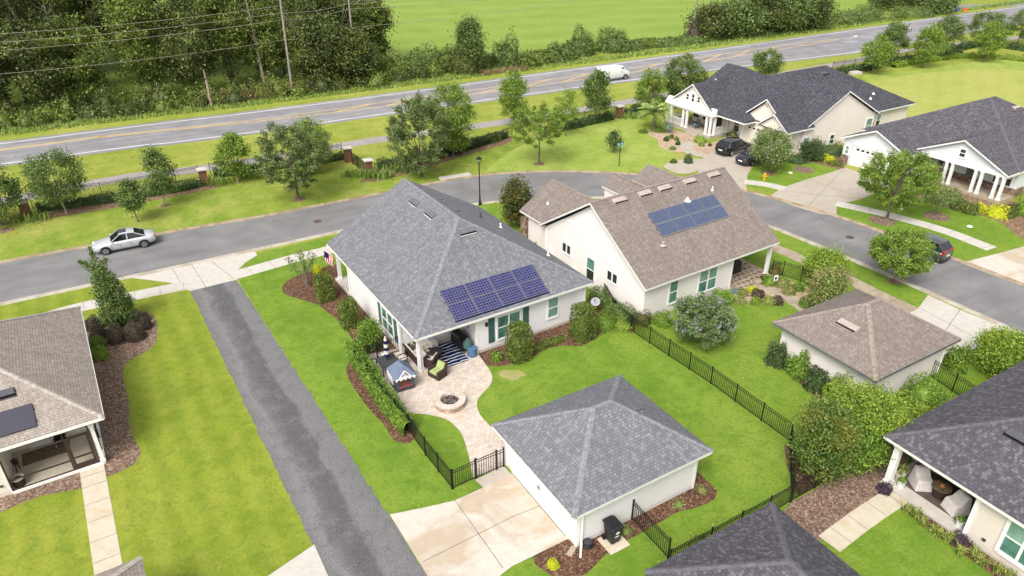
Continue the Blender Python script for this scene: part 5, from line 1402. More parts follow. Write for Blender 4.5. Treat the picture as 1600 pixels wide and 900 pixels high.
# multi stemmed crepe myrtle, front bed of the grey roofed house
bt = at(480, 447); root = thing('crepe_myrtle', 'sparse multi stemmed young tree in the bed by the flag porch', 'tree', bt)
r = np.random.default_rng(142); m = MB(); pts = []
for k in range(11):
    a = r.uniform(0, 6.283); s = r.uniform(.5, 1.5); e = np.array([math.cos(a) * s, math.sin(a) * s, r.uniform(1.9, 3.5)]); q = np.array([math.cos(a) * s * .25, math.sin(a) * s * .25, 1.1])
    m.tube([(math.cos(a) * .06, math.sin(a) * .06, 0), q, e], [.035, .025, .008], 5)
    for t in r.random(60) ** .6: pts.append(q * (1 - t) + e * t + r.normal(0, .13, 3))
leaf_obj('crown', 'leaf_grey', np.array(pts), .15, root, .3, seed=142); m.build('trunk', M['pale_bark'], root)
# palm beside the porch
bp_ = at(1021, 203); hp = ht(1021, 203, 146); root = thing('palm_tree', 'feathery palm beside the white porch', 'palm', bp_)
r = np.random.default_rng(143); m = MB(); th = hp * .58
m.tube([(0, 0, -.05), (0, 0, th * .3), (0, 0, th)], [.3, .24, .27], 10); m.build('trunk', M['bark'], root)
f = MB()
for k in range(64):
    a = k * 2.399 + r.normal(0, .1); el = r.uniform(-.45, 1.25); L = r.uniform(1.9, 2.7)
    d = Vector((math.cos(a), math.sin(a), 0)); s = Vector((-d.y, d.x, 0)); pr = None
    for q in range(9):
        t = q / 8; p = Vector((0, 0, th)) + d * L * t * math.cos(el * .8) + Vector((0, 0, L * (t * math.sin(el) - .55 * t * t)))
        if pr is not None and q > 1:
            w = .5 * math.sin(math.pi * min(1, t * .85 + .15)) + .05
            for sg in (-1, 1):
                for e in (.0, .5):
                    o = pr.lerp(p, e); tip = o + s * sg * w + d * .2 + Vector((0, 0, -w * .5))
                    f.face([o, o + d * .13, tip + d * .02, tip - d * .03])
        pr = p
f.build('crown', M['leaf_palm'], root)

# ---- the woods beyond the highway ----
GW = 'trees of the woods beyond the highway'
r = np.random.default_rng(200); kinds = ['leaf_wood', 'leaf_wood', 'leaf_wood_light', 'leaf_wood']
def on_far(x):
    p = lerp_line(far, x); return p
protos = {}
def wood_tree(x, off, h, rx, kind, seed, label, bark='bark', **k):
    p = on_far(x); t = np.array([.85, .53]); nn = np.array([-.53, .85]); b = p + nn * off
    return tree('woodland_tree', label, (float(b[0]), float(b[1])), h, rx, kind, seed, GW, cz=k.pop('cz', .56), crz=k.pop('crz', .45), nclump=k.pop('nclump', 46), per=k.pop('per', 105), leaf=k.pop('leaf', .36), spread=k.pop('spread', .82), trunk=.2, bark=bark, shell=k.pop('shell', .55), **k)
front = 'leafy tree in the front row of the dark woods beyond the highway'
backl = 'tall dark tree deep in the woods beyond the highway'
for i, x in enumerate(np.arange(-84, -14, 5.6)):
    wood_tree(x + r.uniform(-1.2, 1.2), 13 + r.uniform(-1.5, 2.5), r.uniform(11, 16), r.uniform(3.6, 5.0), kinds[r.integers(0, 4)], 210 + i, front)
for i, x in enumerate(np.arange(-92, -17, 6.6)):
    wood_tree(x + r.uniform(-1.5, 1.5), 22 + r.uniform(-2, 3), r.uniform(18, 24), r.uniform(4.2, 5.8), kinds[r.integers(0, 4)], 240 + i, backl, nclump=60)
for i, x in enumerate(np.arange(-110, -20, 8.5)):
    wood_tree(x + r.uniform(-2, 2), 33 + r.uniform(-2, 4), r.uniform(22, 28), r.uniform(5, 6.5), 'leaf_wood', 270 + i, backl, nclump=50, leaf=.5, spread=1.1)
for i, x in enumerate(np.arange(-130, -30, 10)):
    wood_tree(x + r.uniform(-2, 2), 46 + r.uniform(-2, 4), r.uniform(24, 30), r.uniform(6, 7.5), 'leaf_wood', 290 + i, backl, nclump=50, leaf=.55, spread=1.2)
# right edge of the woods, dense evergreen masses beside the field
wood_tree(-23.5, 10.5, 10.5, 4.6, 'leaf_wood', 301, 'broad dense tree behind the left utility pole at the edge of the woods', nclump=95, cz=.52, crz=.5)
wood_tree(-15.5, 17, 17.0, 5.6, 'leaf_wood', 302, 'tall rounded tree at the right end of the woods beside the field', nclump=110, cz=.52, crz=.5)
wood_tree(-19.5, 9, 8.5, 3.6, 'leaf_wood', 303, 'lower dense tree at the right end of the woods near the highway', nclump=70, cz=.5, crz=.5)
# bare pale trunks showing in the woods
for i, (u, v, uu) in enumerate(((95, 158, 66), (110, 154, 112), (331, 166, 330), (18, 175, 20), (415, 138, 408))):
    b = at(u, v); root = thing('woodland_tree', ['pale dead leaning trunk in the woods at upper left', 'pale forked dead trunk beside the leaning one in the woods', 'grey lichen covered trunk at the edge of the woods', 'slim pale trunk at the far left of the woods', 'thin pale trunk just left of the utility pole'][i], 'tree', b, 0, None)
    r2 = np.random.default_rng(320 + i); m = MB(); H = 15 if i != 2 else 5; lx = (uu - u) * .12
    m.tube([(0, 0, -.1), (lx * .3, 0, H * .35), (lx * .7, .1, H * .7), (lx, 0, H)], [.26, .2, .15, .07], 8)
    for k in range(6 if i != 2 else 0):
        z = H * r2.uniform(.35, .95); a = r2.uniform(0, 6.283); L = r2.uniform(1, 2.6); o = Vector((lx * z / H, 0, z))
        m.tube([o, o + Vector((math.cos(a) * L * .5, math.sin(a) * L * .3, L * .35)), o + Vector((math.cos(a) * L, math.sin(a) * L * .5, L * .9))], [.08, .05, .02], 5)
    m.build('trunk', M['pale_bark'], root)
    C = r2.normal(0, 1, (260, 3)) * np.array([1.2, 1.0, 2.6]) + np.array([lx * .8, 0, H * .8]); leaf_obj('crown', 'leaf_wood', C[:260 if i != 2 else 40] * (1 if i != 2 else .5), .4, root, seed=330 + i)
# understorey along the woods
us = [lerp_line(far, x) for x in np.arange(-90, -6, 2.0)]
k = 0
for i, p in enumerate(us):
    nn = np.array([-.53, .85])
    for j in range(2):
        q = p + nn * (7.2 + 2.6 * j + r.uniform(-.8, 1.2)) + np.array([r.uniform(-.8, .8), 0])
        mt = ['leaf_wood_light', 'leaf_wood', 'leaf_wood', 'leaf_wood_light'][r.integers(0, 4)]
        bush('undergrowth_bush', 'wild leafy bush at the foot of the woods beyond the highway', (float(q[0]), float(q[1])), r.uniform(1.1, 2.0), r.uniform(1.1, 2.6 + j), mt, 400 + k, 'bushes at the foot of the woods', 'bush', n=700, leaf=.32, rough=.2); k += 1
# rank grass strip between woods and highway
def strip(name, x0, x1, off0, off1, n, h, mat, seed, w=.12):
    r = np.random.default_rng(seed); m = MB()
    for i in range(n):
        x = r.uniform(x0, x1); p = lerp_line(far, x) + np.array([-.53, .85]) * r.uniform(off0, off1); a = r.uniform(0, 6.28); d = np.array([math.cos(a), math.sin(a)]); H = h * (r.uniform(.25, 1.0) + .6 * r.random() ** 4)
        q = p + d * H * .5
        s = np.array([-d[1], d[0]]) * w
        m.face([(p[0] - s[0], p[1] - s[1], 0), (p[0] + s[0], p[1] + s[1], 0), (q[0], q[1], H)])
    o = m.build(name, M[mat]); return tag(o, kind='stuff')
strip('tall_grass', -95, 0, 3.4, 6.8, 11000, .4, 'leaf_grass', 500, .07)
strip('dry_reeds', -40, -24, 6.2, 8.5, 900, 1.6, 'leaf_dry', 501, .08)
strip('dry_reeds', -2.5, 5, 3.5, 5.5, 700, .7, 'leaf_dry', 502, .08)
strip('tall_grass', 0, 150, 2.6, 6.0, 8000, .5, 'leaf_grass', 503, .09)

# hedgerow between highway and field
GH = 'vine covered bushes along the field'
def hb(u, v, top, w, lab, mat, seed, n=2400, kind='round'):
    b = at(u, v); h = ht(u, v, top); d = math.dist((0, 0, CAM_H), (b[0], b[1], h / 2)); rx = w / 2 * d / F_PX
    bush('hedgerow_bush', lab, b, rx, h, mat, seed, GH, 'bush', ry=max(rx * .7, 1.0), n=n, leaf=.34, rough=.2, kind=kind)
low = 'low tangled bush in the hedgerow between highway and field'
for i, (u, v, top, w) in enumerate(((600, 118, 95, 40), (622, 122, 92, 44), (648, 118, 80, 40), (672, 113, 74, 44), (695, 110, 74, 40), (712, 108, 72, 36), (757, 104, 82, 34), (838, 98, 76, 40), (862, 95, 72, 40), (880, 92, 66, 36), (818, 104, 88, 36), (960, 78, 66, 34), (985, 76, 64, 40), (1010, 72, 60, 40), (1040, 70, 58, 46), (1075, 66, 56, 44), (1110, 60, 52, 46), (1140, 57, 48, 40), (1175, 54, 46, 50), (1300, 38, 24, 40), (1320, 35, 18, 44), (1345, 32, 8, 44), (1385, 28, 12, 50), (1420, 25, 8, 46), (1440, 22, 4, 40))):
    hb(u, v, top, w * 1.3, low, ['leaf_oak', 'leaf_wood_light', 'leaf_oak'][i % 3], 520 + i)
T(735, 113, 26, 42, 'tall column of vine covered bush standing above the hedgerow by the highway', 'leaf_oak', 560, 'hedgerow_bush', GH, cat='bush', cz=.52, crz=.47, nclump=70, per=80, leaf=.3, spread=.7, shell=.35)
hb(728, 115, 50, 40, 'thick lower bush at the foot of the tall vine column', 'leaf_wood', 561, 3000)
hb(793, 105, 56, 44, 'rounded vine covered bush right of the tall vine column', 'leaf_oak', 562, 3500)
hb(905, 86, 47, 44, 'dark humped bush left of the double domed bush by the field', 'leaf_oak', 563, 3500)
hb(958, 80, 43, 56, 'double domed dark bush in the hedgerow behind the white van', 'leaf_oak', 564, 4000)
hb(1085, 62, 26, 36, 'tawny bush at the foot of the right utility pole', 'leaf_brown', 565, 1200)
# denser trees at upper right along the field
GR2 = 'trees in the hedgerow at the upper right'
for i, (u, v, top, w, lab) in enumerate(((1115, 60, 12, 58, 'dense rounded tree just right of the right utility pole'), (1150, 56, 2, 60, 'dense tall tree in the hedgerow second right of the utility pole'), (1185, 52, -18, 62, 'darkest tall tree in the hedgerow above the charcoal roof'), (1222, 48, -22, 70, 'broad dark tree in the hedgerow left of the field gap'), (1258, 44, -20, 60, 'dark tree at the right end of the tall hedgerow beside the field gap'), (1395, 18, -16, 60, 'dark shaded tree beyond the far hedgerow'), (1460, 20, -14, 44, 'round dark tree beside the leaning white trunk near the junction'), (1438, 16, -22, 40, 'tawny tree left of the leaning white trunk near the junction'))):
    b = at(u, v); h = ht(u, v, top); d = math.dist((0, 0, CAM_H), (b[0], b[1], h / 2)); rx = w / 2 * d / F_PX
    tree('hedgerow_tree', lab, b, h, rx, ('leaf_wood', 'leaf_oak', 'leaf_wood', 'leaf_oak', 'leaf_wood', 'leaf_wood', 'leaf_oak', 'leaf_brown')[i], 580 + i, GR2, cz=.5, crz=.5, nclump=80, per=70, leaf=.5, spread=1.3, trunk=.2)
b = at(1458, 22); root = thing('dead_tree', 'leaning white bare trunk beside the road junction', 'tree', b)
m = MB(); m.tube([(0, 0, 0), (.5, 0, 2.5), (.9, 0, 6.5)], [.35, .28, .15], 8); m.tube([(.2, 0, 0), (.9, .2, 1.2), (1.0, .2, 1.9)], [.25, .2, .1], 7); m.build('trunk', M['white'], root)
# distant tree line across the junction
for i in range(16):
    x = 105 + i * 9.0; tree('distant_tree', 'dark tree in the far tree line beyond the road junction', (x, 215 + i * 4.6 + (i % 3) * 4), 13 + (i * 7 % 5), 6.5, 'leaf_wood', 600 + i, 'far tree line', cz=.5, crz=.5, nclump=60, per=60, leaf=.7, spread=1.6, trunk=.25)

# ---- hedges and shrubs of the subdivision boundary ----
hedge('boundary_hedge', 'dark low hedge between the leftmost brick pillar and the silver sedan tree', px((60, 331), (120, 322), (190, 313)), 1.0, .85, 'leaf_dark', 700, 420, .16)
hedge('boundary_hedge', 'dark low hedge running up to the second brick pillar', px((214, 308), (262, 302), (318, 290)), 1.0, .85, 'leaf_dark', 701, 420, .16)
hedge('boundary_hedge', 'dark low hedge left of the paired brick pillars', px((335, 277), (400, 268), (470, 258), (538, 248)), 1.1, .9, 'leaf_dark', 702, 380, .17)
hedge('boundary_hedge', 'dark low hedge behind the greyish oak', px((590, 262), (640, 256), (720, 236), (790, 214)), 1.1, .9, 'leaf_dark', 703, 380, .17)
hedge('boundary_hedge', 'long dark hedge left of the far right brick pillar', px((862, 206), (900, 199), (955, 186)), 1.2, 1.0, 'leaf_dark', 704, 380, .18)
hedge('boundary_hedge', 'dark hedge between the far right brick pillar and the palm', px((978, 181), (1010, 170), (1040, 162)), 1.2, 1.0, 'leaf_dark', 705, 380, .18)
hedge('boundary_hedge', 'dark hedge along the pale lawn behind the tree row', px((1310, 116), (1350, 110), (1400, 100), (1450, 92), (1500, 86)), 1.4, 1.1, 'leaf_dark', 706, 260, .24)
hedge('boundary_hedge', 'dark hedge at the top right edge of the pale lawn', px((1490, 80), (1540, 72), (1600, 80), (1660, 86)), 1.4, 1.1, 'leaf_dark', 707, 260, .24)
hedge('boundary_hedge', 'lighter low hedge in front of the right tree row', px((1395, 106), (1420, 100), (1450, 96), (1500, 90), (1560, 92), (1600, 96)), 1.6, .8, 'leaf_bright', 708, 240, .22)
for i, (u, v, n, lab) in enumerate(((340, 288, 150, 'clump of tall ornamental grass right of the second brick pillar'), (395, 277, 170, 'clump of tall ornamental grass left of the large spreading tree'), (560, 275, 260, 'sweep of tall grass in front of the paired brick pillars'), (590, 278, 240, 'tall grass at the foot of the nearer paired brick pillar'), (620, 268, 220, 'tall grass between the nearer pillar and the greyish oak'), (760, 222, 200, 'tall grass along the boundary right of the light green tree'), (985, 185, 170, 'tall grass at the foot of the far right brick pillar'), (45, 345, 140, 'tall grass at the foot of the leftmost brick pillar'), (1402, 101, 240, 'tall grass along the pale lawn edge'))):
    blades('ornamental_grass', lab, at(u, v), n, 1.0, 1.0, 'leaf_grass', 720 + i, .07, group='ornamental grass along the boundary', rx=1.4, ry=.5, droop=.5)

# ---- clipped shrubs and beds round the grey roofed house ----
GS = 'clipped square shrubs round the grey roofed house'
def cs(u, v, top, w, lab, seed, mat='leaf_clip', kind='box', n=6000, leaf=.115, grp=GS):
    b = at(u, v); h = ht(u, v, top); d = math.dist((0, 0, CAM_H), (b[0], b[1], h / 2)); rx = w / 2 * d / F_PX
    return bush('clipped_shrub', lab, b, rx * .92, h, mat, seed, grp, 'shrub', n=n, leaf=leaf, kind=kind, rot=rad(32), rough=.06)
cs(509, 467, 429, 28, 'clipped box shrub at the front left corner by the sparse young tree', 740)
cs(548, 509, 470, 29, 'clipped box shrub halfway along the left wall', 741)
cs(811, 559, 508, 38, 'tall clipped shrub beside the triple window and grey shutter', 742)
cs(910, 527, 477, 37, 'tall clipped shrub at the right rear corner by the satellite dish', 743)
cs(776, 562, 547, 20, 'small low clipped shrub at the patio corner near the blue drum', 744, 'leaf_hedge', 'round', 900)
hedge('low_hedge', 'low clipped hedge under the single rear window', px((832, 548), (858, 539), (882, 530)), .6, .42, 'leaf_clip', 745, 700, .08)
cs(497, 427, 412, 16, 'tiny yellow shrub at the foot of the flag porch', 746, 'leaf_lime', 'round', 500)
b = at(580, 545); tree('shrub_tree', 'loose airy shrub against the left wall near the patio fence', b, 2.2, .6, 'leaf_hedge', 747, None, 'shrub', cz=.5, crz=.48, nclump=45, per=60, leaf=.12, spread=.28, trunk=.04)
hedge('patio_hedge', 'long leafy hedge along the left patio fence', px((552, 556), (575, 592), (602, 634), (630, 668), (640, 679)), .95, 1.35, 'leaf_hedge', 748, 900, .115, rough=.1)
hedge('side_hedge', 'hedge along the black fence between the grey and brown roofed houses', px((925, 470), (945, 482), (965, 497), (988, 510)), .9, 1.25, 'leaf_oak', 749, 900, .11)
hedge('side_hedge', 'hedge strip at the foot of the long off white gable wall', px((835, 372), (860, 390), (895, 412), (920, 428)), .8, 1.0, 'leaf_bright', 750, 600, .12)
bush('rounded_shrub', 'leafy mound behind the satellite dish at the fence', at(945, 508), 1.1, .9, 'leaf_hedge', 751, n=1800, leaf=.1)
bush('rounded_shrub', 'small loose shrub between the dish mound and the fence corner', at(972, 513), .7, .7, 'leaf_bright', 752, n=1200, leaf=.1)
bush('rounded_shrub', 'orange tipped shrub at the rear corner of the brown roofed house', at(1003, 503), .75, .95, 'leaf_bronze', 753, n=1400, leaf=.09)
bush('rounded_shrub', 'green rounded shrub between the orange tipped shrub and the mauve flowering bush', at(1034, 505), .75, 1.0, 'leaf_hedge', 754, n=1400, leaf=.1)
bush('rounded_shrub', 'green rounded shrub under the twin window of the brown roofed house', at(1125, 470), .8, .95, 'leaf_hedge', 755, n=1500, leaf=.1)
# mauve flowering bush
b = at(1093, 536); tree('flowering_bush', 'large mauve flowering bush on the lawn behind the black fence', b, 3.1, 2.0, 'leaf_mauve', 756, None, 'bush', cz=.52, crz=.45, nclump=80, per=110, leaf=.13, spread=.38, trunk=.07, spray=.5)
fb = [o for o in bpy.data.objects if o.get('label', '').startswith('large mauve')][0]
r = np.random.default_rng(757); pts = []
for k in range(85):
    a = r.uniform(0, 6.283); z = r.uniform(-.1, 1); q = math.sqrt(max(0, 1 - z * z)); c = np.array([math.cos(a) * q * 2.05, math.sin(a) * q * 2.05, 1.62 + z * 1.5]); d = np.array([math.cos(a) * q * .3, math.sin(a) * q * .3, .9])
    t = r.random(16); pts.append(c + d * t[:, None] * .34 + r.normal(0, .03, (16, 3)))
leaf_obj('blossoms', 'leaf_bloom', np.concatenate(pts), .08, fb, .2, seed=758)

# ---- left corner bed ----
GB_ = 'brown clipped shrubs in the left corner bed'
for i, (u, v, top, w, lab) in enumerate(((148, 512, 494, 30, 'brown clipped shrub nearest the street at the left of its bed'), (155, 527, 508, 30, 'brown clipped shrub beside the tan roof edge'), (184, 532, 506, 33, 'brown clipped shrub directly in front of the conical evergreen'), (213, 529, 502, 34, 'brown clipped shrub right of the conical evergreen front'), (228, 512, 494, 22, 'brown clipped shrub nearer the lawn edge at right'), (226, 501, 487, 20, 'smallest brown clipped shrub behind the conical evergreen'))):
    cs(u, v, top, w * .86, lab, 770 + i, 'leaf_brown', 'round', 2200, .085, GB_)
cs(153, 542, 526, 25, 'green rounded shrub below the brown shrubs near the tan roof', 776, 'leaf_hedge', 'round', 1500, .09, 'green shrubs by the tan roof')
cs(158, 559, 540, 24, 'bright green rounded shrub nearest the bark mulch by the tan roof', 777, 'leaf_bright', 'round', 1500, .09, 'green shrubs by the tan roof')

# ---- shrubs round the brown detached garage ----
GG_ = 'shrubs round the brown roofed garage'
for i, (u, v, top, w, lab, mt) in enumerate((
        (1213, 568, 534, 32, 'dark round shrub at the left corner of the brown roofed garage', 'leaf_dark'), (1247, 585, 550, 36, 'mid green shrub second from the left along the garage wall', 'leaf_hedge'),
        (1275, 605, 575, 36, 'darker uneven shrub third along the garage wall', 'leaf_dark'), (1307, 622, 589, 40, 'light green shrub fourth along the garage wall', 'leaf_bright'),
        (1438, 632, 588, 62, 'glossy two toned shrub under the right garage wall', 'leaf_hedge'), (1392, 668, 610, 64, 'loose light green shrub below the near garage corner', 'leaf_bright'),
        (1440, 645, 624, 40, 'yellow green low shrub beside the plum roof edge', 'leaf_bright'), (1494, 574, 537, 32, 'dark clipped globe shrub at the right end of the brown roofed garage', 'leaf_hedge'))):
    b = at(u, v); h = ht(u, v, top); d = math.dist((0, 0, CAM_H), (b[0], b[1], h / 2)); rx = w / 2 * d / F_PX
    bush('garden_shrub', lab, b, rx, h, mt, 790 + i, GG_, 'shrub', n=2300, leaf=.13, rough=.16)
def big(u, v, top, w, lab, mt, seed, **k):
    b = at(u, v); h = ht(u, v, top); d = math.dist((0, 0, CAM_H), (b[0], b[1], h / 2)); rx = w / 2 * d / F_PX
    tree('garden_tree', lab, b, h, rx, mt, seed, None, 'tree', cz=.52, crz=.46, nclump=k.pop('nclump', 90), per=100, leaf=.14, spread=.42, trunk=.09, **k)
big(1334, 703, 608, 108, 'large fresh green bushy tree between the brown garage and black fence', 'leaf_bright', 800)
big(1272, 746, 632, 76, 'bronze and green bushy tree at the bend of the black fences', 'leaf_bend', 801)
big(1322, 727, 650, 70, 'darker green bush in front of the fresh green bushy tree', 'leaf_hedge', 802)
big(1563, 582, 519, 74, 'round topped bright bush on forked stems beside the right driveway', 'leaf_bright', 803, nclump=80)
big(1284, 432, 394, 54, 'bright green round bush beside the right pavement', 'leaf_bright', 804, nclump=60)
big(1285, 488, 416, 52, 'reddish tinged multi stemmed shrub behind the brown garage roof', 'leaf_garden', 805, nclump=55)

# ---- cottage garden behind the brown roofed house ----
r = np.random.default_rng(820); i = 0
gl = ['russet', 'yellow green', 'dark green', 'olive', 'silvery']
for (u, v, w, h, mt, lab) in ((1155, 472, .5, .55, 'leaf_garden', 'russet garden plant at the left end of the pebble bed'), (1160, 460, .45, .5, 'leaf_garden', 'brownish garden plant beside the flagstone porch'), (1180, 474, .4, .5, 'leaf_bright', 'green garden plant at the front edge of the pebble bed'), (1185, 463, .55, .6, 'leaf_brown', 'brown leaved plant in the middle of the pebble bed'), (1200, 474, .5, .6, 'leaf_strap', 'yellow green plant at the front of the pebble bed'), (1213, 473, .5, .55, 'leaf_brown', 'brown leaved plant at the right end of the pebble bed'), (1175, 455, .4, .4, 'leaf_lime', 'yellow flowering plant in the pebble bed'), (1148, 457, .35, .35, 'leaf_agave', 'blue green plant by the porch corner'),
        (1202, 443, .7, .8, 'leaf_hedge', 'leafy shrub at the foot of the white porch post'), (1222, 446, .6, .7, 'leaf_garden', 'russet shrub right of the white porch post shrub'), (1232, 458, .5, .6, 'leaf_garden', 'pale flowered plant along the garden path'), (1247, 452, .5, .6, 'leaf_hedge', 'dark green plant at the fence by the garden path'), (1210, 428, .6, .9, 'leaf_bronze', 'red flowered shrub behind the porch post'), (1262, 478, .7, .7, 'leaf_hedge', 'low dark green shrub beside the garage roof and path'), (1275, 478, .6, .6, 'leaf_dark', 'dark shrub under the reddish multi stemmed shrub'), (1305, 470, .4, .7, 'leaf_bronze', 'orange leaved shrub by the weathered pavement'), (1194, 436, .3, .4, 'leaf_purple', 'purple leaved plant at the porch edge')):
    bush('garden_plant', lab, at(u, v), w, h, mt, 820 + i, 'cottage garden plants', 'plant', n=700, leaf=.11, rough=.12); i += 1

# ---- beds of the pale blue house, top right ----
GP = 'shrubs before the paired white columns'
for i, (u, v, top, w, lab, mt) in enumerate(((1440, 310, 285, 40, 'tawny leaved shrub left of the thin young tree', 'leaf_garden'), (1418, 300, 270, 44, 'green leafy shrub behind the broad street tree', 'leaf_bright'), (1478, 316, 292, 34, 'loose green shrub before the second pair of columns', 'leaf_garden'), (1497, 326, 311, 22, 'dark round shrub right of the loose green shrub', 'leaf_clip'), (1515, 332, 314, 24, 'clipped green ball left of the yellow shrubs', 'leaf_clip'), (1530, 330, 317, 18, 'small bright yellow shrub between green balls', 'leaf_lime'), (1556, 337, 319, 32, 'larger bright yellow shrub before the last pair of columns', 'leaf_lime'), (1572, 338, 322, 20, 'green ball right of the larger yellow shrub', 'leaf_clip'), (1580, 332, 318, 18, 'brownish ball shrub near the stone skirting', 'leaf_brown'), (1600, 335, 302, 34, 'dark green shrub at the right edge beside the pale blue wall', 'leaf_hedge'), (1405, 288, 262, 40, 'feathery shrub beside the pale blue garage door', 'leaf_elm'), (1452, 292, 262, 30, 'climbing shrub between the garage and the first columns', 'leaf_garden'),
        (1287, 246, 241, 24, 'yellow topped shrub beside the pale blue garage wall', 'leaf_lime'), (1297, 254, 244, 16, 'second yellow topped shrub nearer the driveway', 'leaf_lime'), (1280, 250, 236, 20, 'green shrub behind the yellow topped shrubs', 'leaf_clip'), (1304, 257, 250, 22, 'brown green shrub at the garage corner driveway', 'leaf_clip'), (1300, 238, 222, 44, 'dark spreading shrub along the cream side wall', 'leaf_dark'), (1245, 252, 242, 34, 'dark low shrub at the left of the cream side wall', 'leaf_dark'))):
    b = at(u, v); h = ht(u, v, top); d = math.dist((0, 0, CAM_H), (b[0], b[1], h / 2)); rx = w / 2 * d / F_PX
    bush('garden_shrub', lab, b, rx, h, mt, 850 + i, GP, 'shrub', n=1000, leaf=.16, rough=.15)
# sandy bed at the farm style house
for i, (u, v, w, h, mt, lab) in enumerate(((1041, 220, .35, .6, 'leaf_dark', 'small conical shrub left in the tan pebble bed'), (1049, 216, .3, .5, 'leaf_clip', 'small conical shrub upper middle in the tan pebble bed'), (1057, 219, .3, .45, 'leaf_clip', 'small conical shrub right in the tan pebble bed'), (1059, 226, .3, .5, 'leaf_dark', 'small conical shrub lowest in the tan pebble bed'), (1051, 233, .45, .3, 'leaf_grass', 'pale grassy tuft at the front of the tan pebble bed'), (1005, 207, .6, .5, 'leaf_clip', 'low shrub left of the palm trunk'), (1030, 205, .9, .6, 'leaf_hedge', 'low green shrub right of the palm trunk'), (1075, 254, .55, 1.1, 'leaf_dark', 'dark clipped shrub by the corner mailbox bed'), (1052, 254, .4, .4, 'leaf_clip', 'small shrub left of the dark clipped shrub'), (1094, 222, .8, .8, 'leaf_bright', 'bright shrub in front of the porch steps'), (1096, 228, .35, .45, 'leaf_garden', 'small plant below the bright porch shrub'), (1109, 228, .2, .3, 'leaf_dark', 'tiny plant in the tan pebbles beside the front path'), (1145, 216, .75, 1.1, 'leaf_garden', 'yellowish shrub at the right end of the white railing'), (1225, 250, .6, .8, 'leaf_clip', 'shrub behind the cream flowering tree'))):
    bush('bed_plant', lab, at(u, v), w, h, mt, 880 + i, 'plants in the tan pebble beds', 'plant', n=600, leaf=.13, rough=.08)
blades('agave', 'blue grey agave at the corner of the white porch', at(1047, 208), 40, .15, 1.3, 'leaf_agave', 895, .16, droop=.55, spreadv=.9)
# strip bed and mulch plants on the right
for i, (u, v) in enumerate(((1418, 800), (1428, 808), (1440, 820), (1456, 833), (1466, 838), (1478, 845), (1500, 868), (1520, 870), (1532, 884), (1555, 893), (1575, 905))):
    blades('strap_plant', 'yellow green strap leaved plant in the narrow bed along the right porch', at(u, v), 46, .25, .62, 'leaf_strap', 900 + i, .045, group='strap plants along the porch bed')
bush('purple_plant', 'dark purple bushy plant at the foot of the corner porch column', at(1382, 768), .38, .55, 'leaf_purple', 915, cat='plant', n=900, leaf=.07, rough=.2)
bush('purple_plant', 'purple bushy plant beside the white planter at the wall end', at(1497, 846), .42, .55, 'leaf_purple', 916, cat='plant', n=900, leaf=.07, rough=.2)
bush('low_shrub', 'bright yellow ball shrub in the mulch by the garage driveway', at(864, 884), .28, .38, 'leaf_lime', 917, cat='shrub', n=1400, leaf=.05, rough=.05)
bush('low_shrub', 'yellow green shrub at the fence above the plum roofed garage', at(1090, 852), .45, .7, 'leaf_bright', 918, cat='shrub', n=1200, leaf=.08)
for i, (u, v, lab) in enumerate(((978, 832, 'thin small plant beside the black wheeled bin'), (1060, 790, 'thin small plant in the mulch behind the garage fence'), (1097, 768, 'thin small plant at the far end of the garage mulch'))):
    bush('small_plant', lab, at(u, v), .3, .35, 'leaf_garden', 920 + i, None, 'plant', n=260, leaf=.08, rough=.3)
# ------------------------------------------------------------------ fences
def fence(label, line, h=1.22, spacing=1.83, group=None, pick=0.122, posts=None, name='metal_fence', ring=False):
    """black aluminium fence: every post a part, every bay of rails and pickets a part"""
    b0 = line[0]; root = thing(name, label, 'fence', (b0[0], b0[1]), 0, group)
    for a, b in zip(line[:-1], line[1:]):
        L = math.dist(a, b); n = max(1, round(L / spacing))
        P = [Vector((a[0] - b0[0] + (b[0] - a[0]) * k / n, a[1] - b0[1] + (b[1] - a[1]) * k / n, 0)) for k in range(n + 1)]
        d = (P[-1] - P[0]).normalized(); ang = math.atan2(d.y, d.x)
        for k, p in enumerate(P):
            if k == 0 and a is not line[0]: continue
            m = MB(); m.box(p.x - .032, p.x + .032, p.y - .032, p.y + .032, 0, h + .05, ang, (p.x, p.y)); m.box(p.x - .042, p.x + .042, p.y - .042, p.y + .042, h + .05, h + .075, ang, (p.x, p.y)); m.build('post', M['black_metal'], root)
        for k in range(n):
            p, q = P[k] + d * .034, P[k + 1] - d * .034; m = MB()
            for z in (h - .02, h - .18, .12): m.bar((p.x, p.y, z), (q.x, q.y, z), .028, .03)
            w = (q - p).length; c = int(w / pick)
            for i in range(1, c):
                s = p + d * (w * i / c); m.box(s.x - .011, s.x + .011, s.y - .011, s.y + .011, .06, h - .02, ang, (s.x, s.y))
            m.build('panel', M['black_metal'], root)
    return root

fence('long black metal fence crossing the back lawns from the dish to the bronze bush', px((986, 518), (1110, 600), (1233, 690)), 1.22)
fence('black metal fence behind the hedge between the two centre houses', px((934, 450), (960, 494), (985, 517)), 1.22)
fence('black metal fence panel at the right corner of the grey roof', px((921, 444), (934, 449)), 1.3)
fence('black metal fence behind the patio hedge', px((556, 575), (600, 630), (640, 676), (665, 712), (706, 764)), 1.22)
fence('short black fence bay left of the garden gate', px((708, 764), (743, 748)), 1.22)
fence('black metal fence at the back of the patio by the striped umbrella', px((557, 574), (590, 561), (626, 549)), 1.22)
g = fence('black metal gate between patio path and garage driveway', px((744.5, 747.5), (775.5, 734.5)), 1.25, 9, name='garden_gate'); g['category'] = 'gate'
fence('narrow black fence bay between the gate and the garage wall', px((776.5, 734), (787, 729.5)), 1.22)
fence('black metal fence from the garage wall past the wheeled bin', px((987, 812), (1043, 873)), 1.22)
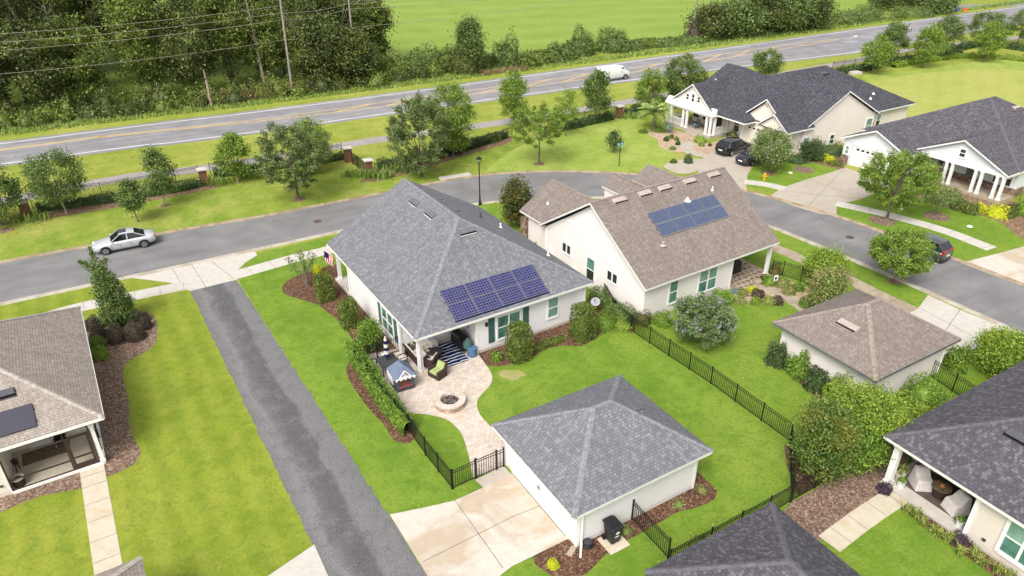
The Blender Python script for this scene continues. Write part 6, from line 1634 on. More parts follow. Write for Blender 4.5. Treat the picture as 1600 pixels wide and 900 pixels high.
fence('black metal fence along the bark mulch in front of the plum roofed garage', px((1044, 890), (1108, 856), (1155, 830), (1199, 806), (1234, 785), (1310, 742), (1365, 720), (1395, 700)), 1.22)
fence('short black fence joining the bronze bush to the mulch fence', px((1233, 691), (1236, 784)), 1.22)
fence('black metal fence along the cottage garden by the weathered pavement', px((1205, 430), (1222, 431), (1250, 440), (1272, 452), (1305, 470)), 1.22)
fence('black metal fence from the brown garage wall towards the plum roof', px((1450, 586), (1487, 612), (1530, 640)), 1.22)
GP2 = 'boundary fence along the footpath'
fence('boundary fence running from the leftmost brick pillar to the second pillar', px((52, 326), (120, 313), (200, 300), (312, 279)), 1.35, 2.4, GP2, .13, name='boundary_fence')
fence('boundary fence from the second brick pillar towards the paired pillars', px((330, 275), (420, 262), (535, 243)), 1.35, 2.4, GP2, .13, name='boundary_fence')
fence('short boundary fence joining the paired brick pillars', px((551, 256), (569, 270)), 1.35, 2.0, GP2, .13, name='boundary_fence')
fence('boundary fence from the nearer paired pillar behind the greyish oak', px((587, 274), (640, 262), (720, 240), (800, 215)), 1.35, 2.4, GP2, .13, name='boundary_fence')
fence('boundary fence behind the long dark hedge', px((862, 200), (960, 181)), 1.35, 2.4, GP2, .13, name='boundary_fence')
fence('boundary fence behind the tree row of the pale lawn', px((1300, 110), (1400, 96), (1500, 81)), 1.35, 2.6, GP2, .16, name='boundary_fence')

# brick pillars with pale caps
for (u, v, lab) in ((43, 339, 'leftmost red brick pillar with pale cap beside the cut off tree'), (320, 287, 'red brick pillar with pale cap midway along the left boundary fence'), (545, 252, 'farther of the paired red brick pillars'), (577, 272, 'nearer of the paired red brick pillars among tall grass'), (967, 184, 'red brick pillar with pale cap right of the long dark hedge'), (1602, 92, 'red brick pillar cut off by the right edge near the junction')):
    t = thing('brick_pillar', lab, 'pillar', at(u, v), rad(28), 'brick pillars of the boundary fence'); s = .36
    m = MB(); m.box(-s, s, -s, s, 0, 1.5); m.box(-s - .04, s + .04, -s - .04, s + .04, 0, .25); m.build('shaft', M['red_brick'], t)
    m = MB(); c = s + .14; m.box(-c, c, -c, c, 1.5, 1.6); m.add([(-c, -c, 1.6), (c, -c, 1.6), (c, c, 1.6), (-c, c, 1.6), (0, 0, 1.72)], [(0, 1, 4), (1, 2, 4), (2, 3, 4), (3, 0, 4)]); m.build('cap', M['concrete'], t)

# ------------------------------------------------------------------ lamp, sign, poles, wires
t = thing('street_lamp', 'black street lamp post standing behind the grey roofed house', 'street lamp', at(750, 320)); H = 4.25
m = MB(); m.lathe([(.16, 0), (.16, .1), (.1, .35), (.075, .8), (.06, 1.0), (.05, H - .1), (.09, H - .05), (.09, H)], 12); m.build('post', M['black_metal'], t)
m = MB(); m.lathe([(.0, H + .52), (.12, H + .46), (.3, H + .34), (.31, H + .3), (.22, H + .31)], 8); m.lathe([(.025, H + .5), (.025, H + .62), (0, H + .64)], 6)
for k in range(4):
    a = k * math.pi / 2 + .78; m.bar((.11 * math.cos(a), .11 * math.sin(a), H), (.23 * math.cos(a), .23 * math.sin(a), H + .33), .025, .025)
m.build('lamp_head', M['black_metal'], t); m = MB(); m.lathe([(.08, H + .01), (.1, H + .02), (.2, H + .31)], 8); m.build('lamp_glass', M['clear_lamp'], t)
b = at(967, 260); t = thing('street_sign', 'slim black pole with green blue street name blades by the street bend', 'street sign', b)
m = MB(); m.tube([(0, 0, 0), (0, 0, 2.75)], .045, 8); m.tube([(0, 0, 2.75), (0, 0, 2.85)], [.06, .01], 8); m.build('post', M['black_metal'], t)
sm_ = m_plain('sign_green', (0.08, 0.30, 0.30), 0.4)
for k, z in ((.35, 2.5), (1.9, 2.28)):
    m = MB(); dx, dy = math.cos(k) * .42, math.sin(k) * .42; m.bar((-dx, -dy, z), (dx, dy, z), .02, .2); o = m.build('sign_blade', sm_, t)
    m = MB()
    for q in range(7): m.bar((-dx * .75 + dx * q * .21, -dy * .75 + dy * q * .21, z), (-dx * .62 + dx * q * .21, -dy * .62 + dy * q * .21, z), .026, .07)
    m.build('lettering', M['road_white'], o)
def pole(u, v, H, lab, lean=(0, 0), arms=((.6, .1), (2.0, .1), (3.4, .1))):
    b = at(u, v); t = thing('utility_pole', lab, 'utility pole', b, 0, 'utility poles along the highway'); m = MB()
    m.tube([(0, 0, -.1), (lean[0] * .5, lean[1] * .5, H * .5), (lean[0], lean[1], H)], [.2, .165, .12], 10); m.build('shaft', M['pole_wood'], t)
    m = MB()
    for z in (H - .4, H - 1.6, H - 2.8): m.tube([(lean[0], lean[1], z), (lean[0] - .3, lean[1] - .25, z), (lean[0] - .3, lean[1] - .25, z + .22)], [.04, .04, .06], 6)
    m.build('insulator', M['charcoal'], t)
    return (b[0] + lean[0] - .3, b[1] + lean[1] - .25, H)
p1 = pole(457, 143, 15.6, 'left leaning wooden utility pole at the edge of the woods', (.2, .1))
p2 = pole(557, 128, 13.5, 'second wooden utility pole with stay wires before the woods', (.1, .1))
p3 = pole(1081, 60, 15.6, 'right wooden utility pole at the hedgerow by the field', (.35, .1))
dirn = Vector((p1[0] - p3[0], p1[1] - p3[1], 0)).normalized(); hwd = Vector((-.855, -.518, 0))
p0 = tuple(Vector(p1) + hwd * 55); p4 = tuple(Vector(p3) + Vector((.86, .51, 0)) * 70)
def wire(a, b, za, zb, sag, lab, grp, n=16, rr=.028):
    m = MB(); pts = []
    for i in range(n + 1):
        t = i / n; pts.append((a[0] + (b[0] - a[0]) * t, a[1] + (b[1] - a[1]) * t, za + (zb - za) * t - sag * 4 * t * (1 - t)))
    m.tube(pts, rr, 5); return tag(m.build('power_line', M['pole_wood']), lab, 'wire', grp)
GWi = 'overhead wires along the highway'
def zat(base, row): return height_at(base[0], base[1], row)
rows = (9, 20, 31, 62)
names = ('topmost', 'second highest', 'third highest', 'lowest')
for k, row in enumerate(rows):
    z1 = zat((457, 143), row)
    wire(p0, p1, z1, z1, .9, names[k] + ' overhead wire left of the left utility pole', GWi)
    z2 = zat((557, 128), (3, 6, 14, 43)[k])
    if k: wire(p1, p2, z1, z2, .35, names[k] + ' overhead wire between the left and second utility poles', GWi)
    z3 = p3[2] - .4 - k * 1.25
    wire(p2, p3, z2, z3, 1.0, names[k] + ' overhead wire crossing the field to the right utility pole', GWi)
    wire(p3, p4, z3, z3, .9, names[k] + ' overhead wire right of the right utility pole', GWi)
for k, (dx, z) in enumerate(((4.2, 12.5), (4.9, 11.0), (5.6, 9.0))):
    m = MB(); m.tube([(p2[0], p2[1], z), (p2[0] - dx * .9, p2[1] - dx * .25, .1)], .022, 5)
    tag(m.build('stay_wire', M['pole_wood']), ('steepest', 'middle', 'shallowest')[k] + ' stay wire slanting left from the second utility pole', 'wire', 'stay wires')
for k, (dx, z) in enumerate(((6.5, 13.0), (7.8, 11.5))):
    m = MB(); m.tube([(p1[0], p1[1], z), (p1[0] + dx * .85, p1[1] + dx * .3, .1)], .022, 5)
    tag(m.build('stay_wire', M['pole_wood']), ('steeper', 'shallower')[k] + ' stay wire slanting right from the left utility pole', 'wire', 'stay wires')

# ------------------------------------------------------------------ vehicles
def paint(name, col, metal=0.3, rough=0.28):
    n = N(name); n.fin(col, rough, 0.5, metal); n.b.inputs['Coat Weight'].default_value = 0.6; n.b.inputs['Coat Roughness'].default_value = 0.06; return n.m

def car(name, label, cat, loc, rot, col, kind='sedan', L=4.75, W=1.84, H=1.46, group=None, sunroof=False, tall=0.09):
    """front towards +x. lofted body shell, glasshouse, wheels and lamps"""
    t = thing(name, label, cat, loc, rot, group); pm = paint(name + '_paint', *col); hl = L / 2
    # stations: x, half width, sill z, shoulder z (body)
    if kind == 'sedan':
        st = [(-1.0, .74, .42, .62, .86), (-.96, .84, .34, .70, .96), (-.80, .91, .26, .76, 1.0), (-.45, .93, .22, .80, .98), (0, .93, .21, .80, .96), (.35, .93, .21, .78, .94), (.62, .92, .22, .74, .88), (.86, .86, .26, .66, .78), (.96, .76, .32, .56, .66), (1.0, .62, .40, .50, .58)]
        roof = [(-.72, .70, 1.0), (-.36, .60, 1.0), (.08, .60, 1.0), (.40, .68, .97)]; gz = [.97, 1.40, 1.46, .94]
    elif kind == 'suv':
        st = [(-1.0, .80, .45, .75, 1.06), (-.97, .88, .36, .82, 1.12), (-.80, .94, .28, .86, 1.10), (-.4, .95, .26, .90, 1.07), (0, .95, .25, .90, 1.05), (.35, .95, .25, .88, 1.03), (.62, .94, .26, .84, 1.0), (.86, .90, .30, .78, .92), (.96, .82, .36, .66, .82), (1.0, .70, .45, .60, .72)]
        roof = [(-.95, .74, 1.0), (-.74, .66, 1.0), (.10, .66, 1.0), (.42, .74, .97)]; gz = [1.08, 1.62, 1.70, 1.02]
    else:  # van
        st = [(-1.0, .86, .45, 1.0, 1.95), (-.985, .93, .36, 1.05, 2.1), (-.8, .97, .3, 1.1, 2.14), (-.3, .98, .28, 1.1, 2.16), (.2, .98, .28, 1.1, 2.15), (.45, .97, .28, 1.06, 2.08), (.66, .96, .3, 1.0, 1.45), (.86, .92, .34, .92, 1.2), (.97, .82, .40, .8, 1.02), (1.0, .7, .5, .7, .9)]
        roof = None
    sc = H / (1.46 if kind == 'sedan' else 1.70 if kind == 'suv' else 2.16); hw = W / 2
    def ring(x, w, z0, zm, z1):
        w *= hw / .93 * .93; X = x * hl; z0, zm, z1 = z0 * sc, zm * sc, z1 * sc
        half = [(w * .80, z0), (w * .97, z0 + (zm - z0) * .25), (w, zm), (w * .96, zm + (z1 - zm) * .55), (w * .84, z1 - .015), (w * .45, z1 + .012), (0, z1 + .018)]
        pts = [(X, y, z) for y, z in half] + [(X, -y, z) for y, z in half[-2::-1]]
        return pts
    m = MB(); m.smooth = True; R = [ring(*s) for s in st]; n = len(R[0]); vs = [p for q in R for p in q]; fs = []
    for i in range(len(R) - 1):
        for k in range(n - 1): fs.append((i * n + k, i * n + k + 1, (i + 1) * n + k + 1, (i + 1) * n + k))
        fs.append((i * n + n - 1, i * n, (i + 1) * n, (i + 1) * n + n - 1))
    m.add(vs, fs); m.smooth = False; m.add(R[0], [tuple(range(n - 1, -1, -1))]); m.add(R[-1], [tuple(range(n))])
    m.build('body', pm, t)
    if roof:
        r0, r1, r2, r3 = roof
        a = [(r0[0] * hl, r0[1] * hw * 1.15, gz[0] * sc), (r1[0] * hl, r1[1] * hw * 1.1, gz[1] * sc), (r2[0] * hl, r2[1] * hw * 1.1, gz[2] * sc - .01), (r3[0] * hl, r3[1] * hw * 1.18, gz[3] * sc)]
        m = MB()
        def mir(p): return (p[0], -p[1], p[2])
        A, B, C_, D = a
        m.add([A, B, C_, D, mir(A), mir(B), mir(C_), mir(D)], [(0, 1, 2, 3), (7, 6, 5, 4), (4, 5, 1, 0), (3, 2, 6, 7)])
        m.build('windows', M['car_glass'], t)
        m = MB(); m.smooth = True; cnt = 7
        rv = []
        for i in range(cnt):
            s = i / (cnt - 1); x = B[0] + (C_[0] - B[0]) * s; w = (B[1] + (C_[1] - B[1]) * s) * 1.015; z = B[2] + (C_[2] - B[2]) * s + .035 * math.sin(math.pi * s)
            for y, dz in ((1, -.015), (.8, .02), (0, .035), (-.8, .02), (-1, -.015)): rv.append((x + (-.05 if i == 0 else .05 if i == cnt - 1 else 0), y * w, z + dz))
        m.add(rv, [(i * 5 + k, i * 5 + k + 1, i * 5 + 6 + k, i * 5 + 5 + k) for i in range(cnt - 1) for k in range(4)])
        m.build('car_roof', pm, t)
        m = MB()
        for sg in (1, -1):
            for P, Q, w in ((A, B, .09), (C_, D, .07)): m.bar((P[0], sg * P[1], P[2]), (Q[0], sg * Q[1], Q[2]), w, .045)
            for f in (.52,): m.bar((B[0] + (C_[0] - B[0]) * f, sg * (B[1] + .005), B[2]), (B[0] + (C_[0] - B[0]) * f + .02, sg * (A[1] + .01), (A[2] + D[2]) / 2), .06, .03)
            if kind == 'suv': m.bar((B[0] * .6 + A[0] * .4 + .2, sg * (B[1]), B[2]), (A[0] + .3, sg * (A[1] + .01), A[2]), .09, .04)
        m.split('pillar', pm, t)
        if sunroof:
            m = MB(); xm = (B[0] + C_[0]) / 2 + .3; m.box(xm - .3, xm + .3, -.38, .38, C_[2] + .055, C_[2] + .07); m.build('sunroof', M['car_glass'], t)
        if kind == 'suv':
            m = MB()
            for sg in (1, -1): m.bar((B[0] + .1, sg * B[1] * .92, B[2] + .05), (C_[0] - .1, sg * C_[1] * .92, C_[2] + .05), .04, .04)
            m.build('roof_rail', M['chrome'], t)
    else:
        m = MB()
        for sg in (1, -1): m.add([(.30 * hl, sg * hw * .975, 1.2), (.60 * hl, sg * hw * .955, 1.12), (.47 * hl, sg * hw * .9, 1.9), (.30 * hl, sg * hw * .9, 1.95)], [(0, 1, 2, 3), (3, 2, 1, 0)])
        m.add([(.672 * hl, .82 * hw, 1.46), (.672 * hl, -.82 * hw, 1.46), (.475 * hl, -.74 * hw, 2.05), (.475 * hl, .74 * hw, 2.05)], [(0, 1, 2, 3), (3, 2, 1, 0)])
        m.build('windows', M['car_glass'], t)
    wr = .335 if kind == 'sedan' else .37
    for x in (-.60 * hl, .62 * hl):
        for sg in (1, -1):
            m = MB(); y0 = sg * hw * .99
            def disc(mm, r0, ya, yb, nn=18):
                vs = [(x + r0 * math.cos(2 * math.pi * k / nn), y, wr + r0 * math.sin(2 * math.pi * k / nn)) for y in (ya, yb) for k in range(nn)]
                mm.add(vs, [(k, (k + 1) % nn, nn + (k + 1) % nn, nn + k) for k in range(nn)] + [tuple(range(nn)), tuple(range(2 * nn - 1, nn - 1, -1))])
            disc(m, wr, y0 - sg * .22, y0 + sg * .005); o = m.build('wheel', M['tyre'], t)
            m = MB(); disc(m, wr * .66, y0 + sg * .001, y0 + sg * .012)
            o2 = m.build('rim', M['charcoal'], o); m = MB()
            for k in range(5):
                an = k * 2 * math.pi / 5 + .3; m.bar((x, y0 + sg * .02, wr), (x + wr * .64 * math.cos(an), y0 + sg * .02, wr + wr * .64 * math.sin(an)), .085, .02, (0, 1, 0))
            nn = 18
            for k in range(nn):
                a1, a2 = 2 * math.pi * k / nn, 2 * math.pi * (k + 1) / nn; m.bar((x + wr * .66 * math.cos(a1), y0 + sg * .018, wr + wr * .66 * math.sin(a1)), (x + wr * .66 * math.cos(a2), y0 + sg * .018, wr + wr * .66 * math.sin(a2)), .03, .03, (0, 1, 0))
            m.build('spokes', M['chrome'], o)
            m = MB(); rr = wr * 1.14; cz = wr
            pts = [(x + rr * math.cos(q), y0 - sg * .012, cz + rr * math.sin(q)) for q in np.linspace(-.25, math.pi + .25, 13)]
            m.tube(pts, .03, 5); m.build('wheel_arch', M['black_plastic'], t)
    zl = {'sedan': .80, 'suv': .95, 'van': 1.1}[kind] * sc
    for sg in (1, -1):
        m = MB(); m.box(-hl * .985 - .02, -hl * .93, sg * hw * .60 - .19, sg * hw * .60 + (.19 if tall < .1 else .27), zl - .09, zl - .09 + tall * 2); m.build('tail_lamp', M['red_lamp'], t, bevel=.02)
        m = MB(); m.box(hl * .90, hl * .975, sg * hw * .62 - .17, sg * hw * .62 + .17, zl - .19, zl - .06); m.build('headlight', M['clear_lamp'], t, bevel=.02)
        m = MB(); m.box(.34 * hl, .34 * hl + .12, sg * (hw + .02) - .07, sg * (hw + .02) + .07, zl + .12, zl + .25); m.build('mirror', pm, t, bevel=.02)
    if kind != 'van':
        for sg in (1, -1):
            for xs in (-.22 * hl, .12 * hl, .40 * hl):
                m = MB(); m.bar((xs, sg * hw * .995, .34), (xs + .02, sg * hw * .955, zl + .1), .012, .014); m.build('door_seam', M['black_plastic'], t)
            for xs in (-.15 * hl, .18 * hl):
                m = MB(); m.bar((xs, sg * (hw * .985 + .012), zl - .02), (xs + .16, sg * (hw * .985 + .012), zl - .02), .025, .03); m.build('door_handle', M['chrome'], t)
    m = MB(); m.box(-hl - .012, -hl + .03, -.26, .26, zl - .28, zl - .16); m.build('number_plate', M['white'], t)
    m = MB(); m.box(-hl - .005, -hl * .96, -hw * .66, hw * .66, .30, .40); m.box(hl * .96, hl + .006, -hw * .55, hw * .55, .36, .50); m.build('bumper_trim', M['black_plastic'], t)
    m = MB()
    for sg in (1, -1): m.bar((-.42 * hl, sg * hw * .965, .31 * sc + .02), (.42 * hl, sg * hw * .965, .31 * sc + .02), .03, .05)
    m.build('sill_trim', M['chrome'], t)
    return t

car('parked_car', 'silver sedan with sunroof parked at the far kerb by the small sapling', 'car', (-32.35, 53.95, .01), rad(209), ((0.62, 0.63, 0.66), .35, .3), 'sedan', sunroof=True)
car('parked_car', 'black estate car with bright roof rails parked nearest the white porch', 'car', (25.25, 78.7, .016), rad(36), ((0.012, 0.012, 0.016), .2, .2), 'suv', 4.7, 1.9, 1.66)
car('parked_car', 'dark blue sedan partly hidden by the cream flowering tree', 'car', (26.7, 75.4, .016), rad(34), ((0.03, 0.032, 0.05), .3, .2), 'sedan', 4.9, 1.86, 1.45)
car('parked_car', 'grey car with tall red tail lamps behind the globe shaped tree', 'car', (33.3, 52.7, .01), rad(125), ((0.07, 0.078, 0.075), .3, .25), 'suv', 4.7, 1.85, 1.7, tall=.17)
car('van', 'white van driving along the highway behind the tapering tree', 'van', (16.0, 114.9, .01), rad(30.5), ((0.74, 0.74, 0.76), .05, .3), 'van', 5.6, 2.0, 2.2)
for u, v, c, lab in ((1496, 17.8, (0.02, 0.03, 0.28), 'low blue road barrier at the far junction'), (1508, 17.6, (0.75, 0.13, 0.04), 'low orange road barrier right of the blue one at the far junction')):
    b = at(u, v); m = MB(); m.prism([(-.7, -.25), (.7, -.25), (.7, .25), (-.7, .25)], 0, .25); m.prism([(-.65, -.12), (.65, -.12), (.65, .12), (-.65, .12)], .25, .7)
    o = m.build('road_barrier', m_plain('barrier_plastic', c, .5), loc=(*b, 0), rot=(0, 0, rad(15)), bevel=.04); tag(o, lab, 'road barrier', 'barriers at the junction')

# ------------------------------------------------------------------ garden and patio things
EY = lambda h: h
def local(o, rot, x, y): return (o[0] + x * math.cos(rot) - y * math.sin(rot), o[1] + x * math.sin(rot) + y * math.cos(rot))
# fire pit
b = at(703, 632); t = thing('fire_pit', 'round paver fire pit with dark lava rock on the patio', 'fire pit', b)
m = MB(); m.lathe([(.88, 0), (.88, .34)], 28)
M['pit_block'] = m_chips('pit_blocks', [(0.50, 0.36, 0.26), (0.58, 0.45, 0.35), (0.44, 0.31, 0.22)], 5.0, (0.2, 0.15, 0.11)); m.build('wall', M['pit_block'], t)
m = MB(); m.lathe([(.54, .2), (.54, .42), (.93, .42), (.93, .342), (.88, .34)], 28); m.build('rim', M['pavers'], t)
m = MB(); m.lathe([(.0, .30), (.3, .31), (.54, .26)], 18); m.build('lava_rock', M['gravel_dark'], t)
# playhouse
b = at(629, 602); t = thing('playhouse', 'child playhouse with grey blue roof, white gable and red counter on the patio edge', 'playhouse', b, rad(27))
M['play_roof'] = m_plain('grey_blue_roof', (0.14, 0.17, 0.24), .6, var=.1); M['play_wall'] = m_plain('slate_wall', (0.075, 0.08, 0.11), .6); M['play_red'] = m_plain('red_brown_counter', (0.24, 0.07, 0.05), .6)
m = MB()
for a in ((-.6, -.55, -.6, .6), (.55, .6, -.6, .6), (-.55, .55, .55, .6)): m.box(*a, 0, 1.05)
m.box(-.55, -.28, -.6, -.55, 0, 1.05); m.box(.28, .55, -.6, -.55, 0, 1.05); m.box(-.28, .28, -.6, -.55, 0, .4); m.box(-.28, .28, -.6, -.55, .98, 1.05); m.build('wall', M['play_wall'], t)
m = MB(); e = .72
m.add([(-e, -e, 1.02), (e, -e, 1.02), (e, e, 1.02), (-e, e, 1.02), (0, -.1, 1.68), (0, .3, 1.68)], [(0, 1, 4), (1, 2, 5, 4), (2, 3, 5), (3, 0, 4, 5), (3, 2, 1, 0)]); m.build('roof', M['play_roof'], t)
m = MB(); m.add([(-.34, -.73, 1.08), (.34, -.73, 1.08), (0, -.62, 1.5), (0, -.15, 1.52)], [(0, 2, 3), (1, 3, 2)]); m.build('dormer_roof', M['play_roof'], t)
m = MB(); m.bar((-.36, -.74, 1.08), (0, -.70, 1.5), .05, .06); m.bar((.36, -.74, 1.08), (0, -.70, 1.5), .05, .06); m.bar((-.34, -.735, 1.09), (.34, -.735, 1.09), .05, .06); m.bar((-.12, -.72, 1.1), (0, -.71, 1.3), .03, .04); m.bar((.12, -.72, 1.1), (0, -.71, 1.3), .03, .04); m.build('gable_trim', M['white'], t)
m = MB(); m.box(-.6, .6, -.78, -.70, .90, 1.03); m.box(-.745, -.70, -.5, .5, .62, 1.03); m.build('awning', M['white'], t)
m = MB(); [m.box(-.5 + k * .27, -.34 + k * .27, -.79, -.78, .92, 1.0) for k in range(4)]; m.build('awning_slot', M['black_plastic'], t)
m = MB(); m.box(-.64, -.6, -.35, .0, .45, .95); m.box(-.65, -.6, .1, .42, .4, .95); m.build('side_window', M['white'], t)
m = MB(); m.box(-.4, .4, -.74, -.61, .36, .41); m.box(-.27, .27, -.55, -.3, .1, .62); m.build('counter', M['play_red'], t)
# striped closed umbrella on dining table
b = at(607, 578); t = thing('patio_umbrella', 'closed navy and white striped umbrella rising from the dining table', 'umbrella', b)
m = MB(); m.tube([(0, 0, 0), (0, 0, 2.35)], .022, 8); m.lathe([(.22, 0), (.22, .05), (.05, .1)], 14); m.build('pole', M['black_metal'], t)
m = MB(); pr = [(.035, .98), (.12, 1.0), (.15, 1.2), (.13, 1.55), (.12, 1.9), (.085, 2.25), (.03, 2.42), (0, 2.44)]; zz = [p[1] for p in pr]
bands = np.linspace(1.0, 2.42, 7); rr_ = lambda z: float(np.interp(z, zz, [p[0] for p in pr]))
for k in range(6):
    m.m = k % 2; z0, z1 = bands[k], bands[k + 1]; z = np.linspace(z0, z1, 4); m.smooth = True
    nn = 16; vs = []; fs = []
    for zi in z:
        for q in range(nn): a = 2 * math.pi * q / nn; rr2 = rr_(zi) * (1 + .22 * math.cos(q * math.pi)); vs.append((rr2 * math.cos(a), rr2 * math.sin(a), zi))
    for i in range(3):
        for q in range(nn): fs.append((i * nn + q, i * nn + (q + 1) % nn, (i + 1) * nn + (q + 1) % nn, (i + 1) * nn + q))
    m.add(vs, fs)
m.build('canopy', [M['navy'], M['cream']], t); m = MB(); m.lathe([(.0, 2.5), (.04, 2.46), (.03, 2.42)], 8); m.build('finial', M['white'], t)
t = thing('dining_table', 'dark square patio dining table under the striped umbrella', 'table', b, R32); m = MB(); m.box(-.62, .62, -.62, .62, .70, .735); m.build('tabletop', M['charcoal'], t, bevel=.01)
for sx in (-.54, .54):
    for sy in (-.54, .54): m = MB(); m.box(sx - .025, sx + .025, sy - .025, sy + .025, 0, .70); m.build('leg', M['black_metal'], t)
def mchair(x, y, rot, lab, seatmat='cream', w=.5, group='dining chairs on the patio'):
    t = thing('patio_chair', lab, 'chair', (x, y, .016), rot, group); h = w / 2
    m = MB(); m.box(-h, h, -h, h, .41, .44); m.build('seat', M['charcoal'], t)
    m = MB(); m.box(-h + .03, h - .03, -h + .03, h - .03, .44, .50); m.build('cushion', M[seatmat], t, bevel=.02)
    m = MB(); m.bar((-h + .02, h, .44), (-h + .02, h + .1, .98), .03, .03); m.bar((h - .02, h, .44), (h - .02, h + .1, .98), .03, .03); m.bar((-h, h + .1, .97), (h, h + .1, .97), .035, .05); m.bar((-h, h + .03, .6), (h, h + .03, .6), .03, .03)
    for k in range(5): m.bar((-h + .08 + k * (w - .16) / 4, h + .03, .6), (-h + .08 + k * (w - .16) / 4, h + .1, .96), .04, .012)
    m.build('backrest', M['black_metal'], t)
    for sx in (-h + .025, h - .025):
        for sy in (-h + .025, h - .025): m = MB(); m.box(sx - .016, sx + .016, sy - .016, sy + .016, 0, .41); m.build('leg', M['black_metal'], t)
        m = MB(); m.bar((sx, -h, .64), (sx, h, .64), .04, .03); m.bar((sx, -h + .02, .44), (sx, -h + .02, .64), .025, .025); m.build('armrest', M['black_metal'], t)
    return t
for k, (dx, dy, ro, lab) in enumerate(((-.1, -1.02, math.pi, 'black chair with cream cushion on the near side of the dining table'), (.1, 1.02, 0, 'black chair on the far side of the dining table by the fence'), (-1.02, .1, math.pi / 2, 'black chair on the left of the dining table by the hedge'), (1.0, .05, -math.pi / 2, 'black chair on the right of the dining table behind the playhouse roof'))):
    x, y = local(b, R32, dx, dy); mchair(x, y, R32 + ro, lab)
# porch sitting group
def wicker_chair(x, y, rot, lab, cush, w=.78, d=.8, hb=.85, name='wicker_armchair', cat='armchair'):
    t = thing(name, lab, cat, (x, y, .016), rot); h = w / 2; e = d / 2
    m = MB(); m.box(-h, h, -e, e, .06, .36); m.build('base', M['wicker'], t, bevel=.03)
    m = MB(); m.add([(-h, e - .16, .36), (h, e - .16, .36), (h, e + .05, hb), (-h, e + .05, hb), (-h, e, .36), (h, e, .36), (h, e + .16, hb), (-h, e + .16, hb)], [(0, 1, 2, 3), (5, 4, 7, 6), (3, 2, 6, 7), (1, 5, 6, 2), (4, 0, 3, 7)]); m.build('backrest', M['wicker'], t)
    for sg in (-1, 1): m = MB(); m.box(sg * h - .07, sg * h + .07, -e, e, .06, .62); m.build('armrest', M['wicker'], t, bevel=.03)
    m = MB(); m.box(-h + .09, h - .09, -e - .02, e - .14, .362, .50); m.build('seat_cushion', M[cush], t, bevel=.04)
    m = MB(); m.add([(-h + .1, e - .24, .5), (h - .1, e - .24, .5), (h - .1, e - .05, hb + .03), (-h + .1, e - .05, hb + .03), (-h + .1, e - .12, .5), (h - .1, e - .12, .5), (h - .1, e + .04, hb + .03), (-h + .1, e + .04, hb + .03)], [(0, 1, 2, 3), (5, 4, 7, 6), (3, 2, 6, 7), (1, 5, 6, 2), (4, 0, 3, 7)]); m.build('back_cushion', M[cush], t, bevel=.03)
    return t
c = at(684, 588); wicker_chair(c[0], c[1], rad(-40), 'brown wicker armchair with lime cushion on the open patio', 'lime')
c = at(672, 570); wicker_chair(c[0], c[1], rad(250), 'brown wicker armchair half hidden behind the white porch post', 'cream', name='wicker_armchair')
ox = oA
c = local(ox, R32, .65, 1.55); t = wicker_chair(c[0], c[1], R32 + rad(90), 'long cream cushioned wicker sofa along the left side of the porch', 'cream', 1.9, .85, .8, 'wicker_sofa', 'sofa')
for k, (y, z, mt, lab) in enumerate(((2.2, .62, 'lime', 'lime green cushion on the porch sofa'), (1.0, .6, 'cream', 'pale patterned cushion on the porch sofa'), (2.0, .64, 'charcoal', 'dark cushion beside the lime one on the porch sofa'))):
    c = local(ox, R32, .52 + .1 * (k == 0), y); m = MB(); m.box(-.08, .08, -.2, .2, -.18, .2); o = m.build('cushion', M[mt], loc=(*c, z), rot=(0, rad(18), R32), bevel=.06); tag(o, lab, 'cushion', 'sofa cushions')
c = local(ox, R32, 1.75, 1.1); t = thing('coffee_table', 'dark round topped fire table in front of the porch sofa', 'table', (*c, .016), R32); m = MB(); m.lathe([(0, .5), (.42, .5), (.44, .48), (.44, .44)], 20); m.build('tabletop', M['charcoal'], t); m = MB(); m.lathe([(.3, 0), (.22, .2), (.3, .44)], 14); m.build('pedestal', M['wicker'], t)
def m_rug():
    n = N('striped_rug'); uv = n.coord('Object')
    sep = n.n('SeparateXYZ'); n.l(uv, sep.inputs[0])
    wob = n.noise(uv, 1.6, 2.0); v = n.math('ADD', sep.outputs[1], n.math('MULTIPLY', wob, .35))
    fr = n.math('FRACT', n.math('MULTIPLY', v, 3.1))
    c = n.ramp(fr, [(0.0, (0.01, 0.018, 0.075)), (.72, (0.01, 0.018, 0.075)), (.75, (0.6, 0.62, 0.62)), (.97, (0.6, 0.62, 0.62)), (1.0, (0.01, 0.018, 0.075))])
    return n.fin(c, .95, .05)
c = local(ox, R32, 2.55, .95); m = MB(); m.box(-.85, .85, -1.3, 1.3, 0, .012); o = m.build('outdoor_rug', m_rug(), loc=(*c, .018), rot=(0, 0, R32)); tag(o, 'navy rug with wavy white stripes on the covered porch', 'rug')
c = local(ox, R32, 3.62, 1.3); t = thing('barbecue_grill', 'long black barbecue cart against the porch side wall', 'grill', (*c, .016), R32)
m = MB(); m.box(-.3, .3, -.75, .75, .12, .8); m.build('cabinet', M['black_plastic'], t, bevel=.02); m = MB(); m.tube([(0, -.55, .86), (0, .55, .86)], .3, 14); m.build('hood', M['black_metal'], t); m = MB(); m.bar((-.34, -.4, .95), (-.34, .4, .95), .03, .03); m.build('handle', M['chrome'], t)
for sx in (-.22, .22):
    for sy in (-.6, .6): m = MB(); m.tube([(sx - .03, sy, .06), (sx + .03, sy, .06)], .06, 10); m.build('wheel', M['tyre'], t)
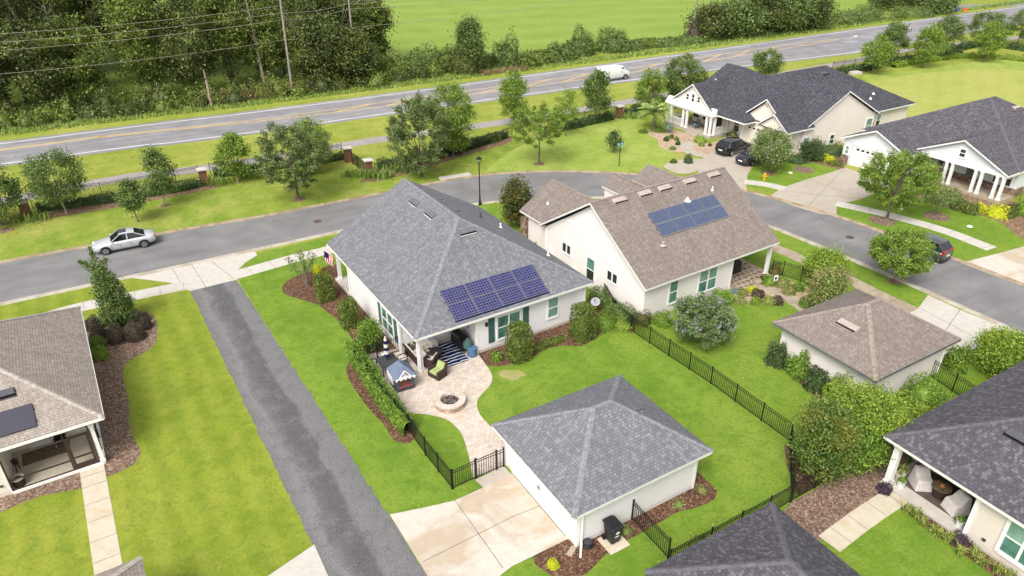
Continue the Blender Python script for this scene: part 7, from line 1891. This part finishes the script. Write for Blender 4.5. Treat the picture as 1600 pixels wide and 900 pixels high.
c = local(ox, R32, 3.62, .3); t = thing('egg_smoker', 'dark green egg shaped smoker beside the blue drum', 'smoker', (*c, .016)); m = MB(); m.smooth = True; m.lathe([(0, .35), (.2, .38), (.31, .58), (.32, .72), (.27, .95), (.14, 1.1), (.0, 1.13)], 18); m.build('body', M['shutter_green'], t); m = MB(); m.lathe([(.08, 1.1), (.09, 1.2), (.0, 1.21)], 10); m.build('vent_cap', M['chrome'], t); m = MB(); [m.bar((.0, .0, .36), (.32 * math.cos(k * 1.571), .32 * math.sin(k * 1.571), 0), .04, .04) for k in range(4)]; m.build('stand', M['black_metal'], t)
c = at(738, 556); t = thing('blue_drum', 'blue grey lidded drum at the patio corner by the white corner trim', 'drum', c); M['drum_blue'] = m_plain('slate_blue_plastic', (0.08, 0.15, 0.27), .45); m = MB(); m.lathe([(0, .0), (.27, 0), (.31, .15), (.32, .4), (.30, .62)], 18); m.build('body', M['drum_blue'], t); m = MB(); m.lathe([(.32, .6), (.33, .66), (.2, .7), (0, .71)], 18); m.build('lid', M['drum_blue'], t)
c = local(ox, R32, 2.15, 2.3); t = thing('lounge_cushion', 'pale blue patterned cushion chair at the back of the porch', 'chair', (*c, .016), R32); m = MB(); m.box(-.25, .25, -.25, .25, 0, .42); m.build('seat', M['cream'], t, bevel=.05); m = MB(); m.box(-.25, .25, .15, .28, .42, .85); m.build('backrest', m_plain('pale_blue_print', (0.40, 0.52, 0.58), .9, var=.5, vs=14), t, bevel=.04)
# satellite dish
c = at(929, 496); t = thing('satellite_dish', 'pale satellite dish on a pole beside the rear hedge', 'satellite dish', c); m = MB(); m.tube([(0, 0, 0), (0, 0, 1.15)], .035, 8); m.build('pole', M['charcoal'], t)
m = MB(); m.smooth = True; ax = Vector((-.25, -.62, .74)).normalized(); q = ax.to_track_quat('Z', 'Y').to_matrix(); nn = 24; vs = []; fs = []
for i, rr in enumerate((0, .1, .2, .29, .33)):
    for k in range(nn): a = 2 * math.pi * k / nn; vs.append(q @ Vector((rr * 1.02 * math.cos(a), rr * .95 * math.sin(a), .55 * rr * rr)) + Vector((0, 0, 1.25)))
for i in range(4):
    for k in range(nn): fs += [(i * nn + k, i * nn + (k + 1) % nn, (i + 1) * nn + (k + 1) % nn, (i + 1) * nn + k)]
m.add(vs, fs); m.build('dish', m_plain('dish_grey', (0.34, 0.34, 0.36), .5), t); m = MB(); m.bar(Vector((0, 0, 1.0)), Vector((0, 0, 1.25)) + ax * .42, .025, .025); m.box(-.13, -.05, -.33, -.23, 1.52, 1.6); m.build('receiver_arm', M['charcoal'], t)
# wheeled bin, pad, hose
c = at(956, 845); t = thing('wheeled_bin', 'black wheeled bin standing on a concrete pad against the garage wall', 'bin', (*c, .05), GR)
m = MB(); m.add([(-.24, -.28, .08), (.24, -.28, .08), (.24, .24, .08), (-.24, .24, .08), (-.31, -.36, 1.0), (.31, -.36, 1.0), (.31, .34, 1.0), (-.31, .34, 1.0)], [(0, 1, 5, 4), (1, 2, 6, 5), (2, 3, 7, 6), (3, 0, 4, 7), (0, 3, 2, 1)]); m.build('body', M['black_plastic'], t, bevel=.03)
m = MB(); m.add([(-.34, -.41, 1.0), (.34, -.41, 1.0), (.34, .4, 1.04), (-.34, .4, 1.04), (-.3, -.3, 1.1), (.3, -.3, 1.1), (.3, .34, 1.12), (-.3, .34, 1.12)], [(0, 1, 5, 4), (1, 2, 6, 5), (2, 3, 7, 6), (3, 0, 4, 7), (4, 5, 6, 7), (3, 2, 1, 0)]); m.build('lid', M['black_plastic'], t, bevel=.025)
m = MB(); m.bar((-.28, .44, 1.02), (.28, .44, 1.02), .04, .04); m.build('handle', M['black_plastic'], t)
for sg in (-1, 1): m = MB(); m.tube([(sg * .27, .26, .12), (sg * .33, .26, .12)], .13, 14); m.build('wheel', M['tyre'], t)
m = MB(); m.box(-.1, .1, -.352, -.338, .72, .82); m.box(-.12, .1, -.335, -.322, .52, .56); m.build('label', M['white'], t)
m = MB(); m.box(-.55, .55, -.6, .45, 0, .05); o = m.build('concrete_pad', M['path'], loc=(*at(957, 846), .012), rot=(0, 0, GR), bevel=.01); tag(o, 'small concrete pad beneath the black wheeled bin', 'pad')
c = at(918, 853); t = thing('hose_reel', 'black garden hose coiled on a reel at the garage corner', 'hose', (*c, .012), GR); m = MB()
for z in (.08, .14, .2): m.tube([(.22 * math.cos(a), .0 + .22 * math.sin(a), z) for a in np.linspace(0, 6.283, 20)], .04, 6)
m.build('coil', M['black_plastic'], t); m = MB(); m.lathe([(.2, 0), (.2, .3), (.1, .32), (0, .32)], 14); m.build('pot', M['charcoal'], t); m = MB(); m.tube([(.15, .2, .2), (.2, .33, .35), (.2, .33, .55)], .014, 6); m.build('hose_end', M['white'], t)
m = MB(); m.box(-.28, .28, -.13, .13, 0, .06); m.build  # splash block below
o = m.build('splash_block', M['walk_dirty'], loc=(*at(893, 862), .013), rot=(0, 0, rad(60)), bevel=.01); tag(o, 'small concrete splash block under the garage downpipe', 'splash block')
# flag on the front porch
c = at(521, 404, 2.4); t = thing('flag', 'red and white striped flag with blue corner hanging at the front porch', 'flag', (*local(oA, R32, -.1, 14.0), 0), R32)
m = MB(); m.tube([(0, 0, 2.2), (-.75, .3, 2.85)], .016, 6); m.build('pole', M['trim'], t)
m = MB(); wv_ = lambda s: .06 * math.sin(s * 7)
red = m_plain('flag_red', (0.42, 0.03, 0.04), .8); wht = M['white']
for k in range(9):
    s0, s1 = k / 9, (k + 1) / 9
    P = lambda s, z: (-.1 - .6 * s + wv_(z), .05 + .24 * s + .05 * math.sin(z * 9), 2.28 + .52 * s - z)
    for j in range(4):
        z0, z1 = j * .25, (j + 1) * .25; m.m = (2 if (k >= 5 and j < 2) else k % 2); m.face([P(s0, z0), P(s1, z0), P(s1, z1), P(s0, z1)])
m.build('cloth', [red, wht, M['navy']], t)
# covered chairs and porch things of the right house
def cover(x, y, z, rot, lab):
    m = MB(); v = [(-.42, -.45, 0), (.42, -.45, 0), (.45, .48, 0), (-.45, .48, 0), (-.36, -.38, .58), (.36, -.38, .58), (.36, -.02, .64), (-.36, -.02, .64), (-.33, .42, .98), (.33, .42, .98), (-.33, .22, .98), (.33, .22, .98)]
    m.add(v, [(0, 1, 5, 4), (4, 5, 6, 7), (7, 6, 11, 10), (10, 11, 9, 8), (8, 9, 2, 3), (1, 2, 9, 11, 6, 5), (0, 4, 7, 10, 8, 3)])
    o = m.build('covered_chair', m_plain('pale_cover', (0.62, 0.57, 0.54), .9, .1, var=.1, vs=6, bump=.5), loc=(x, y, z), rot=(0, 0, rot), bevel=.05); tag(o, lab, 'covered chair', 'chairs under pale covers')
z0 = .125
c = local(oE, RE, 1.25, -.95); cover(*c, z0, RE + rad(-35), 'pale covered chair nearer the corner column')
c = local(oE, RE, 1.15, -2.75); cover(*c, z0, RE + rad(-110), 'pale covered chair nearer the beige wall')
m = MB(); m.box(-1.05, 1.05, -1.75, 1.75, 0, .012); o = m.build('outdoor_rug', m_plain('grey_brown_rug', (0.11, 0.085, 0.075), .95, .05), loc=(*local(oE, RE, 1.65, -1.95), .122), rot=(0, 0, RE)); tag(o, 'grey brown rug under the covered chairs', 'rug')
c = local(oE, RE, 1.35, -1.85); t = thing('round_table', 'round weathered table between the two covered chairs', 'table', (*c, .135)); m = MB(); m.lathe([(0, .62), (.44, .62), (.45, .59), (.42, .57)], 22); m.build('tabletop', m_plain('weathered_wood', (0.16, 0.11, 0.07), .7, var=.5, vs=5), t); m = MB(); m.lathe([(.3, 0), (.34, .3), (.4, .57)], 18); m.build('base', M['wicker'], t)
m = MB(); m.lathe([(0, 0), (.1, .0), (.13, .06), (.08, .14), (0, .16)], 12); o = m.build('pumpkin', m_plain('orange_brown', (0.45, 0.20, 0.07), .7), loc=(c[0], c[1], .757)); tag(o, 'small orange brown pumpkin on the round weathered table', 'pumpkin')
def planter(x, y, z, r, h, pot, leaf, lab, seed, spiky=False):
    t = thing('potted_plant', lab, 'potted plant', (x, y, z)); m = MB(); m.lathe([(r * .75, 0), (r, h), (r * .88, h), (r * .8, h * .85), (0, h * .85)], 16); m.build('pot', M[pot], t)
    rr = np.random.default_rng(seed)
    if spiky:
        o = blades('foliage', None, (0, 0, h * .8), 50, .08, .75, leaf, seed, .06, None)
        for k in ('label', 'category', 'group'):
            if k in o.keys(): del o[k]
        o.parent = t
    else: leaf_obj('foliage', leaf, rr.normal(0, 1, (260, 3)) * r * .55 + [0, 0, h + r * .4], .1, t, seed=seed)
c = local(oE, RE, .32, -.5); planter(*c, z0, .19, .38, 'white', 'leaf_hedge', 'white pot with a dark green plant by the corner column', 930)
c = local(oE, RE, .75, -.12); planter(*c, z0, .24, .36, 'cream', 'leaf_strap', 'spiky yellow green plant in a beige pot behind the corner column', 931, True)
c = local(oE, RE, .35, -3.45); planter(*c, z0, .19, .38, 'white', 'leaf_hedge', 'white pot with green plant at the beige wall end', 932)
c = local(oE, RE, 2.9, -1.9); t = thing('porch_bench', 'tan cushioned bench along the back wall of the corner porch', 'bench', (*c, z0), RE); m = MB(); m.box(-.3, .3, -.9, .9, .1, .38); m.build('frame', M['wicker'], t); m = MB(); m.box(-.3, .3, -.88, .88, .382, .52); m.build('cushion', m_plain('tan_cushion', (0.42, 0.35, 0.24), .9), t, bevel=.04); m = MB(); m.box(.2, .34, -.9, .9, .38, .85); m.build('backrest', M['wicker'], t)
c = local(oE, RE, 2.4, .0); mchair(c[0], c[1], RE + rad(-20), 'white lattice backed chair at the far end of the corner porch', 'cream', .5, 'porch chairs of the right house')
# screened porch things (left)
c = local(oF, RF, -3.72, .35); t = thing('round_planter', 'round tub with pale rim inside the screened porch', 'tub', (*c, .105)); m = MB(); m.lathe([(.24, 0), (.28, .45)], 18); m.build('body', M['wicker'], t); m = MB(); m.lathe([(.16, .44), (.17, .52), (.3, .52), (.3, .44)], 18); m.build('rim', M['concrete'], t)
c = local(oF, RF, -1.75, 2.75); t = thing('folding_chair', 'dark sling chair against the back wall of the screened porch', 'chair', (*c, .105), RF); m = MB(); m.box(-.28, .28, -.28, .25, .4, .43); m.build('seat', M['black_plastic'], t); m = MB(); m.bar((0, .25, .43), (0, .38, .98), .54, .03); m.build('backrest', M['navy'], t)
for sx in (-.26, .26): m = MB(); m.bar((sx, -.26, 0), (sx, .3, .62), .03, .03); m.bar((sx, .26, 0), (sx, -.26, .6), .03, .03); m.build('leg', M['chrome'], t)
c = local(oF, RF, -3.75, 1.4); t = thing('folded_easel', 'dark folded chair leaning by the left wall of the screened porch', 'folded chair', (*c, .105), RF); m = MB(); m.bar((-.05, -.25, 0), (0, .05, .95), .05, .03); m.bar((.05, .3, 0), (0, -.05, .95), .05, .03); m.bar((0, -.06, .92), (0, .08, .5), .3, .03); m.build('frame', M['wicker'], t)
m = MB(); m.box(-1.1, 1.1, -.55, .55, 0, .01); o = m.build('door_rug', m_plain('striped_brown_rug', (0.17, 0.13, 0.09), .95, .05, var=.4, vs=5), loc=(*local(oF, RF, -2.5, 2.35), .101), rot=(0, 0, RF)); tag(o, 'brown rug along the back of the screened porch', 'rug')
# covered grill and garden flag at the brown roofed house
c = local(oB, rad(33), 10.7, 1.7); t = thing('covered_grill', 'black covered grill under the porch of the brown roofed house', 'covered grill', (*c, .1), rad(33)); m = MB(); m.add([(-.8, -.42, 0), (.8, -.42, 0), (.8, .42, 0), (-.8, .42, 0), (-.75, -.38, .85), (.75, -.38, .85), (.75, .38, .85), (-.75, .38, .85), (-.45, -.25, 1.2), (.45, -.25, 1.2), (.45, .25, 1.2), (-.45, .25, 1.2)], [(0, 1, 5, 4), (1, 2, 6, 5), (2, 3, 7, 6), (3, 0, 4, 7), (4, 5, 9, 8), (5, 6, 10, 9), (6, 7, 11, 10), (7, 4, 8, 11), (8, 9, 10, 11)]); m.build('cover', M['black_plastic'], t, bevel=.06); m = MB(); m.box(-.82, .82, -.44, .44, .0, .05); m.build('hem', M['charcoal'], t)
c = at(1210, 447); t = thing('garden_flag', 'small white garden flag with a dark round motif among the cottage plants', 'garden flag', c, rad(15)); m = MB(); m.tube([(-.2, 0, 0), (-.2, 0, .95), (.2, 0, .95)], .012, 6); m.build('stand', M['black_metal'], t); m = MB(); m.box(-.18, .18, -.006, .006, .42, .93); m.build('cloth', M['white'], t); m = MB(); [m.tube([(.0, -.007 - .002, .67), (.0, -.007 - .006, .67)], .11, 14)]; m.build('motif', M['navy'], t)
m = MB(); m.lathe([(0, 0), (.34, .02), (.36, .2), (.15, .3), (0, .31)], 9); o = m.build('garden_boulder', M['walk_dirty'], loc=(*at(1183, 442), 0)); tag(o, 'pale rounded boulder at the porch edge of the cottage garden', 'boulder')
c = at(1272, 441); m = MB(); m.lathe([(0, .06), (.18, .05), (.22, 0)], 14); o = m.build('utility_cover', M['white'], loc=(*at(1311, 441), 0)); tag(o, 'small white round utility cover beside the weathered pavement', 'utility cover', 'white utility covers')
for (u, v, lab) in ((1235, 270, 'white round utility cover on the lawn left of the pale blue garage'), (1407, 326, 'white round utility cover in front of the tawny shrubs'), (1515, 354, 'pale flat utility cover on the lawn before the last columns')):
    m = MB(); m.lathe([(0, .07), (.2, .06), (.25, 0)], 14); o = m.build('utility_cover', M['white'], loc=(*at(u, v), .006)); tag(o, lab, 'utility cover', 'white utility covers')
m = MB(); m.box(-.9, .9, -.6, .6, 0, .45); o = m.build('utility_box', M['concrete'], loc=(*at(1336, 116), 0), rot=(0, 0, rad(20)), bevel=.05); tag(o, 'low white utility box behind the charcoal roof corner', 'utility box')
# fire hydrant
c = at(1194, 281); t = thing('fire_hydrant', 'yellow fire hydrant beside the pavement below the cream flowering tree', 'fire hydrant', c); Y_ = m_plain('hydrant_yellow', (0.62, 0.36, 0.02), .45)
m = MB(); m.lathe([(.17, 0), (.17, .06), (.11, .08), (.11, .5), (.15, .52), (.15, .57), (.12, .66), (.05, .74), (0, .75)], 14); m.build('barrel', Y_, t)
for a in (0, math.pi, -math.pi / 2): m = MB(); m.tube([(.09 * math.cos(a), .09 * math.sin(a), .4), (.22 * math.cos(a), .22 * math.sin(a), .4)], .07, 10); m.build('nozzle', Y_, t)
# porch chairs of the farm style house
RC = rad(31); teal = m_plain('teal_cushion', (0.10, 0.36, 0.38), .8); M['teal'] = teal
for k, (x, y, lab) in enumerate(((1.2, 6.1, 'dark chair with teal cushion on the left of the white porch'), (1.0, 3.3, 'teal seated chair beside the porch steps'), (2.0, 2.6, 'dark chair near the front door of the white porch'))):
    c = local(oC, RC, x, y); t = mchair(c[0], c[1], RC + rad(-90), lab, 'teal', .62, 'chairs on the white porch'); t.location.z = .355
c = local(oC, RC, 2.3, -1.0); planter(*c, .0, .3, .5, 'charcoal', 'leaf_bronze', 'dark leaved potted plant by the cream garage corner', 940)
